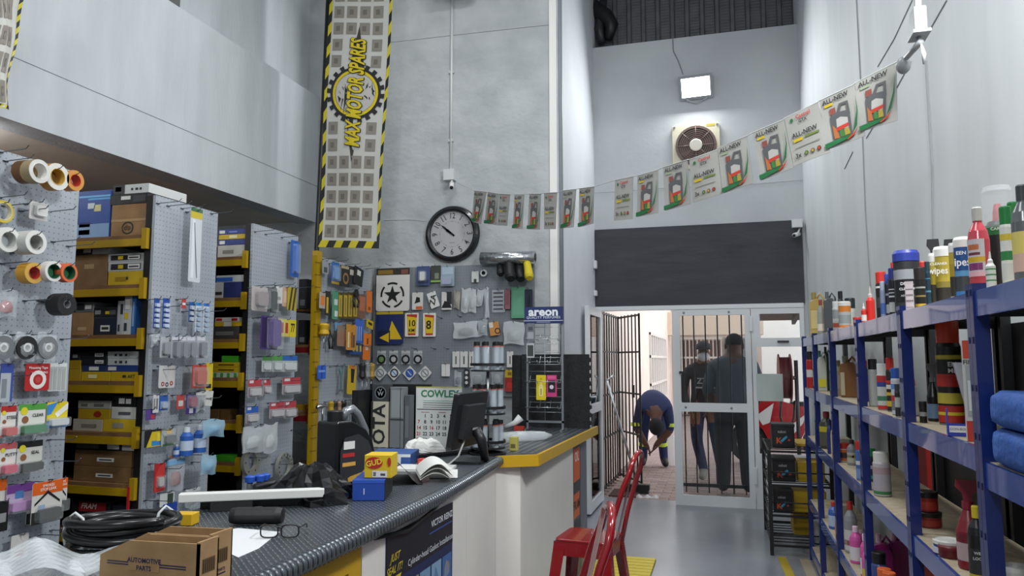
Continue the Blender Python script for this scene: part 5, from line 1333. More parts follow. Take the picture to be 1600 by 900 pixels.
sh_ = MB(fZ(cp(690, 742) + Vector((0, 0, .002)), 20)); sh_.box(-.05, -.1, 0, .07, .14, .001, 'dfdfdc'); tag(sh_.build('loose_sheet'), 'white sheet of paper lying between catalogue and monitor', 'paper')
boxat('small_red_box', 'small red box on papers in front of the keyboard', cp(652, 731) + Vector((0, 0, .013)), (1, .1), .058, .04, .028, 'b8302a', [(.1, .3, .9, .7, 'c9534c')])
m_ = MB(fZ(cp(665, 738) + Vector((-.02, .06, .001)), 10)); m_.box(-.14, -.06, 0, .12, .1, .0115, 'd8d8d4'); tag(m_.build('paper_pad'), 'white paper pad under the small red box', 'paper')
kb = thing('keyboard', 'black computer keyboard lying behind the monitor foot', 'keyboard', cp(690, 716) + Vector((-.05, .12, .001)))
M_ = fZ(BASE[kb.name], 60)
MB(M_).box(-.2, -.07, 0, .2, .07, .016, BLK).build('case', kb)
for j in range(5):
    for i in range(14):
        MB(M_).box(-.188 + i * .0268, -.06 + j * .024, .016, -.166 + i * .0268, -.041 + j * .024, .022, '26272a').build('key', kb)
def crumple(name, label, C, rx, ry, h, mt, seed, cat, n=16, k=9):
    rr = random.Random(seed)
    ph = [rr.random() * 6 for _ in range(6)]
    def fn(u, v):
        t = u * 6.283
        rad = math.sin(v * math.pi / 2)
        q = 1 + .16 * math.sin(3 * t + ph[0]) + .12 * math.sin(7 * t + ph[1] + v * 5)
        z = h * math.cos(v * math.pi / 2) * (1 + .3 * math.sin(5 * t + ph[2]) * v + .2 * math.sin(9 * v + ph[3]))
        return (C[0] + rx * rad * q * math.cos(t), C[1] + ry * rad * q * math.sin(t), C[2] + max(z, 0) + .001)
    m = MB(); m.grid(fn, n, k, mt, False, True)
    return tag(m.build(name), label, cat)
crumple('paper_ball', 'crumpled white paper heap beside the monitor', cp(678, 712) + Vector((-.06, .0, .02)), .1, .11, .065, 'd6d6d2', 3, 'paper')
# monitor seen from behind
mo = thing('monitor', 'black computer monitor turned away, on a slanted foot', 'monitor', (-1.2, 3.5, 1.0))
P0 = at(696, 702, 'X', -1.27)
u_ = Vector((.1, .99, 0)).normalized(); up_ = Vector((.16, -.02, .98)).normalized(); n_ = u_.cross(up_)
M_ = Matrix(((u_.x, up_.x, n_.x, P0.x), (u_.y, up_.y, n_.y, P0.y), (u_.z, up_.z, n_.z, P0.z), (0, 0, 0, 1)))
MON = mat('1e1f22', .4, name='monitor_black')
MB(M_).rbox(0, 0, -.0, .34, .265, .028, MON, .01).build('panel', mo)
MB(M_).prism([(.06, .05), (.28, .05), (.28, .21), (.06, .21)], .028, .055, mat('2a2b2e', .45)).build('back_housing', mo)
MB(M_).rect(.015, .015, .325, .25, -.002, '0a0d12').build('screen', mo)
MB(M_).rect(.14, .09, .2, .1, .0605, 'a9abad').build('badge', mo)
q_ = M_ @ Vector((.18, .09, .06))
f_ = cp(757, 722)
m_ = MB(); m_.tube([q_, q_ + Vector((.03, -.0, -.05)), Vector((f_.x + .01, f_.y - .02, 1.012))], [.024, .024, .02], MON, 8); m_.build('neck', mo)
m_ = MB(fZ((f_.x - .06, f_.y - .02, 1.001))); m_.rbox(-.08, -.09, 0, .07, .09, .012, MON, .02); m_.build('foot', mo)
m_ = MB().tube([q_ + Vector((-.03, -.05, -.02)), q_ + Vector((-.06, -.08, -.12)), Vector((q_.x - .1, q_.y - .1, 1.006)), Vector((q_.x - .25, q_.y - .2, 1.006))], .005, 'b9b9b4', 6); m_.build('cable', mo)
# rotating stand with clear tubes
C_ = cp(762, 709)
rs_ = thing('rotating_stand', 'black three tier rotating stand filled with clear capped tubes', 'stand', (C_.x, C_.y, 1.0))
M_ = fZ((C_.x, C_.y, 1.0))
MB(M_).lathe([(.1, .001), (.1, .008), (.03, .02)], BLK, 24, ax='c').build('base', rs_)
MB(M_).cyl((0, 0, .01), (0, 0, .57), .008, STEEL, 10).build('pole', rs_)
for zt_, h_ in ((.03, .15), (.21, .16), (.44, .16)):
    MB(M_).lathe([(.095, zt_), (.095, zt_ + .008)], BLK, 24, ax='c').build('tray', rs_)
    MB(M_).ringc(.097, .092, zt_ + .03, zt_ + .045, BLK, None, 24).build('rail', rs_)
    for k_ in range(7):
        a_ = 6.283 * k_ / 7 + zt_ * 9
        x_, y_ = .068 * math.cos(a_), .068 * math.sin(a_)
        tb = MB(M_).lathe([(.018, zt_ + .009), (.018, zt_ + h_ - .025)], mat('c9d4dc', .08, alpha=.45, name='tube_plastic'), 10, (x_, y_, 0), 'c').build('tube', rs_)
        MB(M_).lathe([(.019, zt_ + h_ - .027), (.019, zt_ + h_ - .022, 'b0564a'), (.016, zt_ + h_ - .02), (.016, zt_ + h_)], BLK, 10, (x_, y_, 0), 'c').build('cap', tb)
        MB(M_).box(x_ - .008, y_ - .003, zt_ + .012, x_ + .008, y_ + .003, zt_ + h_ - .04, 'b9c4cc').build('insert', tb)
# air freshener stand
A_, Bq = at(823, 668, 'Y', 5.2), at(881, 668, 'Y', 5.2)
xa, xb = A_.x, Bq.x
fs_ = thing('wire_display_stand', 'wire display stand with navy header on the far end of the counter', 'stand', ((xa + xb) / 2, 5.2, 1.0))
AL2 = mat('aeb2b6', .3, .8, name='stand_silver')
for x_ in (xa, xb - .014):
    MB().box(x_, 5.195, 1.001, x_ + .014, 5.21, 1.88, AL2).build('post', fs_)
    MB().box(x_, 5.13, 1.001, x_ + .014, 5.32, 1.012, AL2).build('foot', fs_)
MB().box(xa, 5.195, 1.055, xb, 5.21, 1.07, AL2).build('cross_bar', fs_)
for z_ in (1.13, 1.2, 1.24, 1.3, 1.36, 1.42, 1.47, 1.52, 1.56, 1.62, 1.68, 1.74):
    MB().cyl((xa, 5.2, z_), (xb, 5.2, z_), .002, AL2, 5).build('wire', fs_)
for i in range(1, 2):
    x_ = xa + (xb - xa) * .5
    MB().cyl((x_, 5.2, 1.06), (x_, 5.2, 1.78), .002, AL2, 5).build('wire', fs_)
for z_ in (1.16, 1.34, 1.48, 1.64):
    for k_ in range(4):
        x_ = xa + .03 + k_ * .075
        MB().tube([(x_, 5.2, z_ + .05), (x_, 5.17, z_), (x_, 5.1, z_), (x_, 5.09, z_ + .02)], .002, AL2, 5).build('peg', fs_)
    MB().tube([(xa + .02, 5.19, z_), (xa + .02, 5.09, z_ + .01), (xb - .02, 5.09, z_ + .01), (xb - .02, 5.19, z_)], .002, AL2, 5).build('peg_rail', fs_)
hd_ = MB().box(xa - .005, 5.16, 1.765, xb + .005, 5.2, 1.885, '1b2a5e').build('header', fs_)
m_ = MB(fY(((xa + xb) / 2, 5.16, 1.825)))
m_.text('areon', .085, 0, .022, .002, 'e3e6ee', bold=.035, sx=1.1); m_.text('QUALITY PERFUMES', .025, 0, -.018, .002, 'd2d8e8', bold=.01, space=1.15); m_.rect(-.145, -.042, .145, -.038, .002, 'd2d8e8'); m_.rect(-.05, -.054, .05, -.048, .002, '8a94b8')
m_.build('header_lettering', hd_)
BW = dict(ax='Y', val=5.2, s=-1, fr=fY, panel=fs_)
hang(BW, 'card', 838, 586, 853, 625, .07, 'freshener_card', 'yellow air freshener card on the wire stand', 'd8c41e', [('o', .5, .85, .12, 'b8a418'), ('p', [(.3, .15), (.7, .15), (.75, .55), (.5, .7), (.25, .55)], 'e6dc8a'), (.45, .2, .55, .45, '8a7a2a')], hk=False, cat='air freshener')
hang(BW, 'card', 854, 586, 870, 620, .07, 'freshener_card', 'pink and black air freshener card on the wire stand', 'c23a78', [(.15, .2, .85, .75, '1d1a22'), ('o', .5, .45, .2, 'd8d4da'), (.1, .82, .9, .96, 'd95a92')], hk=False, cat='air freshener')
hang(BW, 'card', 823, 536, 835, 559, .06, 'freshener_card', 'white framed grey freshener card on the wire stand edge', 'b9bcbc', [(.12, .1, .88, .85, '3c4144')], hk=False, cat='air freshener')
hang(BW, 'card', 823, 505, 835, 533, .06, 'freshener_card', 'dull clear freshener pack under the navy header', '6f757a', [(.1, .1, .9, .5, '9aa0a4'), (.2, .6, .8, .8, '4a4f54')], hk=False, cat='air freshener')
# black foam mats leaning behind the stand
FOAM = tex_mat('black_foam', '17181a', '212225', 20, .85, .3, 60)
fm = thing('foam_mat', 'black interlocking foam mat standing on edge behind the wire stand', 'mat', (-1.2, 5.44, 1.0))
x1_ = at(920, 610, 'Y', 5.42).x
x0_ = at(815, 610, 'Y', 5.42).x
m_ = MB(fY((0, 5.46, 1.0)))
pts_ = [(x0_, .001), (x1_, .001)]
for k_ in range(9):
    b_ = .02 + k_ * .058
    pts_ += [(x1_, b_), (x1_ + .016, b_ + .008), (x1_ + .016, b_ + .03), (x1_, b_ + .038)]
pts_ += [(x1_, .545), (x0_, .545)]
m_.prism(pts_, 0, .03, FOAM); m_.build('mat_slab', fm)
MB().box(x0_ - .09, 5.47, 1.001, x0_ + .2, 5.5, 1.54, FOAM).build('second_slab', fm)
# TOYOTA cover, emblem cover and grey packs standing behind the jug
st_ = thing('display_box', 'black open display box holding car covers behind the oil jug', 'display', (-1.87, 4.02, 1.0))
MB().box(-2.04, 4.02, 1.001, -1.66, 4.06, 1.36, BLK).build('back', st_)
MB().box(-2.04, 3.8, 1.001, -2.0, 4.02, 1.33, BLK).build('side', st_)
boxat('emblem_pack', 'dark cover pack with a round car emblem above letters', (-1.985, 3.94, 1.262), (1, 0), .108, .05, .1, '3a3d40', [('o', .5, .5, .34, .38, '6a7074'), ('o', .5, .5, .28, .31, '3f4448'), ('t', 'W', .36, .5, .44, '9aa0a4'), ('t', 'V', .3, .5, .62, '9aa0a4')], 'car cover')
boxat('lettered_cover', 'cream car cover with large black rotated letters', (-1.985, 3.93, 1.001), (1, 0), .108, .06, .26, 'bdb9a6', [(0, 0, .12, 1, '2a2a2a'), ('t', 'OTA', .42, .52, .5, '26262a', 90, 1.0)], 'car cover')
boxat('grey_pack', 'tall grey shiny wrapped pack beside the lettered cover', (-1.865, 3.93, 1.001), (1, 0), .085, .06, .345, '74797c', [(.0, .45, 1, .48, '3c4043'), (.1, .5, .9, .95, '8d9396'), (.75, 0, .8, 1, '4a4f52')], 'pack')
boxat('grey_pack', 'narrow dark grey wrapped pack next to the tall one', (-1.775, 3.93, 1.001), (1, 0), .035, .06, .3, '54585c', [(.2, .2, .8, .8, '6b7074')], 'pack')
# calendar
cl = thing('calendar', 'white tear off calendar with green COWLEY heading behind the monitor', 'calendar', (-1.6, 4.0, 1.0))
P0, P1 = at(649, 700, 'Y', 4.0), at(721, 700, 'Y', 4.0)
W2, H2 = P1.x - P0.x, .345
M_ = fY((P0.x, 4.0, 1.003))
MB(M_).box(0, 0, -.004, W2, H2, 0, 'cfd2d0').build('backing', cl)
m_ = MB(M_)
m_.rect(.008, H2 - .125, W2 - .008, H2 - .01, .0008, 'd6d9d6'); m_.rect(.008, H2 - .132, W2 - .008, H2 - .128, .001, '3a3d40'); m_.rect(.0, H2 - .006, W2, H2, .001, 'b8b45a')
m_.text('COWLEY', .056, W2 * .52, H2 - .042, .0012, '2f7f56', bold=.035, sx=1.0)
for k_ in range(4): m_.rect(W2 * .16, H2 - .083 - k_ * .012, W2 * .86, H2 - .079 - k_ * .012, .0012, ('6fae92', '5a5d5e', '5a5d5e', '77797a')[k_])
m_.rect(W2 * .12, H2 - .148, W2 * .3, H2 - .145, .0012, 'b0443c'); m_.rect(W2 * .5, H2 - .148, W2 * .66, H2 - .145, .0012, 'b0443c')
dy = 1
for row in range(5):
    for colm in range(7):
        if row == 0 and colm == 0: continue
        if dy > 30: break
        red = colm == 0 or dy == 16
        m_.text(str(dy), .028, .02 + colm * (W2 - .03) / 6.4, H2 - .168 - row * .034, .0012, 'b8322c' if red else '2a2c2e', bold=.02)
        dy += 1
m_.build('print', cl)
# far counter oddments
m_ = MB()
A_, Bq = cp(782, 684, 1.03), cp(862, 680, 1.03)
m_.tube([A_, A_.lerp(Bq, .3), A_.lerp(Bq, .6), A_.lerp(Bq, .85), Bq], [.03, .036, .033, .026, .006], CLR2, 10)
tag(m_.build('plastic_roll'), 'rolled translucent plastic bag on the far worktop', 'bag')
boxat('tiny_yellow_box', 'little yellow printed box at the foot of the rotating stand', cp(786, 706) + Vector((0.02, 0.05, .001)), (1, 0), .045, .04, .075, 'b5ad5a', [(.2, .2, .8, .5, '6a6630')])
crumple('clear_wrap', 'small crumpled clear wrap beside the little yellow box', cp(800, 690) + Vector((.03, .1, 0)), .04, .05, .05, CLR2, 8, 'wrap')
m_ = MB(); P_ = cp(800, 672); m_.tube([P_ + Vector((-.05, 0, .02)), P_ + Vector((.02, .0, .05)), P_ + Vector((.06, .02, .09))], [.015, .02, .03], 'c9cbcb', 10)
m_.box(P_.x + .02, P_.y - .02, 1.001, P_.x + .09, P_.y + .02, 1.03, 'a83228')
tag(m_.build('tape_gun'), 'white and red tape gun under the foam mat', 'tape gun')

# ---- near end of the counter
bp_ = crumple('black_plastic_bag', 'heap of black plastic wrapping beside the blue parts box', cp(495, 790) + Vector((-.07, .09, 0)), .15, .13, .11, mat('101113', .22, name='black_film'), 5, 'bag', 22, 10)
m_ = MB()
A_, Bq = cp(277, 803, 1.0), cp(506, 793, 1.0)
d_ = (Bq - A_); d_.z = 0
M_ = frame(A_ + Vector((0, 0, .034)), d_, (0, 0, 1))
L_ = d_.length
m_ = MB(M_); m_.box(0, 0, 0, L_, .04, .028, 'dcdcd8'); tag(m_.build('white_trunking', bevel=.003), 'long white plastic trunking bar lying across clutter', 'trunking')
m_ = MB(M_); m_.box(.06, .055, -.033, L_ * .85, .14, -.006, '1a1a1c'); m_.box(.1, .0, -.033, L_ * .5, .05, -.001, '232325'); tag(m_.build('black_trim_piece'), 'black plastic trim pieces under the white trunking', 'trim')
boxat('tiny_box', 'small plain yellow box in front of the white trunking', cp(268, 822) + Vector((0, 0, .001)), (.97, .22), .062, .05, .034, 'cfa312')
P_ = cp(395, 822) + Vector((0, .02, .001))
gc = MB(frame(P_, (.95, .3, 0), (0, 0, 1)))
gc.M = gc.M @ Matrix()
gc.lathe([(0, -.082), (.026, -.078), (.03, -.06), (.03, .06), (.026, .078), (0, .082)], '18181a', 14, (0, 0, .026), 'a', True, 1, .85)
tag(gc.build('glasses_case'), 'black leather glasses case lying behind the spectacles', 'case')
# spectacles
sp_ = thing('spectacles', 'dark framed spectacles lying open on the checker plate', 'glasses', cp(435, 838))
A_, Bq = cp(404, 843), cp(469, 842)
u_ = (Bq - A_); u_.z = 0
M_ = frame(A_ + Vector((0, 0, .003)), u_, (u_.normalized().y, -u_.normalized().x, 0))
W2 = u_.length
FRM = mat('1a1617', .3)
for s_ in (0, 1):
    x_ = W2 * (.25 + .5 * s_)
    pts_ = [(x_ + W2 * .21 * math.copysign(abs(math.cos(t_ * .314)) ** .6, math.cos(t_ * .314)), .019 + .017 * math.copysign(abs(math.sin(t_ * .314)) ** .6, math.sin(t_ * .314)), 0) for t_ in range(20)]
    MB(M_).tube(pts_, .0022, FRM, 6, True).build('rim', sp_)
    MB(M_).flat([(p[0], p[1]) for p in pts_], 0, mat('e6eaec', .05, alpha=.12)).build('lens', sp_)
    e_ = W2 * (.02 + .96 * s_)
    MB(M_).tube([(e_, .03, 0), (e_ + (.006 if s_ else -.002), .026, -.06), (e_ - (.004 if s_ else -.008), .004, -.12)], .0024, FRM, 6).build('temple', sp_)
MB(M_).tube([(W2 * .44, .026, 0), (W2 * .5, .03, .002), (W2 * .56, .026, 0)], .0022, FRM, 6).build('bridge', sp_)
m_ = MB(); m_.prism([(p.x, p.y) for p in (cp(372, 872), cp(404, 858), cp(437, 832), cp(372, 826), cp(300, 838))], 1.0008, 1.002, 'd9dbdd'); tag(m_.build('invoice_sheet'), 'white invoice sheet lying partly under the spectacles', 'paper')
# cardboard parts bins
BINK = tex_mat('bin_cardboard', '9a7a54', 'a88860', 14, .8, .04, 60)
def bin_(y0, y1, x0, x1, label):
    r = thing('cardboard_bin', label, 'box', ((x0 + x1) / 2, (y0 + y1) / 2, 1.0))
    h = .118
    out = [(x0, 0), (x1, 0), (x1, h), (x0 + .075, h - .004), (x0, .08)]
    for yy in (y0, y1 - .004):
        MB(fY((0, yy + .004, 1.001))).prism(out, 0, .004, BINK).build('side', r)
    MB().box(x1 - .006, y0, 1.001, x1 + .0, y1, 1.0 + h + .004, BINK).build('end', r)
    MB().box(x0, y0 + .004, 1.001, x1 - .006, y1 - .004, 1.004, BINK).build('base', r)
    MB().box(x0, y0 + .004, 1.004, x0 + .004, y1 - .004, 1.08, BINK).build('low_front', r)
    m = MB(fY((0, y0 - .0005, 1.0)))
    xm = (x0 + x1) / 2
    m.rect(x0 + .02, .069, x1 - .03, .0715, .0004, '2c2a4a'); m.rect(x0 + .02, .064, x1 - .03, .0665, .0004, '2c2a4a')
    m.rect(xm - .05, .054, xm + .03, .082, .0006, BINK)
    m.text('AUTOMOTIVE', .0135, xm - .01, .0755, .001, '2c2a4a', bold=.03); m.text('PARTS', .0135, xm - .01, .06, .001, '2c2a4a', bold=.03)
    m.build('side_lettering', r)
    m = MB(fX((x1, (y0 + y1) / 2, 1.0)))
    m.rect(-.02, .055, .02, .085, .0006, '6d5438')
    for k in range(6): m.rect(-.018 + k * .0065, .057, -.015 + k * .0065, .083, .001, '3f3022')
    m.text('PARTS', .009, 0, .04, .001, '2c2a4a', bold=.02); m.rect(-.014, .03, .014, .033, .0008, '2c2a4a')
    m.build('end_print', r)
bin_(1.335, 1.398, -1.315, -1.062, 'brown cardboard parts bin with blue lettering, front of the pair')
bin_(1.402, 1.475, -1.33, -1.085, 'brown cardboard parts bin tucked directly behind its twin')
# coil of black hose
hs = thing('hose_coil', 'coil of thick black rubber hose with clear ties on the counter', 'hose', (-1.52, 1.62, 1.0))
m_ = MB()
pts_ = []
for k_ in range(150):
    t_ = k_ / 150 * 5 * 6.283
    lay = k_ / 150 * 5
    R0 = .135 + .012 * math.sin(lay * 3.1)
    pts_.append((-1.52 + R0 * math.cos(t_) * 1.0, 1.62 + R0 * .8 * math.sin(t_), 1.013 + .016 * lay + .006 * math.sin(t_ * 1.3)))
m_.tube(pts_, .0115, mat('161617', .28, name='hose_rubber'), 8); m_.build('hose', hs)
for a_ in (200, 75):
    c_, s_ = math.cos(R_(a_)), math.sin(R_(a_))
    P_ = Vector((-1.52 + .135 * c_, 1.62 + .108 * s_, 1.05))
    MB().tube([P_ + Vector((c_ * .028 * math.cos(t_ * .7854), s_ * .028 * math.cos(t_ * .7854), .052 * math.sin(t_ * .7854))) for t_ in range(8)], .004, 'c9cccd', 6, True).build('tie', hs)
# sheet of clear packaging in the near corner
m_ = MB()
m_.grid(lambda u, v: (-1.74 + .43 * u, 1.22 + .3 * v - .05 * u, 1.012 + .03 * math.sin(u * 7 + v * 4) ** 2 + .012 * math.sin(v * 13 + u * 9)), 22, 12, CLR2, False)
m_.grid(lambda u, v: (-1.7 + .36 * u, 1.27 + .2 * v, 1.05 + .015 * math.sin(u * 9 + v * 6)), 14, 8, mat('dfe6e8', .15, alpha=.5), False)
tag(m_.build('clear_packaging'), 'crumpled clear plastic packaging spread on the near counter corner', 'packaging')
# black wiper parts and blue caps in the middle clutter
m_ = MB(); P_ = [cp(420, 765), cp(445, 752), cp(462, 742)]
m_.tube([cp(398, 762, 1.04), cp(440, 752, 1.05), cp(470, 742, 1.06)], [.014, .012, .006], BLK, 6)
tag(m_.build('windscreen_wiper'), 'black wiper blade poking up from the counter clutter', 'wiper')
m_ = MB(); m_.tube([cp(424, 752, 1.05), cp(446, 764, 1.03), cp(462, 772, 1.02)], [.02, .018, .014], mat('2a2b2d', .3), 5); m_.box(cp(424, 752, 1.05).x - .02, cp(424, 752, 1.05).y - .01, 1.001, cp(424, 752, 1.05).x + .01, cp(424, 752, 1.05).y + .02, 1.04, BLK)
tag(m_.build('hinge_bracket'), 'folded black bracket lying beside the wiper blade', 'bracket')
for i, (x_, y_, l_) in enumerate(((390, 768, 'blue capped fitting nearest the spacer ring board'), (405, 766, 'blue capped fitting second in the clutter row'), (414, 764, 'blue capped fitting next to the folded bracket'))):
    P_ = cp(x_, y_)
    o_ = thing('valve_fitting', l_, 'fitting', (P_.x, P_.y, 1.0))
    MB(fZ(P_)).lathe([(.012, .001), (.012, .03), (.008, .035)], STEEL, 10, ax='c').build('body', o_)
    MB(fZ(P_)).lathe([(.018, .035), (.02, .055), (.012, .06)], '2050b0', 10, ax='c').build('cap', o_)
for i, (x_, y_, r_, l_) in enumerate(((430, 778, 12, 'white folded leaflet under the black wrapping'), (395, 785, -20, 'white leaflet behind the glasses case'))):
    m_ = MB(fZ(cp(x_, y_) + Vector((0, 0, .001)), r_)); m_.box(-.1, -.05, 0, .1, .05, .002, 'd6d8da'); tag(m_.build('leaflet'), l_, 'paper')
# ================================================================ blue shelving along the right wall
SX, SD = .58, .32
LV = [1.667, 1.293, .925, .45, .1]
PY = [6.15, 5.44, 4.595, 3.68, 2.80, 2.03, 1.2]
SBLUE = mat('2c4c98', .22, 0, 1, 0, 'shelf_blue', .6)
PBLUE = mat('16286a', .3, 0, 1, 0, 'post_blue', .3)
CHIP = tex_mat('chipboard', 'a89a80', 'b8ab92', 30, .7, .05, 80)
BAYN = ['furthest blue shelving bay, beside the black wire rack', 'second blue shelving bay from the door, with green bottles', 'third blue shelving bay from the door, with brown jug', 'fourth blue shelving bay from the door, with spray cans', 'fifth blue shelving bay from the door, with polish tins', 'nearest blue shelving bay holding folded blue bags']
for i in range(6):
    y1, y0 = PY[i], PY[i + 1]
    sh = thing('shelving_unit', BAYN[i], 'shelving', (SX + SD / 2, (y0 + y1) / 2, 0))
    for yy in (y0 + .001, y1 - .027):
        MB().box(SX - .004, yy, 0, SX, yy + .026, 1.685, PBLUE).box(SX, yy, 0, SX + .03, yy + .004, 1.685, PBLUE).build('front_post', sh)
        MB().box(SX + SD - .03, yy - .012, 0, SX + SD, yy + .05, 1.685, mat('151619', .5)).build('rear_post', sh)
        for k in range(14):
            MB().box(SX - .0055, yy + .009, .16 + k * .115, SX - .0045, yy + .017, .176 + k * .115, '0d1a40').build('post_slot', sh)
    for z in LV:
        if i == 5 and z == LV[1]: z = 1.262
        MB().box(SX + .001, y0 + .006, z - .062, SX + .012, y1 - .028, z - .001, SBLUE).build('front_beam', sh)
        MB().box(SX + .012, y0 + .006, z - .018, SX + SD - .031, y1 - .006, z, CHIP).build('shelf_board', sh)
        MB().box(SX + .036, y0 + .006, z - .062, SX + SD - .031, y0 + .012, z - .019, '17181c').build('side_beam', sh)
    if i >= 3:
        MB().box(SX + SD + .001, y0, .1, SX + SD + .006, y1, 1.25 if i == 3 else 1.62, '1b1b1e').build('back_sheet', sh)
NV = Vector((-.22, -.975, 0)).normalized()
def lab_frame(C): return frame(C, (-NV.y, NV.x, 0), NV)
def good(kind, name, label, x0, x1, yt, lv, s, body, cap='1c1c1e', bands=(), text=None, cat=None, z=None, lean=0, ysh=0, hh=None):
    zl = (LV[lv] if z is None else z) + .001
    X = SX + s
    xc = (x0 + x1) / 2
    yb = 563 + 40 if lv else 510
    top = at(xc, yt, 'X', X)
    # depth: solve on the shelf plane height midway
    d = FW + RT * ((xc - 800) / F) - UP * ((yt - 450) / F)
    Y = top.y + ysh
    zc = (Vector((X, Y, 1.4)) - EYE).dot(FW)
    R = max(.008, (x1 - x0) / F * zc / 2)
    h = hh or max(.04, top.z - zl)
    C = Vector((X, Y, zl))
    r = thing(name, label, cat or name.split('_')[-1], C)
    M = Matrix.Translation(C) @ Matrix.Rotation(R_(lean), 4, 'Y')
    def L(prof, m, nm, n=18): return MB(M).lathe(prof, m, n, ax='c').build(nm, r)
    body = mat(body, .35) if isinstance(body, str) else body
    cap_ = mat(cap, .4) if isinstance(cap, str) else cap
    br = R
    if kind == 'can':
        L([(R * .9, 0, '8f9396'), (R * .96, .004, '8f9396'), (R * .96, h * .74), (R * .8, h * .8)], body, 'body')
        L([(R * .86, h * .775), (R * .88, h * .985), (R * .8, h)], cap_, 'cap')
        br = R * .96
    elif kind == 'bottle':
        L([(R * .92, 0), (R, .005), (R, h * .62), (R * .85, h * .72), (R * .42, h * .82), (R * .4, h * .86)], body, 'body')
        L([(R * .46, h * .84), (R * .46, h * .985), (R * .38, h)], cap_, 'cap')
    elif kind == 'nozzle':
        L([(R * .95, 0), (R, .004), (R, h * .6), (R * .7, h * .66), (R * .5, h * .7)], body, 'body')
        L([(R * .55, h * .69), (R * .55, h * .76), (R * .3, h * .8), (R * .12, h)], cap_, 'cap')
    elif kind == 'wipes':
        L([(R, 0), (R, h * .85)], body, 'body')
        L([(R * 1.05, h * .83), (R * 1.05, h * .95), (R * .9, h)], cap_, 'lid')
        L([(R * 1.04, 0), (R * 1.04, h * .05)], cap_, 'base_rim')
    elif kind == 'jar':
        L([(R * .95, 0), (R * .97, h * .75)], body, 'body')
        L([(R, h * .7), (R * 1.02, h * .97), (R * .96, h)], cap_, 'lid')
        br = R * .96
    elif kind == 'tin':
        L([(R * .9, 0), (R * .96, h * .2), (R * .96, h * .72)], body, 'body')
        L([(R, h * .7), (R, h * .92), (R * .93, h), (R * .9, h * .93)], cap_, 'lid')
    elif kind == 'clearcan':
        L([(R * .96, 0), (R * .96, h * .62), (R * .7, h * .68)], body, 'body')
        L([(R * .98, h * .62), (R * .98, h * .95), (R * .85, h)], mat('e2e8ea', .1, alpha=.3, name='clear_cap'), 'clear_cap')
        L([(R * .35, h * .68), (R * .3, h * .78), (R * .22, h * .84)], cap_, 'nozzle')
        br = R * .96
    elif kind == 'spray':
        L([(R * .92, 0), (R, .005), (R, h * .42), (R * .7, h * .55), (R * .4, h * .66), (R * .4, h * .7)], body, 'body')
        L([(R * .45, h * .68), (R * .45, h * .76)], cap_, 'collar')
        m = MB(lab_frame(C) if not lean else M)
        m.prism([(-R * .3, h * .76), (R * .3, h * .76), (R * .45, h * .86), (R * 1.0, h * .9), (R * .9, h), (-R * .8, h), (-R * .9, h * .92), (-R * .4, h * .86)], -R * .3, R * .3, cap_)
        m.build('trigger_head', r)
    elif kind == 'jug':
        m = MB(lab_frame(C))
        w = R
        m.prism([(-w, 0), (w, 0), (w, h * .68), (w * .5, h * .84), (-w * .1, h * .86), (-w * .9, h * .8), (-w, h * .7)], -R * .55, R * .55, body)
        m.build('body', r, .004)
        MB(lab_frame(C)).lathe([(w * .3, h * .84), (w * .3, h)], cap_, 12, (-w * .45, 0, 0)).build('cap', r)
        MB(lab_frame(C)).tube([(-w * .1, h * .85, 0), (w * .35, h * .97, 0), (w * .85, h * .86, 0), (w * .95, h * .66, 0)], R * .16, body, 8).build('handle', r)
        br = None
    elif kind == 'box':
        MB(lab_frame(C)).box(-R, 0, -R * .6, R, h, R * .6, body).build('carton', r)
        br = None
    if bands:
        if br:
            for a, b, c in bands: MB(M).lathe([(br * 1.015, h * a), (br * 1.015, h * b)], c, 18, ax='c').build('label', r)
        else:
            dd = R * (.55 if kind == 'jug' else .6) + (.0045 if kind == 'jug' else .001)
            for q, bb in enumerate(bands):
                m = MB(lab_frame(C))
                if len(bb) == 3: m.rect(-R * .85, h * bb[0], R * .85, h * bb[1], dd + q * .0004, bb[2])
                else: m.rect(R * bb[0], h * bb[1], R * bb[2], h * bb[3], dd + q * .0004, bb[4])
                m.build('label', r)
    if text:
        m = MB(lab_frame(C))
        for t in (text if isinstance(text, list) else [text]):
            m.text(t[0], t[1] * h, t[4] * R if len(t) > 4 else 0, t[2] * h, (br or R * .6) * 1.03 + .002, t[3], bold=.02, sx=t[5] if len(t) > 5 else 1)
        m.build('lettering', r)
    return r
G = good
# ---- top shelf
G('jug', 'oil_jug', 'mustard yellow oil jug at the far end of the top shelf', 1265, 1288, 457, 0, .1, 'b09a55', '9c8846', [(.2, .6, 'c4b47c')])
G('bottle', 'clear_bottle', 'slim clear bottle with pale label beside the mustard jug', 1276, 1287, 468, 0, .03, mat('9a9d9c', .1, alpha=.7), '8a3a3c', [(.1, .3, 'd2c8bc')])
G('jug', 'oil_jug', 'dark grey oil jug beside the orange striped cans', 1287, 1305, 456, 0, .08, '3d4146', '55595e')
G('can', 'white_can', 'white and red can beside the dark grey jug', 1300, 1311, 471, 0, .03, 'c2c4c2', 'd5d6d4', [(.1, .25, 'b5563c'), (.4, .7, '8d9294')])
G('bottle', 'black_bottle', 'black tall capped bottle behind the orange striped can', 1305, 1320, 455, 0, .2, '1c1d1f', '141416')
G('wipes', 'orange_can', 'grey can with orange top and base stripes', 1310, 1328, 471, 0, .05, 'aeb2b4', 'd6d6d2', [(.02, .14, 'cf7a2a'), (.2, .5, '8f9698'), (.62, .84, 'cf7a2a')], cat='can')
G('jar', 'dark_jar', 'white jar with dark green lid behind the orange can', 1320, 1335, 466, 0, .16, 'c6c6c2', '1d2a28', [(.2, .6, 'b8bab6')])
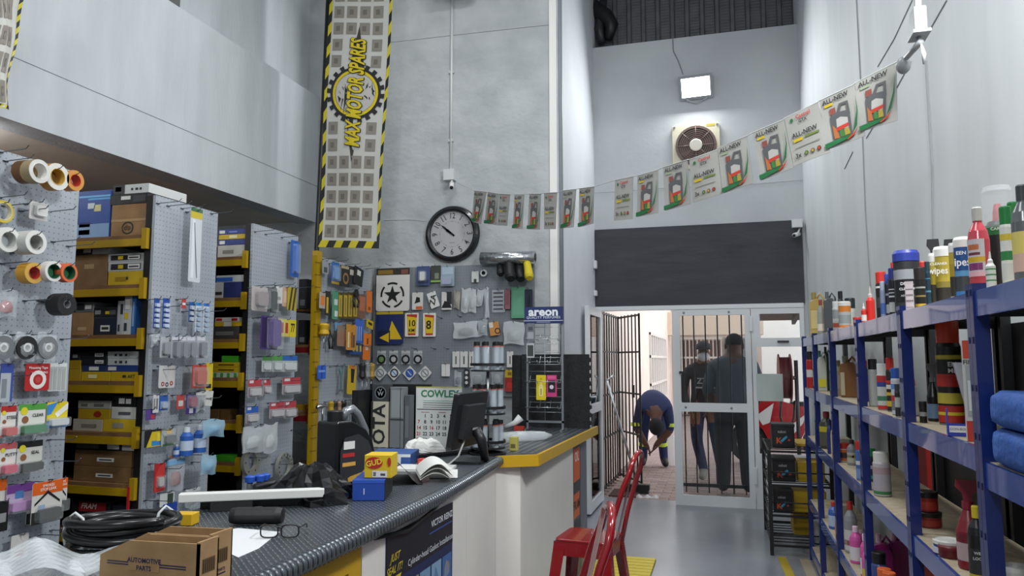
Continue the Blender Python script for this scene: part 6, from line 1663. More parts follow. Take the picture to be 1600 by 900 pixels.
G('tin', 'red_dish', 'small red dish on the top shelf', 1333, 1346, 497, 0, .04, 'a82a26', 'b8302a', cat='dish')
G('nozzle', 'glue_tube', 'tiny red tube with clear nozzle', 1345, 1353, 473, 0, .03, 'b8302a', 'c9c6c2', [(.1, .4, 'd0c9c4')])
G('nozzle', 'sealer_bottle', 'red sealer bottle with long clear nozzle', 1352, 1365, 447, 0, .06, 'c4281f', 'b4aaa6')
G('can', 'spray_can', 'black spray can with bright red cap at the row start', 1367, 1384, 425, 0, .12, '1b1b1d', 'bd2f24', [(.3, .5, '3a3a3c'), (.68, .72, 'c9c4bc')])
G('can', 'thin_can', 'thin pale blue additive tin in the dark can row', 1374, 1382, 440, 0, .03, '7d86a0', '9aa2b4', [(.1, .4, '3a5a9c')])
G('can', 'thin_can', 'thin blue tipped additive can beside the pale one', 1381, 1390, 428, 0, .05, '2c3038', '3a4a9c', [(.1, .3, 'b0b4b8'), (.5, .55, '9aa0b4')])
G('can', 'additive_can', 'blue capped black additive can with white text bands', 1387, 1400, 419, 0, .06, '1c1d22', '2c3a8a', [(.1, .3, 'a9adb2'), (.4, .43, 'c9ccd0'), (.48, .5, 'c9ccd0'), (.55, .57, 'c9ccd0')])
G('can', 'red_cap_can', 'short red capped can peeking out behind the blue capped one', 1391, 1399, 410, 0, .2, '242428', 'b8302a')
G('wipes', 'large_can', 'large black and silver can with stepped blue lid', 1396, 1433, 392, 0, .1, '17181b', '2b3a96', [(.7, .82, '26272b'), (.55, .7, '8d9196'), (.02, .2, '26282c')], [('DIESEL', .06, .48, 'c9ccd0'), ('CLEANER', .05, .4, 'c9ccd0'), ('ADDITIVE', .04, .3, '9aa0a6')], 'can')
G('box', 'pink_box', 'small pinkish white printed box on the shelf edge', 1414, 1426, 440, 0, .02, 'b9aeb2', '000000', [(.1, .9, 'c4b9bc'), (.7, .74, '77707a'), (.5, .54, '77707a'), (.3, .34, '77707a')])
G('jar', 'black_jar', 'black jar with gold trim beside the pinkish box', 1428, 1446, 418, 0, .06, '1d1c1c', '2a2624', [(.3, .34, '8a7a4a'), (.5, .54, '9a9a98'), (.08, .14, 'c9a62a')])
G('can', 'red_cap_can', 'can with wide red cap behind the black jar', 1433, 1448, 409, 0, .18, '2a2a2e', 'b8302a')
G('can', 'teal_tin', 'narrow dark teal tin beside the yellow wipes', 1444, 1452, 409, 0, .03, '1f3a48', '24404e', [(.3, .34, '4f8fae'), (.6, .62, '4f8fae')])
G('spray', 'trigger_bottle', 'black trigger spray bottle standing behind yellow wipes', 1447, 1466, 374, 0, .22, '17181a', '17181a')
G('spray', 'trigger_bottle', 'second black trigger bottle behind the wipes tubs', 1474, 1494, 374, 0, .22, '17181a', '17181a')
WB = [(.05, .4, '33302a'), (.4, .62, 'a8932c'), (.62, .83, 'b7a43a')]
G('wipes', 'wipes_tub', 'slim yellow and black wipes tub at the start of its row', 1450, 1461, 396, 0, .05, 'b09a30', 'e0e0dc', WB)
G('wipes', 'wipes_tub', 'wide yellow wipes tub with tyre picture and white lid', 1459, 1485, 386, 0, .08, 'b5a03a', 'e4e4e0', [(.05, .3, '2f2b26'), (.3, .4, '8d7f34'), (.4, .83, 'b7a43a')], [('wipes', .16, .58, 'e8e8e4', -.6, .8), ('CLEANER', .06, .7, 'e8e8e4', -.5)])
G('wipes', 'wipes_tub', 'narrow yellow wipes tub squeezed beside the blue one', 1482, 1494, 380, 0, .04, 'b09a30', 'e0e0dc', WB)
G('wipes', 'wipes_tub', 'blue wipes tub with white lid next to the pink bottle', 1490, 1514, 371, 0, .06, '1f4f8f', 'e4e4e0', [(.05, .12, '3a78b8'), (.12, .36, '3a3f44'), (.36, .45, '5a9ac8'), (.45, .83, '1f4f8f')], [('ipes', .18, .58, 'e8ecf0', -.1, .8), ('EEN', .08, .73, 'e8ecf0', -.2)])
G('bottle', 'pink_bottle', 'pinkish red soap bottle with hand picture label', 1510, 1541, 324, 0, .06, mat('b5424e', .2, name='pink_liquid'), 'b9b6b0', (), None)
G('clearcan', 'spray_can', 'tall green and black spray can with clear dome cap', 1534, 1578, 292, 0, .14, '1b1c1d', 'd86a74', [(.55, .64, '1f6a34'), (.02, .1, 'b9bcbc')], ('CARBON', .035, .6, 'c9d6cc'))
G('nozzle', 'white_tube', 'white tube with green ticks beside the pink bottle', 1539, 1553, 393, 0, .03, 'd2d6d2', 'd8dad6', [(.2, .24, '4a8a5a'), (.35, .39, '4a8a5a'), (.5, .54, '4a8a5a')])
G('can', 'spray_can', 'white spray can with green cap and red base stripe', 1560, 1579, 323, 0, .07, 'd4d6d2', '1f7a3a', [(.02, .07, 'b8302a'), (.1, .3, 'c4c8c8'), (.34, .45, '2a7a42'), (.58, .66, 'c9b43a')])
G('can', 'spray_can', 'white spray can with green cap beside the silver bottle', 1573, 1590, 316, 0, .14, 'd4d6d2', '1f7a3a', [(.1, .3, 'c4c8c8'), (.4, .46, '2a7a42'), (.6, .7, 'c9b43a')])
G('bottle', 'silver_bottle', 'grey silver treatment bottle with yellow label at the frame edge', 1578, 1612, 289, 0, .07, mat('6b6f72', .25, .3), '3c3f42', [(.12, .3, 'c9a89c'), (.3, .52, 'cfc06a')])
# ---- second shelf
fe = G('can', 'fire_extinguisher', 'red fire extinguisher standing behind the furthest bay', 1259, 1272, 549, 1, .03, 'b3221f', '1a1a1c', [(.3, .5, 'd6d2cc')])
G('jug', 'bottle_jug', 'white and yellow oil bottle beside a dark green one', 1277, 1290, 548, 1, .05, 'b9bcae', '3c7a5a', [(.1, .3, 'd0c22a')], cat='bottle')
G('jug', 'green_bottle', 'dark green oil bottle in the second bay', 1286, 1299, 542, 1, .1, '1d5248', '1a4a42')
G('bottle', 'beige_bottle', 'beige labelled bottle beside the brown jug', 1303, 1316, 563, 1, .06, 'b5a884', '8a7a52', [(.2, .6, 'c2bba6')])
G('jug', 'brown_jug', 'brown oil filled square jug with grey cap', 1313, 1339, 556, 1, .09, '7a4e22', '77776f', [(-.95, .05, -.5, .6, 'b9a888')])
G('bottle', 'purple_bottle', 'purple slim bottle at the start of the spray can bay', 1347, 1357, 563, 1, .1, '3a2f8c', 'b8302a')
G('can', 'grey_can', 'plain pale grey spray can with black cap', 1355, 1370, 561, 1, .06, 'aeb0ae', '1c1c1e')
G('can', 'spray_can', 'white spray can with red and blue striped top', 1369, 1385, 568, 1, .05, 'c4c6c4', 'd6d8d8', [(.6, .74, 'b02a2c'), (.5, .6, '2c3f8c'), (.2, .3, '3f7a5a'), (.02, .1, 'b8302a')])
G('can', 'spray_can', 'yellow and black patterned spray can with red cap', 1383, 1396, 559, 1, .06, '2a2926', 'c22a24', [(.1, .2, 'c9a52a'), (.3, .36, 'c9a52a'), (.42, .5, 'd0ccc2'), (.52, .58, 'b8302a')])
G('can', 'spray_can', 'white and blue spray can with blue cap near the post', 1391, 1405, 575, 1, .04, 'bfc4cc', '2a56a8', [(.1, .3, '77777a'), (.3, .42, 'b8302a'), (.55, .66, '5a84c4')])
G('can', 'black_can', 'small black can behind the blue capped spray', 1397, 1405, 600, 1, .02, '26282a', '3a3c3e', [(.3, .6, 'b0b2b0')])
G('can', 'leaning_can', 'white spray can with orange cap leaning in the polish bay', 1417, 1438, 590, 1, .1, 'b9bab6', 'd0542e', [(.1, .3, 'c9c4bc')], lean=-8, cat='can')
G('jar', 'small_black_jar', 'small black jar beside the leaning can', 1436, 1447, 627, 1, .05, '161618', '161618', [(.3, .5, '8f8f8c')], cat='jar')
G('spray', 'black_spray', 'black spray bottle with grey head in the polish bay', 1446, 1464, 568, 1, .1, '151517', '77797a', [(.05, .3, '6a86a4')], cat='bottle')
G('can', 'tall_spray_can', 'tall red and black spray can with big orange red cap', 1460, 1497, 500, 1, .12, '1c1a1a', mat('c93f1c', .3), [(.02, .09, 'a8281f'), (.09, .12, 'c9b22a'), (.12, .18, 'a8281f'), (.2, .3, 'b5a93a'), (.36, .48, 'b02a22'), (.5, .6, '1c1a1a'), (.62, .66, 'b5a93a')], [('EN', .06, .57, 'e4e2de', .2), ('ME', .06, .51, 'e4e2de', .2)], cat='can')
r_ = thing('plastic_funnel', 'translucent plastic scoop standing behind the blue parts bin', 'scoop', (.66, 2.36, LV[1] + .001))
MB(lab_frame((.66, 2.36, LV[1] + .001))).prism([(.0, .0), (.03, 0), (.05, .2), (-.04, .2)], -.03, .03, mat('d4d6de', .15, alpha=.45)).build('scoop', r_)
q_ = at(1492, 676, 'X', .61)
r_ = thing('parts_bin', 'small blue open fronted parts bin with white label', 'bin', (.62, q_.y, LV[1] + .001))
M_ = lab_frame((.62, q_.y, LV[1] + .001))
MB(M_).box(-.028, 0, -.05, .028, .004, .05, '2c3aa8').box(-.028, .004, -.05, -.025, .07, .02, '2c3aa8').box(.025, .004, -.05, .028, .07, .02, '2c3aa8').build('tray', r_)
MB(M_).box(-.028, .004, .046, .028, .034, .05, '2c3aa8').build('front_lip', r_)
m_ = MB(M_); m_.rect(-.024, .01, .024, .028, .0512, 'dcdce0'); m_.text('CON-BOLT', .009, 0, .019, .052, '3a3a4a'); m_.build('bin_label', r_)
G('box', 'long_pack', 'tall white and red blister pack leaning by the blue post', 1503, 1525, 532, 1, .03, 'cfccc8', '000000', [(-.9, .0, .9, .2, 'c23a2c'), (-.9, .82, .9, 1, 'c8482c'), (-.7, .25, .7, .75, 'a9acac'), (-.5, .3, .4, .6, 'd9dbdb')], ('FINN', .06, .78, '3a3a3c'))
# ---- third shelf
G('bottle', 'olive_can', 'dark olive bottle with yellow band and red cap', 1280, 1301, 643, 2, .05, '3d4032', '8a2a28', [(.45, .6, 'c2b62a'), (.08, .44, '55584a')], cat='bottle')
G('bottle', 'blue_bottle', 'narrow dark blue bottle behind the second post', 1291, 1300, 655, 2, .03, '27306e', '1c2250')
G('bottle', 'cream_bottle', 'cream bottle next to the narrow dark blue one', 1297, 1306, 658, 2, .02, 'b8ab8c', 'b0a484')
G('jar', 'white_orange_jar', 'white and orange jar with red lid', 1309, 1327, 692, 2, .06, 'c9c4bc', 'b4342a', [(.05, .2, 'cf6a2c'), (.2, .5, '3a3836'), (.5, .65, 'cf6a2c')], cat='jar')
G('bottle', 'grey_bottle', 'grey labelled bottle between jar and red capped can', 1323, 1338, 687, 2, .08, '7d8084', '2c2e32', [(.1, .5, 'a4a79c'), (.3, .4, 'b5a93a')])
G('can', 'spray_can', 'blue spray can with red cap at the third post', 1336, 1348, 689, 2, .03, '3f66a8', 'c22a24', [(.05, .3, '6f8fc4'), (.4, .5, 'c9c9d0')])
G('can', 'green_can', 'black can with bright green cap beside the white one', 1356, 1368, 701, 2, .08, '26302a', '2f9a48', [(.1, .2, '3f9a6a'), (.4, .5, 'b0b4b0')])
G('can', 'spray_can', 'fat white spray can with grey cap and red square', 1363, 1389, 706, 2, .05, 'b9b2b8', 'd6d6d2', [(.05, .12, '3a7a4a'), (.12, .5, 'aaa4ac'), (.5, .66, 'a89298')])
G('jar', 'polish_jar', 'black lidded red polish jar on top of a wider one', 1432, 1464, 790, 2, .085, '8a2a24', '1c1a1a', [(.1, .5, 'a8382c')], z=LV[2] + .052, hh=.066)
G('jar', 'polish_jar', 'wide black lidded jar carrying a smaller jar', 1430, 1468, 790, 2, .085, '7a2824', '191919', [(.1, .5, '9c3a2c')], hh=.05)
G('tin', 'wax_tin', 'blue and white wax tin with white lid', 1450, 1492, 815, 2, .045, '2c3f86', 'd2d2ce', [(.1, .5, 'c9cbd0')], hh=.042, ysh=-.06)
G('tin', 'maroon_tin', 'maroon shallow polish tin in front of the wax tin', 1464, 1498, 842, 2, .04, '5a1a1e', '6a2226', hh=.034, ysh=-.02)
G('spray', 'maroon_spray', 'maroon trigger spray bottle beside the polish tins', 1492, 1527, 750, 2, .06, '7a1f2a', '8a2432', [(.1, .3, 'b09a9c'), (.3, .4, '6a1a24')], cat='bottle')
G('bottle', 'black_bottle', 'black polish bottle with yellow cap by the blue post', 1511, 1537, 790, 2, .04, '1a1a1b', 'c9b42a', [(.05, .12, 'b8a83a'), (.12, .45, '2c2c2e')], [('WET', .05, .4, 'c9c9c4'), ('LOOK', .05, .33, 'c9c9c4')])
G('wipes', 'white_bottle', 'plain white tube squeezed behind the blue post', 1531, 1541, 805, 2, .03, 'c9cac6', 'c2c4c0', cat='tube')
G('tin', 'white_bucket', 'white lidded tub cut off at the frame corner', 1566, 1612, 884, 2, .1, 'b9bab8', 'c9cac8', cat='tub', z=.86)
# ---- fourth shelf
G('bottle', 'blue_bottle', 'blue cleaner bottle with red cap on the fourth shelf', 1294, 1310, 784, 3, .05, '3c62b0', 'b8302a', [(.1, .5, 'a9bcd8')])
G('bottle', 'peach_bottle', 'peach labelled bottle beside the blue cleaner', 1304, 1313, 800, 3, .03, 'b89a8a', 'c9c4be', [(.1, .5, 'c98a72')])
G('bottle', 'red_cap_bottle', 'grey bottle with tall red cap beside pink bottles', 1318, 1337, 783, 3, .06, '8a8d90', 'b83228', [(.05, .45, 'c9c4c4'), (.15, .25, 'b8403a')], cat='bottle')
PK = mat('d05aa4', .25, name='pink_cleaner')
for x0_, x1_, yt_, s_, l_, bb_ in ((1327, 1345, 822, .05, 'pink cleaner bottle nearest the grey red capped one', 'd8d4da'), (1336, 1352, 828, .12, 'pink cleaner bottle in the second row', 'd8d4da'), (1343, 1358, 834, .05, 'pink cleaner bottle beside the yellow labelled one', 'd8d4da'), (1346, 1363, 846, .025, 'pink cleaner bottle with yellow label', 'd8b83a')):
    G('bottle', 'cleaner_bottle', l_, x0_, x1_, yt_, 3, s_, PK, 'e0c4d8', [(.08, .45, bb_)])
for x0_, x1_, yt_, s_, l_ in ((1366, 1392, 835, .1, 'large magenta jug behind the black capped can'), (1388, 1418, 832, .18, 'large magenta jug deepest on the fourth shelf')):
    G('jug', 'magenta_jug', l_, x0_, x1_, yt_, 3, s_, mat('8a1f6a', .3), 'c9a4bc')
G('can', 'black_cap_can', 'can with wide black cap in front of magenta jugs', 1361, 1384, 862, 3, .04, '3a4a86', '17171a', cat='can')
G('can', 'orange_cap_can', 'orange capped can at the frame bottom, farther one', 1370, 1393, 888, 3, .03, '77706a', 'd9642c', cat='can')
G('can', 'orange_cap_can', 'orange capped can at the frame bottom, closer one', 1378, 1400, 894, 3, .015, '77706a', 'd9642c', cat='can')
# ---- pink bottle label
_pk = [o for o in bpy.data.objects if o.name == 'pink_bottle'][0]
_c = BASE[_pk.name]
_m = MB(lab_frame(_c))
_h = at(1525, 324, 'X', SX + .06).z - LV[0]
_R = (1541 - 1510) / F * (_c - EYE).dot(FW) / 2
def _arc(a0, a1, z0, z1, mt, rr):
    for q in range(6):
        b0, b1 = R_(a0 + (a1 - a0) * q / 6), R_(a0 + (a1 - a0) * (q + 1) / 6)
        _m.add([(rr * math.sin(b0), z0 * _h, rr * math.cos(b0)), (rr * math.sin(b1), z0 * _h, rr * math.cos(b1)), (rr * math.sin(b1), z1 * _h, rr * math.cos(b1)), (rr * math.sin(b0), z1 * _h, rr * math.cos(b0))], [(0, 1, 2, 3)], mt)
_arc(-85, 25, .2, .62, 'c0bcc0', _R * 1.01); _arc(-85, 25, .36, .42, 'c9a42a', _R * 1.016); _arc(-70, 10, .27, .35, '7a2f6a', _R * 1.016); _arc(-70, -5, .5, .56, 'b5683c', _R * 1.016); _arc(-85, 25, .2, .25, 'd8a8b4', _R * 1.016); _arc(-70, 0, .44, .47, '6a2a3a', _R * 1.016)
_m.build('label', _pk)
# ---- blue bags and tyre in the nearest bay
BAG = tex_mat('blue_canvas', '24509c', '3262b4', 9, .75, .4, 30)
def soft_bag(label, z0, z1, ph):
    y0, y1 = 1.3, 1.99
    o = thing('canvas_bag', label, 'bag', (.74, (y0 + y1) / 2, z0))
    def fn(u, v):
        t = u * 6.283
        c, s = math.cos(t), math.sin(t)
        sx = .145 * (abs(c) ** .22) * (1 if c > 0 else -1)
        sy = (y1 - y0) / 2 * (abs(s) ** .22) * (1 if s > 0 else -1)
        k = (1 - .12 * abs(2 * v - 1) ** 7)
        return (.722 + sx * k, (y0 + y1) / 2 + sy * (1 - .04 * abs(2 * v - 1) ** 3), z0 + (z1 - z0) * v + .006 * math.sin(9 * t + ph) * math.sin(3 * v))
    m = MB(); m.grid(fn, 28, 7, BAG, True, True)
    m.poly([fn(i / 28, 1) for i in range(28)], BAG); m.poly([fn(i / 28, 0) for i in range(28)][::-1], BAG)
    m.build('pouch', o)
    MB().box(.568, 1.5, z0 + .02, .578, 1.56, z1 - .01, '17181c').build('strap', o)
soft_bag('folded blue canvas bag lying lowest on the near shelf', 1.263, 1.345, 0)
soft_bag('folded blue canvas bag stacked on top of its twin', 1.35, 1.43, 2)
r_ = thing('battery_box', 'black box with green lettered panel in the near bay', 'box', (.86, 1.8, 1.434))
MB().box(.8, 1.62, 1.4345, .895, 1.96, 1.6, '17181a').build('case', r_)
m_ = MB(fXn((.8, 1.79, 1.55))); m_.rect(-.13, -.03, .13, .035, .001, '1f6a3c'); m_.build('green_panel', r_)
m_ = MB(fXn((.8, 1.79, 1.55)))
for k_ in range(4): m_.rect(-.11, -.02 + k_ * .013, .11, -.015 + k_ * .013, .002, '3f9a62')
m_.build('panel_lines', r_)
tag(MB().box(.925, 4.05, 0, .945, 4.25, 1.25, 'a3241f').build('red_pipe_board'), 'tall red board standing against the wall behind the shelving', 'board')
# ================================================================ wall clock
C_ = at(705, 365, 'Y', 6.15)
ck = thing('wall_clock', 'round black framed wall clock with roman style serif numerals', 'clock', (C_.x, 6.17, C_.z - .25))
M_ = fY((C_.x, 6.199, C_.z))
RC = .262
MB(M_).lathe([(RC * .97, .0), (RC, .015), (RC * .96, .045), (RC * .86, .058), (RC * .8, .05), (RC * .79, .022)], mat('17181a', .25, coat=.3), 40, ax='c', caps=False).build('rim', ck)
MB(M_).lathe([(RC * .8, .02), (RC * .8, .026)], 'b0aeb0', 40, ax='c').build('dial', ck)
m_ = MB(M_)
for h_ in range(1, 13):
    a_ = R_(90 - 30 * h_)
    m_.text(str(h_), .076, RC * .63 * math.cos(a_), RC * .63 * math.sin(a_), .0272, '2a2a2c', rot=-30 * h_ if h_ not in (4, 5, 6, 7, 8) else -30 * h_ + 180, bold=.008, sx=.8)
for k_ in range(60):
    a_ = R_(6 * k_)
    m_.disc(RC * .45 * math.cos(a_), RC * .45 * math.sin(a_), .0022 if k_ % 5 else .004, .027, '4a4a4c', 6)
m_.text('quartz', .018, 0, -RC * .3, .027, '55565a')
m_.build('numerals', ck)
for ang, L_, w_, nm in ((307, .085, .007, 'hour_hand'), (309, .14, .005, 'minute_hand')):
    a_ = R_(90 - ang)
    c_, s_ = math.cos(a_), math.sin(a_)
    MB(M_).prism([(-c_ * .03 - s_ * w_, -s_ * .03 + c_ * w_), (-c_ * .03 + s_ * w_, -s_ * .03 - c_ * w_), (c_ * L_ * .7 + s_ * w_ * 1.8, s_ * L_ * .7 - c_ * w_ * 1.8), (c_ * L_, s_ * L_), (c_ * L_ * .7 - s_ * w_ * 1.8, s_ * L_ * .7 + c_ * w_ * 1.8)], .03, .032, '1c1c1e').build(nm, ck)
MB(M_).lathe([(.01, .03), (.01, .036)], '1c1c1e', 10, ax='c').build('hub', ck)
# conduit, junction box and camera over the clock
def security_cam(label, P, aim, s=1.0, bracket=None):
    o = thing('security_camera', label, 'camera', P)
    P = Vector(P); d = Vector(aim).normalized()
    MB().tube([P, P + d * .1 * s], .022 * s, 'd9dad8', 14).build('body', o)
    MB().tube([P + d * .1 * s, P + d * .104 * s], .016 * s, '17181a', 12).build('lens', o)
    if bracket is not None:
        MB().tube([Vector(bracket), P + d * .03 * s], .01 * s, 'd2d3d1', 8).build('bracket', o)
    return o
cd = thing('cable_conduit', 'thin white conduit running down the plaster wall to a camera', 'conduit', (-2.36, 6.18, 3.2))
x_ = at(705, 150, 'Y', 6.185).x
MB().cyl((x_, 6.187, 3.22), (x_, 6.187, 4.95), .012, 'd6d8d8', 8).build('pipe', cd)
for z_ in (3.5, 4.15):
    MB().box(x_ - .025, 6.18, z_, x_ + .025, 6.199, z_ + .025, 'c4c6c6').build('saddle', cd)
MB().box(x_ - .05, 6.13, 3.13, x_ + .05, 6.199, 3.23, 'd4d6d6').build('junction_box', cd)
security_cam('small white bullet camera under the junction box above the clock', (-2.33, 6.12, 3.09), (.25, -.7, -.5), 1, (-2.34, 6.15, 3.13))
security_cam('small white bullet camera at the top corner of the charcoal panel', (.76, 7.98, 2.79), (-.5, -.8, -.25), 1, (.78, 8.03, 2.86))
tag(MB().box(.70, 7.97, 2.86, .80, 8.03, 2.945, 'd6d8da').build('junction_box'), 'white junction box on the charcoal panel above the bullet camera', 'junction box')
for y_, z_, l_ in ((7.93, 2.5, 'white alarm sensor at the left edge of the charcoal panel'), (7.93, 2.2, 'small white magnetic contact under the alarm sensor')):
    tag(MB().box(-1.359, y_, z_, -1.325, y_ + .07, z_ + (.09 if z_ > 2.4 else .06), 'd6d8da').build('alarm_sensor', bevel=.006), l_, 'sensor')
# ================================================================ lamps
def flood(label, P, rot, w, h, em):
    o = thing('flood_lamp', label, 'lamp', P)
    M = Matrix.Translation(P) @ rot
    MB(M).box(-w / 2, -h / 2, -.05, w / 2, h / 2, -.012, '9da1a5').build('housing', o)
    m = MB(M)
    m.box(-w / 2, -h / 2, -.012, -w / 2 + .03, h / 2, .012, '8b8f93').box(w / 2 - .03, -h / 2, -.012, w / 2, h / 2, .012, '8b8f93').box(-w / 2 + .03, -h / 2, -.012, w / 2 - .03, -h / 2 + .03, .012, '8b8f93').box(-w / 2 + .03, h / 2 - .03, -.012, w / 2 - .03, h / 2, .012, '8b8f93')
    m.build('bezel', o)
    MB(M).rect(-w / 2 + .03, -h / 2 + .03, w / 2 - .03, h / 2 - .03, -.008, mat('ffffff', .5, 0, 1, em, 'lamp_glow')).build('lamp_glass', o)
    return o
P_ = at(1087, 136, 'Y', 8.0)
fl = flood('glowing white LED floodlight on the wall above the fan', P_, frame((0, 0, 0), (1, 0, .03), (0, -.94, -.34)), .36, .26, 9)
MB().tube([P_ + Vector((-.1, .02, -.13)), P_ + Vector((0, .05, -.17)), P_ + Vector((.12, .03, -.12))], .008, '9da1a5', 6).build('bracket', fl)
flood('LED floodlight at the top of the plaster wall over the conduit', Vector((-2.3, 5.98, 4.98)), frame((0, 0, 0), (1, 0, 0), (0, -.94, -.34)), .42, .3, 9)
flood('LED floodlight on the right wall over the near shelving', Vector((.93, 2.118, 3.398)), frame((0, 0, 0), (.375, .927, 0), (-.769, .311, -.559)), .5, .36, 6)  # added housing, out of view, for the counter and pegboard fill
flood('LED floodlight on the rear wall', Vector((-.9, -2.26, 4.23)), frame((0, 0, 0), (-1, 0, 0), (0, .85, -.53)), .55, .4, 6)  # added housing, out of view, for the fill behind the camera
o_ = thing('tube_lamp', 'fluorescent tube lamp under the mezzanine soffit', 'lamp', (-4.5, 2.95, 2.7))
MB().box(-5.1, 2.92, 2.785, -3.95, 2.98, 2.84, 'c9cbcd').build('batten', o_)
MB().cyl((-5.08, 2.95, 2.755), (-3.97, 2.95, 2.755), .016, mat('ffffff', .5, 0, 1, 55, 'tube_glow'), 10).build('tube', o_)
for y_, l_ in ((.9, 'hanging LED high bay lamp over the near counter'), (3.9, 'hanging LED high bay lamp over the aisle')):  # added housings, out of view, for the overhead fill
    o_ = thing('overhead_fill_lamp', l_, 'lamp', (-.95, y_, 5.56))
    MB().box(-1.6, y_ - .28, 5.575, -.3, y_ + .28, 5.65, 'c9cbcd').build('housing', o_)
    MB().box(-1.58, y_ - .26, 5.562, -.32, y_ + .26, 5.574, mat('ffffff', .5, 0, 1, 4, 'fill_glow')).build('diffuser', o_)
    for x_ in (-1.5, -.4): MB().cyl((x_, y_, 5.65), (x_, y_, 6.5), .008, WIRE, 6).build('hanger', o_)
# ================================================================ extractor fan
P0, P1 = at(1050, 200, 'Y', 8.05), at(1126, 252, 'Y', 8.05)
cx_, cz_ = (P0.x + P1.x) / 2, (P0.z + P1.z) / 2 - .02
fn_ = thing('extractor_fan', 'cream square wall fan with brown round grille and pale hub', 'fan', (cx_, 8.04, cz_ - .25))
M_ = fY((cx_, 8.059, cz_))
s_ = (P1.x - P0.x) / 2
MB(M_).rbox(-s_, -s_, 0, s_, s_ * .95, .03, 'd6cfb8', .02).build('plate', fn_, .004)
MB(M_).lathe([(s_ * .84, .031), (s_ * .84, .034)], '4a3a36', 32, ax='c').build('opening', fn_)
MB(M_).ringc(s_ * .86, s_ * .78, .031, .055, '6a5650', None, 32).build('shroud', fn_)
for k_ in range(5):
    a0_ = 72 * k_
    pts_ = [(s_ * .26 * math.cos(R_(a0_)), s_ * .26 * math.sin(R_(a0_))), (s_ * .75 * math.cos(R_(a0_ - 12)), s_ * .75 * math.sin(R_(a0_ - 12))), (s_ * .76 * math.cos(R_(a0_ + 26)), s_ * .76 * math.sin(R_(a0_ + 26))), (s_ * .26 * math.cos(R_(a0_ + 40)), s_ * .26 * math.sin(R_(a0_ + 40)))]
    MB(M_).prism(pts_, .037, .041, '5d4640').build('blade', fn_)
for k_ in range(6):
    rr_ = s_ * (.34 + .085 * k_)
    MB(M_).tube([(rr_ * math.cos(6.283 * j / 28), rr_ * math.sin(6.283 * j / 28), .056) for j in range(28)], .0028, '7a655e', 4, True).build('grille_ring', fn_)
for k_ in range(8):
    a_ = 6.283 * k_ / 8
    MB(M_).cyl((s_ * .25 * math.cos(a_), s_ * .25 * math.sin(a_), .06), (s_ * .82 * math.cos(a_), s_ * .82 * math.sin(a_), .055), .003, '7a655e', 5).build('grille_spoke', fn_)
MB(M_).lathe([(s_ * .27, .045), (s_ * .27, .066), (s_ * .24, .07)], 'd2cdc0', 24, ax='c').build('hub', fn_)
MB(M_).rect(s_ * .45, s_ * .82, s_ * .8, s_ * .93, .0315, 'c9b43a').build('sticker', fn_)
for a_ in (-1, 1):
    for b_ in (-1, 1):
        MB(M_).lathe([(.014, .03), (.012, .036)], '77787a', 8, (a_ * s_ * .9, b_ * s_ * .87, 0), 'c').build('bolt', fn_)

# ================================================================ bunting across the room
A_, Bq = Vector((-2.25, 6.1)), Vector((.72, 3.3))
D_ = (Bq - A_).normalized(); N_ = Vector((D_.y, -D_.x))         # N faces the camera side
def bp3(x, y):
    d = FW + RT * ((x - 800) / F) - UP * ((y - 450) / F)
    k = N_.dot(A_) / (N_.x * d.x + N_.y * d.y)
    return EYE + d * k
FLAGS = [(741, 298, 760, 300, 737, 346, 751, 350), (762, 300, 779, 303, 757, 349, 776, 352), (780, 303, 797, 304, 777, 352, 792, 353), (804, 304, 819, 304, 801, 357, 816, 358), (827, 303, 845, 303, 824, 358, 843, 359), (850, 302, 870, 301, 850, 358, 868, 358),
         (880, 298, 900, 296, 877, 357, 896, 355), (905, 295, 928, 292, 904, 355, 927, 349), (961, 282, 989, 276, 959, 345, 988, 342), (996, 275, 1028, 266, 995, 339, 1028, 333), (1036, 262, 1074, 250, 1039, 329, 1079, 318), (1077, 250, 1121, 234, 1082, 317, 1128, 303),
         (1121, 232, 1167, 213, 1130, 302, 1177, 286), (1176, 208, 1225, 187, 1189, 282, 1240, 262), (1226, 185, 1278, 160, 1240, 260, 1297, 238), (1280, 158, 1335, 132, 1292, 234, 1352, 212), (1336, 130, 1400, 98, 1345, 206, 1402, 188)]
bt = thing('bunting', 'string of grey oil advert flags sagging across the room', 'bunting', bp3(905, 380))
PAPER = tex_mat('flag_paper', 'a09f9a', 'aaa9a4', 5, .6, .03)
TXF = {2, 5, 8, 11, 14}
GRN, RDD, YL2, DK = mat('1f6a3a', .6), mat('c03a2a', .6), mat('cdb022', .6), mat('2c2d30', .6)
strp = [at(712, 285, 'Y', 6.15)]
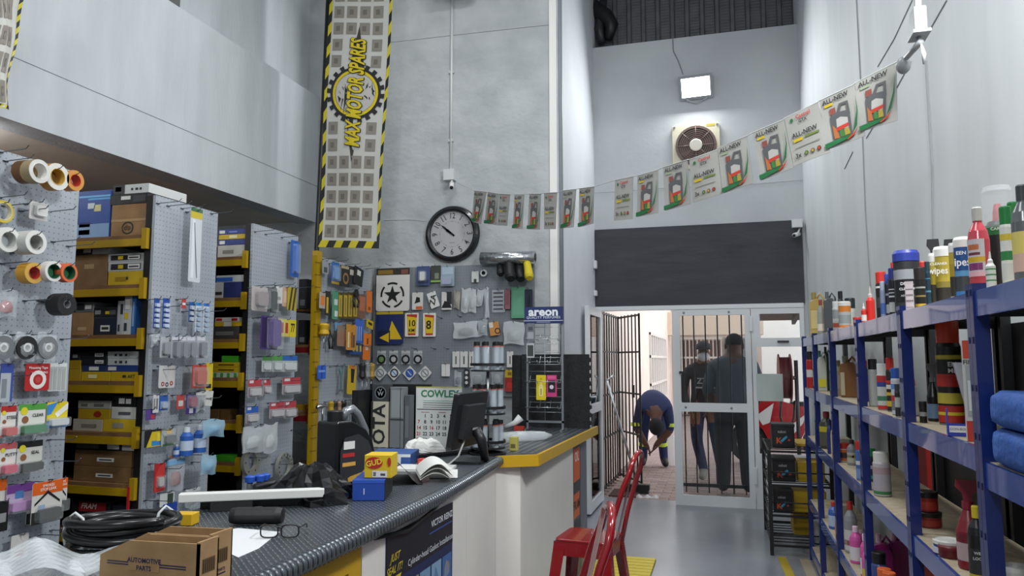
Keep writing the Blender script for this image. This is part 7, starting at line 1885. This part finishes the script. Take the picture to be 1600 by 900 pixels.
for i, q in enumerate(FLAGS):
    tl, tr, bl, br_ = (bp3(q[0], q[1]), bp3(q[2], q[3]), bp3(q[4], q[5]), bp3(q[6], q[7]))
    strp += [tl, tr]
    wv = .004 * math.sin(i * 2.3 + 1)
    NN = Vector((N_.x, N_.y, 0))
    def S(u, v, c=0, tl=tl, tr=tr, bl=bl, br_=br_, wv=wv):
        p = tl.lerp(tr, u) * (1 - v) + bl.lerp(br_, u) * v
        return p + NN * (wv * math.sin(u * 3.14) * (.3 + v) + c * 2.2)
    m = MB()
    m.grid(lambda u, v: S(u, v), 7, 7, PAPER); m.grid(lambda u, v: S(u, v, -.0012), 7, 7, PAPER)
    fo = m.build('flag', bt)
    # print mapped onto the flag: (a, b) in 0..1 with b upwards
    m = MB()
    def FP(pts, mt, c=.002): m.add([S(a, 1 - b, c) for a, b in pts], [tuple(range(len(pts)))], mt)
    def FT(s, size, a, b, mt, asp=.78, bold=.02):
        vs, fs = text_geo(s, 0, bold, 1)
        m.add([S(a + v.x * size / asp, 1 - (b + v.y * size), .003) for v in vs], fs, mt)
    if i in TXF:
        FT('Castrol', .11, .55, .9, RDD); FT('GTX', .09, .52, .8, DK); FP([(.2 + .05 * math.cos(t * .785), .88 + .04 * math.sin(t * .785)) for t in range(8)], GRN)
        FT('ALL-NEW', .13, .5, .56, DK); FP([(.15, .43), (.42, .43), (.42, .49), (.15, .49)], YL2); FP([(.48, .45), (.88, .45), (.88, .49), (.48, .49)], '6f7f3a')
        FP([(.15, .3), (.85, .3), (.85, .315), (.15, .315)], '77776f')
        FT('3x', .13, .22, .15, DK)
        for k, cc in enumerate(('6a8a3a', 'b08a3a', 'a8402c')):
            FP([(.45 + k * .17 + .055 * math.cos(t * .785), .15 + .045 * math.sin(t * .785)) for t in range(8)], DK, .0025)
            FP([(.45 + k * .17 + .04 * math.cos(t * .785), .15 + .033 * math.sin(t * .785)) for t in range(8)], cc, .003)
    else:
        FT('ALL-NEW', .13, .45, .9, DK)
        FP([(.12, .8), (.36, .8), (.36, .85), (.12, .85)], YL2 if i % 2 else mat('9aa88a', .6))
        GJ = mat('5a5b5d', .5)
        FP([(.22, .1), (.72, .1), (.75, .5), (.68, .6), (.35, .64), (.22, .58)], GJ)
        FP([(.24, .62), (.4, .62), (.4, .74), (.24, .74)], mat('8a4a42', .6))
        FP([(.4, .6), (.48, .58), (.58, .74), (.52, .78)], GJ); FP([(.52, .78), (.58, .73), (.74, .72), (.76, .77)], GJ); FP([(.7, .77), (.76, .77), (.76, .5), (.69, .5)], GJ)
        FP([(.36, .3), (.66, .26), (.68, .46), (.5, .52), (.38, .5)], 'b5b3ae', .0025)
        FP([(.33, .26), (.68, .3), (.68, .36), (.36, .34)], RDD, .003)
        FP([(.26, .14), (.4, .13), (.36, .3), (.26, .42)], mat('b06a3a', .6), .003); FP([(.42, .14), (.54, .13), (.5, .28), (.42, .28)], mat('3f7a3a', .6), .003); FP([(.54, .14), (.68, .14), (.66, .28), (.54, .26)], mat('a3923a', .6), .003)
        FP([(0, 0), (.6, .06), (.75, .12), (.4, .12), (0, .1)], GRN, .0035)
        FP([(.6, .04), (.8, .1), (.9, .2), (.8, .14), (.58, .06)], RDD, .0037)
        FP([(.75, .14), (.88, .24), (.97, .5), (.99, .8), (.94, .5), (.84, .3)], GRN, .0035)
    m.build('print', fo)
strp.append(bp3(1410, 92))
MB().tube([p + Vector((0, 0, .002)) for p in strp], .0025, 'c9cac8', 5).build('string', bt)
# pole mounted sensor the bunting is tied to
sn = thing('camera_bracket', 'grey dropped pole with sensor box and round camera near the right wall', 'camera', (.75, 3.1, 2.55))
GRY = mat('9a9da0', .5)
MB().box(.742, 3.04, 2.85, .762, 3.06, 6.5, GRY).build('drop_pole', sn)
MB().box(.728, 3.015, 2.75, .775, 3.085, 2.85, GRY).build('sensor_box', sn, .008)
MB().prism([(.72, 3.0), (.782, 3.0), (.782, 3.1), (.72, 3.1)], 2.738, 2.75, GRY).build('hood', sn)
MB().cyl((.75, 3.05, 2.738), (.75, 3.05, 2.71), .008, GRY, 8).cyl((.75, 3.03, 2.71), (.735, 3.19, 2.715), .012, GRY, 10).build('arm', sn)
m_ = MB(); ell(m_, (.733, 3.235, 2.70), .028, .032, .036, mat('8d9093', .4)); m_.build('dome', sn)
m_ = MB(); m_.tube([(.752, 3.03, 2.70), (.756, 3.02, 2.655), (.756, 3.03, 2.62)], [.004, .009, .003], 'b9bbbd', 8); m_.build('cable_loop', sn)

# ================================================================ banners
def banner_cloth(o, S, nu, nv, rowskip, W, H, title=None):
    cloth = mat('c4c3bd', .8, name='banner_cloth')
    m = MB(); m.grid(lambda u, v: S(u, v, 0), 15, 29, cloth); m.build('cloth', o)
    m = MB()
    def quad(a0, b0, a1, b1, mt, c=.003, k=3):
        for i in range(k):
            for j in range(k):
                u0, u1 = a0 + (a1 - a0) * i / k, a0 + (a1 - a0) * (i + 1) / k
                v0, v1 = b0 + (b1 - b0) * j / k, b0 + (b1 - b0) * (j + 1) / k
                m.add([S(u0, v0, c), S(u1, v0, c), S(u1, v1, c), S(u0, v1, c)], [(0, 1, 2, 3)], mt)
    gq = mat('8a847b', .8); gd = mat('6f6a63', .8)
    for j in range(nv):
        for i in range(nu):
            if (i, j) in rowskip: continue
            b0 = .035 + j * (.94 / nv)
            a0 = .09 + i * (.82 / nu)
            quad(a0, b0, a0 + .82 / nu * .78, b0 + .94 / nv * .72, gq, .003, 2)
            quad(a0 + .82 / nu * .2, b0 + .94 / nv * .2, a0 + .82 / nu * .5, b0 + .94 / nv * .52, gd, .0035, 1)
    m.build('checker_print', o, kind='stuff')
    m = MB()
    n = 26
    for k in range(n):
        mt = 'c9bb1c' if k % 2 else '1b1c1e'
        sl = .02
        for a0, a1 in ((0, .055), (.955, 1.0)):
            m.add([S(a0, k / n, .003), S(a1, k / n + sl, .003), S(a1, (k + 1) / n + sl, .003), S(a0, (k + 1) / n, .003)], [(0, 1, 2, 3)], mt)
    for k in range(8):
        mt = 'c9bb1c' if k % 2 == 0 else '1b1c1e'
        m.add([S(k / 8, 0, .0042), S((k + 1) / 8, 0, .0042), S(min(1, (k + 1) / 8 + .05), .024, .0042), S(min(1, k / 8 + .05), .024, .0042)], [(0, 1, 2, 3)], mt)
    m.build('hazard_border', o)
# hanging flag banner with the shop title
P00, P10 = at(497, 386, 'Y', 5.6), at(591, 388, 'Y', 5.6)
P01, P11 = at(514, 0, 'Y', 5.6), at(614, 0, 'Y', 5.6)
up_ = (P01 - P00); k_ = 1.16
P01, P11 = P00 + (P01 - P00) * k_, P10 + (P11 - P10) * k_
bn = thing('feather_banner', 'tall white feather banner with yellow vertical MAX MOTOR SPARES title', 'banner', (P00.x, 5.6, P00.z))
def SB(u, v, c=0):
    p = P00.lerp(P10, u) * (1 - v) + P01.lerp(P11, u) * v
    return p + Vector((0, -c + .007 * math.sin(u * 8 + v * 3) * (1 - .4 * v) + .012 * math.sin(v * 9 + u * 2), 0))
skip = {(i, j) for i in (1, 2) for j in range(5, 12)} | {(0, 7), (0, 8), (0, 9), (3, 7), (3, 8), (3, 9)}
banner_cloth(bn, SB, 4, 16, skip, .6, 2.5)
m_ = MB()
W2, H2 = (P10 - P00).length, (P01 - P00).length
def BP(pts, mt, c): m_.add([SB(a, b, c) for a, b in pts], [tuple(range(len(pts)))], mt)
cu, cv = .5, .53
YB = mat('d2bb1c', .7); KB = mat('232427', .7)
BP([(cu, cv + .24), (cu + .16, cv + .03), (cu + .16, cv - .03), (cu, cv - .24), (cu - .16, cv - .03), (cu - .16, cv + .03)], mat('3a3634', .7), .005)
for k_ in range(40):
    a0_, a1_ = 6.283 * k_ / 40, 6.283 * (k_ + 1) / 40
    for r0_, r1_, mt_, c_ in ((.24, .19 + .0, KB, .006), (.235 if k_ % 2 else .24, .275 if k_ % 2 else .24, KB, .006), (.215, .19, YB, .007), (.185, .0, mat('b9b7b0', .7), .0065)):
        if r0_ == r1_: continue
        BP([(cu + r0_ / W2 * math.cos(a0_) * .95, cv + r0_ / H2 * math.sin(a0_)), (cu + r0_ / W2 * math.cos(a1_) * .95, cv + r0_ / H2 * math.sin(a1_)), (cu + r1_ / W2 * math.cos(a1_) * .95, cv + r1_ / H2 * math.sin(a1_)), (cu + r1_ / W2 * math.cos(a0_) * .95, cv + r1_ / H2 * math.sin(a0_))], mt_, c_)
for px_, s_ in ((-.19, 1), (.22, -1)):
    for k_ in range(6):
        a_ = k_ * 1.05
        BP([(cu + px_ + .05 * math.cos(a_), cv + .02 * math.sin(a_) - .012 * k_ * s_), (cu + px_ + .09 * math.cos(a_ + .5), cv + .02 * math.sin(a_ + .5)), (cu + px_ + .04 * math.cos(a_ + 1), cv + .025 * math.sin(a_ + 1))], KB, .008)
m_.build('gear_emblem', bn)
m_ = MB()
vs_, fs_t = text_geo('MAX MOTOR SPARES', .3, .03, 1)
vk_, fk_ = text_geo('MAX MOTOR SPARES', .3, .07, 1)
wd_ = max(v.x for v in vs_) - min(v.x for v in vs_)
sc_ = .385 * H2 / wd_
for vv_, ff_, mt_, c_ in ((vk_, fk_, KB, .014), (vs_, fs_t, YB, .018)):
    m_.add([SB(cu + .02 - v.y * sc_ * 1.75 / W2, cv + v.x * sc_ / H2, c_) for v in vv_], ff_, mt_)
m_.build('title_lettering', bn)
MB().tube([Vector((P00.x - .03, P00.y + .02, .03)), P00 + Vector((-.025, .02, 0)), P01 + Vector((-.02, .02, 0))], .02, BLK, 8).build('pole', bn)
m_ = MB(); m_.box(P00.x - .34, 5.45, .0, P00.x + .02, 5.8, .03, BLK); m_.build('base', bn)
# near banner peeking in at the top left corner
b2 = thing('feather_banner', 'crumpled white checkered banner tail at the parapet corner', 'banner', at(10, 175, 'X', -3.35))
Q00, Q10, Q01, Q11 = at(-70, 150, 'X', -3.4), at(10, 172, 'X', -3.35), at(-50, -60, 'X', -3.45), at(50, -60, 'X', -3.4)
def SB2(u, v, c=0):
    p = Q00.lerp(Q10, u) * (1 - v) + Q01.lerp(Q11, u) * v
    return p + Vector((c + .025 * math.sin(u * 9 + v * 5), .012 * math.sin(v * 11 + u * 3), 0))
banner_cloth(b2, SB2, 5, 5, set(), .5, .8)
MB().tube([Q00, Q01, Q01 + (Q01 - Q00) * 1.5], .015, BLK, 8).build('pole', b2)

# ================================================================ red metal stools
REDM = mat('86131a', .2, 0, 1, 0, 'red_enamel', .6)
def stool(label, x, y, rz, group=None):
    o = thing('metal_stool', label, 'stool', (x, y, 0))
    M = Matrix.Translation((x, y, 0)) @ Matrix.Rotation(R_(rz), 4, 'Z')
    w, z = .135, .66
    m = MB(M); m.rbox(-w, -w, z - .012, w, w, z, REDM, .035, 4); m.build('seat', o, .004)
    m = MB(M)
    for a0, b0, a1, b1 in ((-w, -w, w, -w + .004), (-w, w - .004, w, w), (-w, -w, -w + .004, w), (w - .004, -w, w, w)):
        m.box(a0, b0, z - .075, a1, b1, z - .012, REDM)
    m.build('skirt', o)
    for sx in (-1, 1):
        for sy in (-1, 1):
            A, B = Vector((sx * w, sy * w, z - .02)), Vector((sx * (w + .075), sy * (w + .075), 0))
            m = MB(M)
            t = .055
            m.add([A, A - Vector((sx * t, 0, 0)), B - Vector((sx * t * .55, 0, 0)), B, A - Vector((0, sy * t, 0)), B - Vector((0, sy * t * .55, 0))] +
                  [p + Vector((-sx * .003, -sy * .003, 0)) for p in (A, A - Vector((sx * t, 0, 0)), B - Vector((sx * t * .55, 0, 0)), B, A - Vector((0, sy * t, 0)), B - Vector((0, sy * t * .55, 0)))],
                  [(0, 1, 2, 3), (0, 3, 5, 4), (6, 9, 8, 7), (6, 10, 11, 9), (1, 7, 8, 2), (4, 5, 11, 10)], REDM)
            m.build('leg', o)
    e = w + .04
    for a, b in (((-e, -e), (e, -e)), ((-e, e), (e, e)), ((-e, -e), (-e, e)), ((e, -e), (e, e))):
        MB(M).tube([(*a, .27), (*b, .27)], .009, REDM, 8).build('foot_rail', o)
    pts = [(w - .01, -w - .005, z - .05), (w + .02, -w - .018, z + .1), (w + .07, -w - .002, z + .26)]
    for k in range(9):
        t = math.pi * k / 8
        pts.append((w + .095 + .02 * math.sin(t), -.122 * math.cos(t), z + .32 + .085 * math.sin(t)))
    pts += [(w + .07, w + .002, z + .26), (w + .02, w + .018, z + .1), (w - .01, w + .005, z - .05)]
    MB(M).tube(pts, .0125, REDM, 10).build('back_hoop', o)
    m = MB(M); m.grid(lambda u, v: (w - .0 + .095 * v + .004 * math.cos(u * 3), -.03 + .06 * u, z - .01 + .405 * v), 4, 8, REDM); m.grid(lambda u, v: (w + .003 + .095 * v, -.03 + .06 * u, z - .01 + .405 * v), 4, 8, REDM)
    m.build('back_splat', o)
stool('red metal stool with seat showing, beside the white counter panel', -.655, 3.62, -6)
stool('red metal stool with only its back hoop rising in the foreground', -.585, 2.2, 14)
# ================================================================ yellow slatted mat, floor line
ym = thing('slatted_mat', 'yellow slatted duckboard mat on the grey floor by the stools', 'mat', (-.75, 5.35, 0))
for k_ in range(10):
    y_ = 5.0 + k_ * .079
    MB().box(-.96, y_, .002, -.54, y_ + .068, .02, 'c9b51c').build('slat', ym)
for x_ in (-.9, -.6): MB().box(x_, 5.0, .0, x_ + .03, 5.78, .002, 'a8961a').build('runner', ym)
fl_ = MB().prism([(.345, 6.16), (.405, 6.17), (.475, 4.6), (.41, 4.6)], .0005, .0015, 'b8a02a')
tag(fl_.build('floor_line'), 'yellow painted line on the floor under the black rack', 'floor marking')
tag(MB().box(.5, 4.7, 0, .57, 6.1, .012, 'a89a84').build('floor_board'), 'strip of beige board on the floor before the shelving', 'board')
# ================================================================ open door leaf folded against the entry wall
dl = thing('door_leaf', 'open white aluminium door leaf swung in against the entry wall', 'door', (-1.3, 7.6, 0))
for a in ((7.2, 0.02, 7.28, 2.04), (7.93, .02, 8.0, 2.04), (7.28, .02, 7.93, .12), (7.28, 1.96, 7.93, 2.04), (7.28, .97, 7.93, 1.06)):
    MB().box(-1.325, a[0], a[1], -1.285, a[2], a[3], ALU).build('frame_member', dl)
for z0_, z1_ in ((.12, .97), (1.06, 1.96)):
    MB().box(-1.308, 7.28, z0_, -1.302, 7.93, z1_, GLASS).build('pane', dl)
MB().box(-1.312, 7.196, 1.0, -1.298, 7.2, 1.25, '55585c').build('lock_plate', dl)
MB().tube([(-1.28, 7.24, 1.14), (-1.25, 7.24, 1.14), (-1.25, 7.34, 1.14)], .009, 'c9cbcc', 8).build('lever_handle', dl)

# ================================================================ black wire rack by the side window
wr_ = thing('wire_rack', 'black steel wire rack with batteries by the side window', 'rack', (.47, 6.6, 0))
rx0, rx1, ry0, ry1 = .31, .76, 6.2, 7.1
for x_, y_ in ((rx0, ry0), (rx1, ry0), (rx0, ry1), (rx1, ry1)):
    MB().box(x_ - .014, y_ - .014, 0, x_ + .014, y_ + .014, .80, GB).build('post', wr_)
RL = [.075, .30, .53, .79]
for z_ in RL:
    for (a0, b0, a1, b1) in ((rx0, ry0, rx1, ry0), (rx0, ry1, rx1, ry1), (rx0, ry0, rx0, ry1), (rx1, ry0, rx1, ry1)):
        MB().cyl((a0, b0, z_), (a1, b1, z_), .011, GB, 4).build('rail', wr_)
    for k_ in range(1, 9):
        y_ = ry0 + (ry1 - ry0) * k_ / 9
        MB().cyl((rx0, y_, z_ + .008), (rx1, y_, z_ + .008), .005, GB, 5).build('wire', wr_)
for z_ in (.16, .23, .385, .45, .62, .7):
    MB().cyl((rx0, ry0, z_), (rx0, ry1, z_), .006, GB, 5).build('side_wire', wr_)
for z_ in (.16, .4, .63):
    MB().cyl((rx0, ry0, z_), (rx1, ry0, z_), .006, GB, 5).build('front_wire', wr_)
def battery(label, x, y, z, w=.17, h=.19):
    o = thing('car_battery', label, 'battery', (x + w / 2, y, z))
    MB().box(x, y, z + .001, x + w, y + .2, z + h * .86, '141416').build('case', o, .004)
    MB().box(x - .004, y - .004, z + h * .86, x + w + .004, y + .204, z + h, '1a1a1c').build('lid', o, .004)
    m = MB(fY((x + w / 2, y, z + h * .45)))
    m.rect(-w * .42, -h * .36, w * .42, h * .34, .003, '1d1c20'); m.text('sabat', h * .16, -.01, h * .22, .004, 'b9b7bc'); m.text('K', h * .34, -w * .2, -h * .16, .004, 'c8542c', bold=.03)
    m.flat([(-w * .15, -h * .16), (w * .12, h * .06), (w * .2, h * .0), (-w * .06, -h * .22)], .0045, '3f9ac0'); m.disc(w * .25, -h * .12, w * .06, .004, 'b03a2c', 10)
    m.build('label', o)
battery('black car battery standing on top of the wire rack', .345, 6.34, RL[3] + .014)
battery('black car battery on the upper shelf inside the wire rack', .34, 6.3, RL[2] + .014)
battery('black car battery on the middle shelf of the wire rack', .335, 6.24, RL[1] + .014, .14, .18)
boxat('yellow_battery_box', 'big yellow box on the upper shelf of the wire rack', (.53, 6.35, RL[2] + .014), (1, 0), .2, .3, .15, 'b39312')
boxat('yellow_battery_box', 'tall yellow box standing on the low rack shelf', (.5, 6.55, RL[0] + .014), (1, 0), .12, .3, .2, 'b39312')
boxat('yellow_battery_box', 'big yellow box on the middle shelf of the wire rack', (.49, 6.32, RL[1] + .014), (1, 0), .24, .3, .16, 'b39312')
boxat('flat_yellow_box', 'flat yellow box lying at the back on top of the rack', (.54, 6.5, RL[3] + .014), (1, 0), .2, .4, .02, 'b39312')
cn = thing('jerry_can', 'pale grey jerry can lying on the low shelf of the wire rack', 'can', (.66, 6.3, RL[0] + .014))
m_ = MB(fY((.6, 6.4, RL[0] + .015))); m_.prism([(.02, 0), (.14, 0), (.14, .14), (.1, .19), (.02, .17)], 0, .12, 'b0b3b2'); m_.build('body', cn, .006)
MB().tube([(.64, 6.3, .27), (.68, 6.3, .295), (.73, 6.3, .25)], .01, 'a0a3a2', 8).build('handle', cn)
# ---------------------------------------------------------------- repeats carry a common group
_GRP = {'carton': 'cartons on the storage racks', 'tape_roll': 'tape rolls on pegs', 'blister_strip': 'blister strips on the wiper board', 'spray_can': 'spray cans on the blue shelving', 'wipes_tub': 'wipes tubs on the top shelf',
        'cleaner_bottle': 'pink cleaner bottles on the fourth shelf', 'metal_stool': 'red stools by the counter', 'shelving_unit': 'blue shelving bays along the right wall', 'storage_rack': 'storage racks with pegboard ends',
        'person': 'people outside the door', 'cardboard_bin': 'cardboard bins on the counter', 'car_battery': 'batteries on the wire rack', 'flood_lamp': 'floodlights on the walls', 'feather_banner': 'feather banners'}
_cnt = {}
for _o in COL.objects:
    if _o.parent is None and 'category' in _o:
        _cnt.setdefault(_o.name.split('.')[0], []).append(_o)
for _n, _l in _cnt.items():
    if len(_l) > 1:
        for _o in _l:
            if 'group' not in _o:
                _o['group'] = _GRP.get(_n, _n.replace('_', ' ') + ' repeats around the shop')
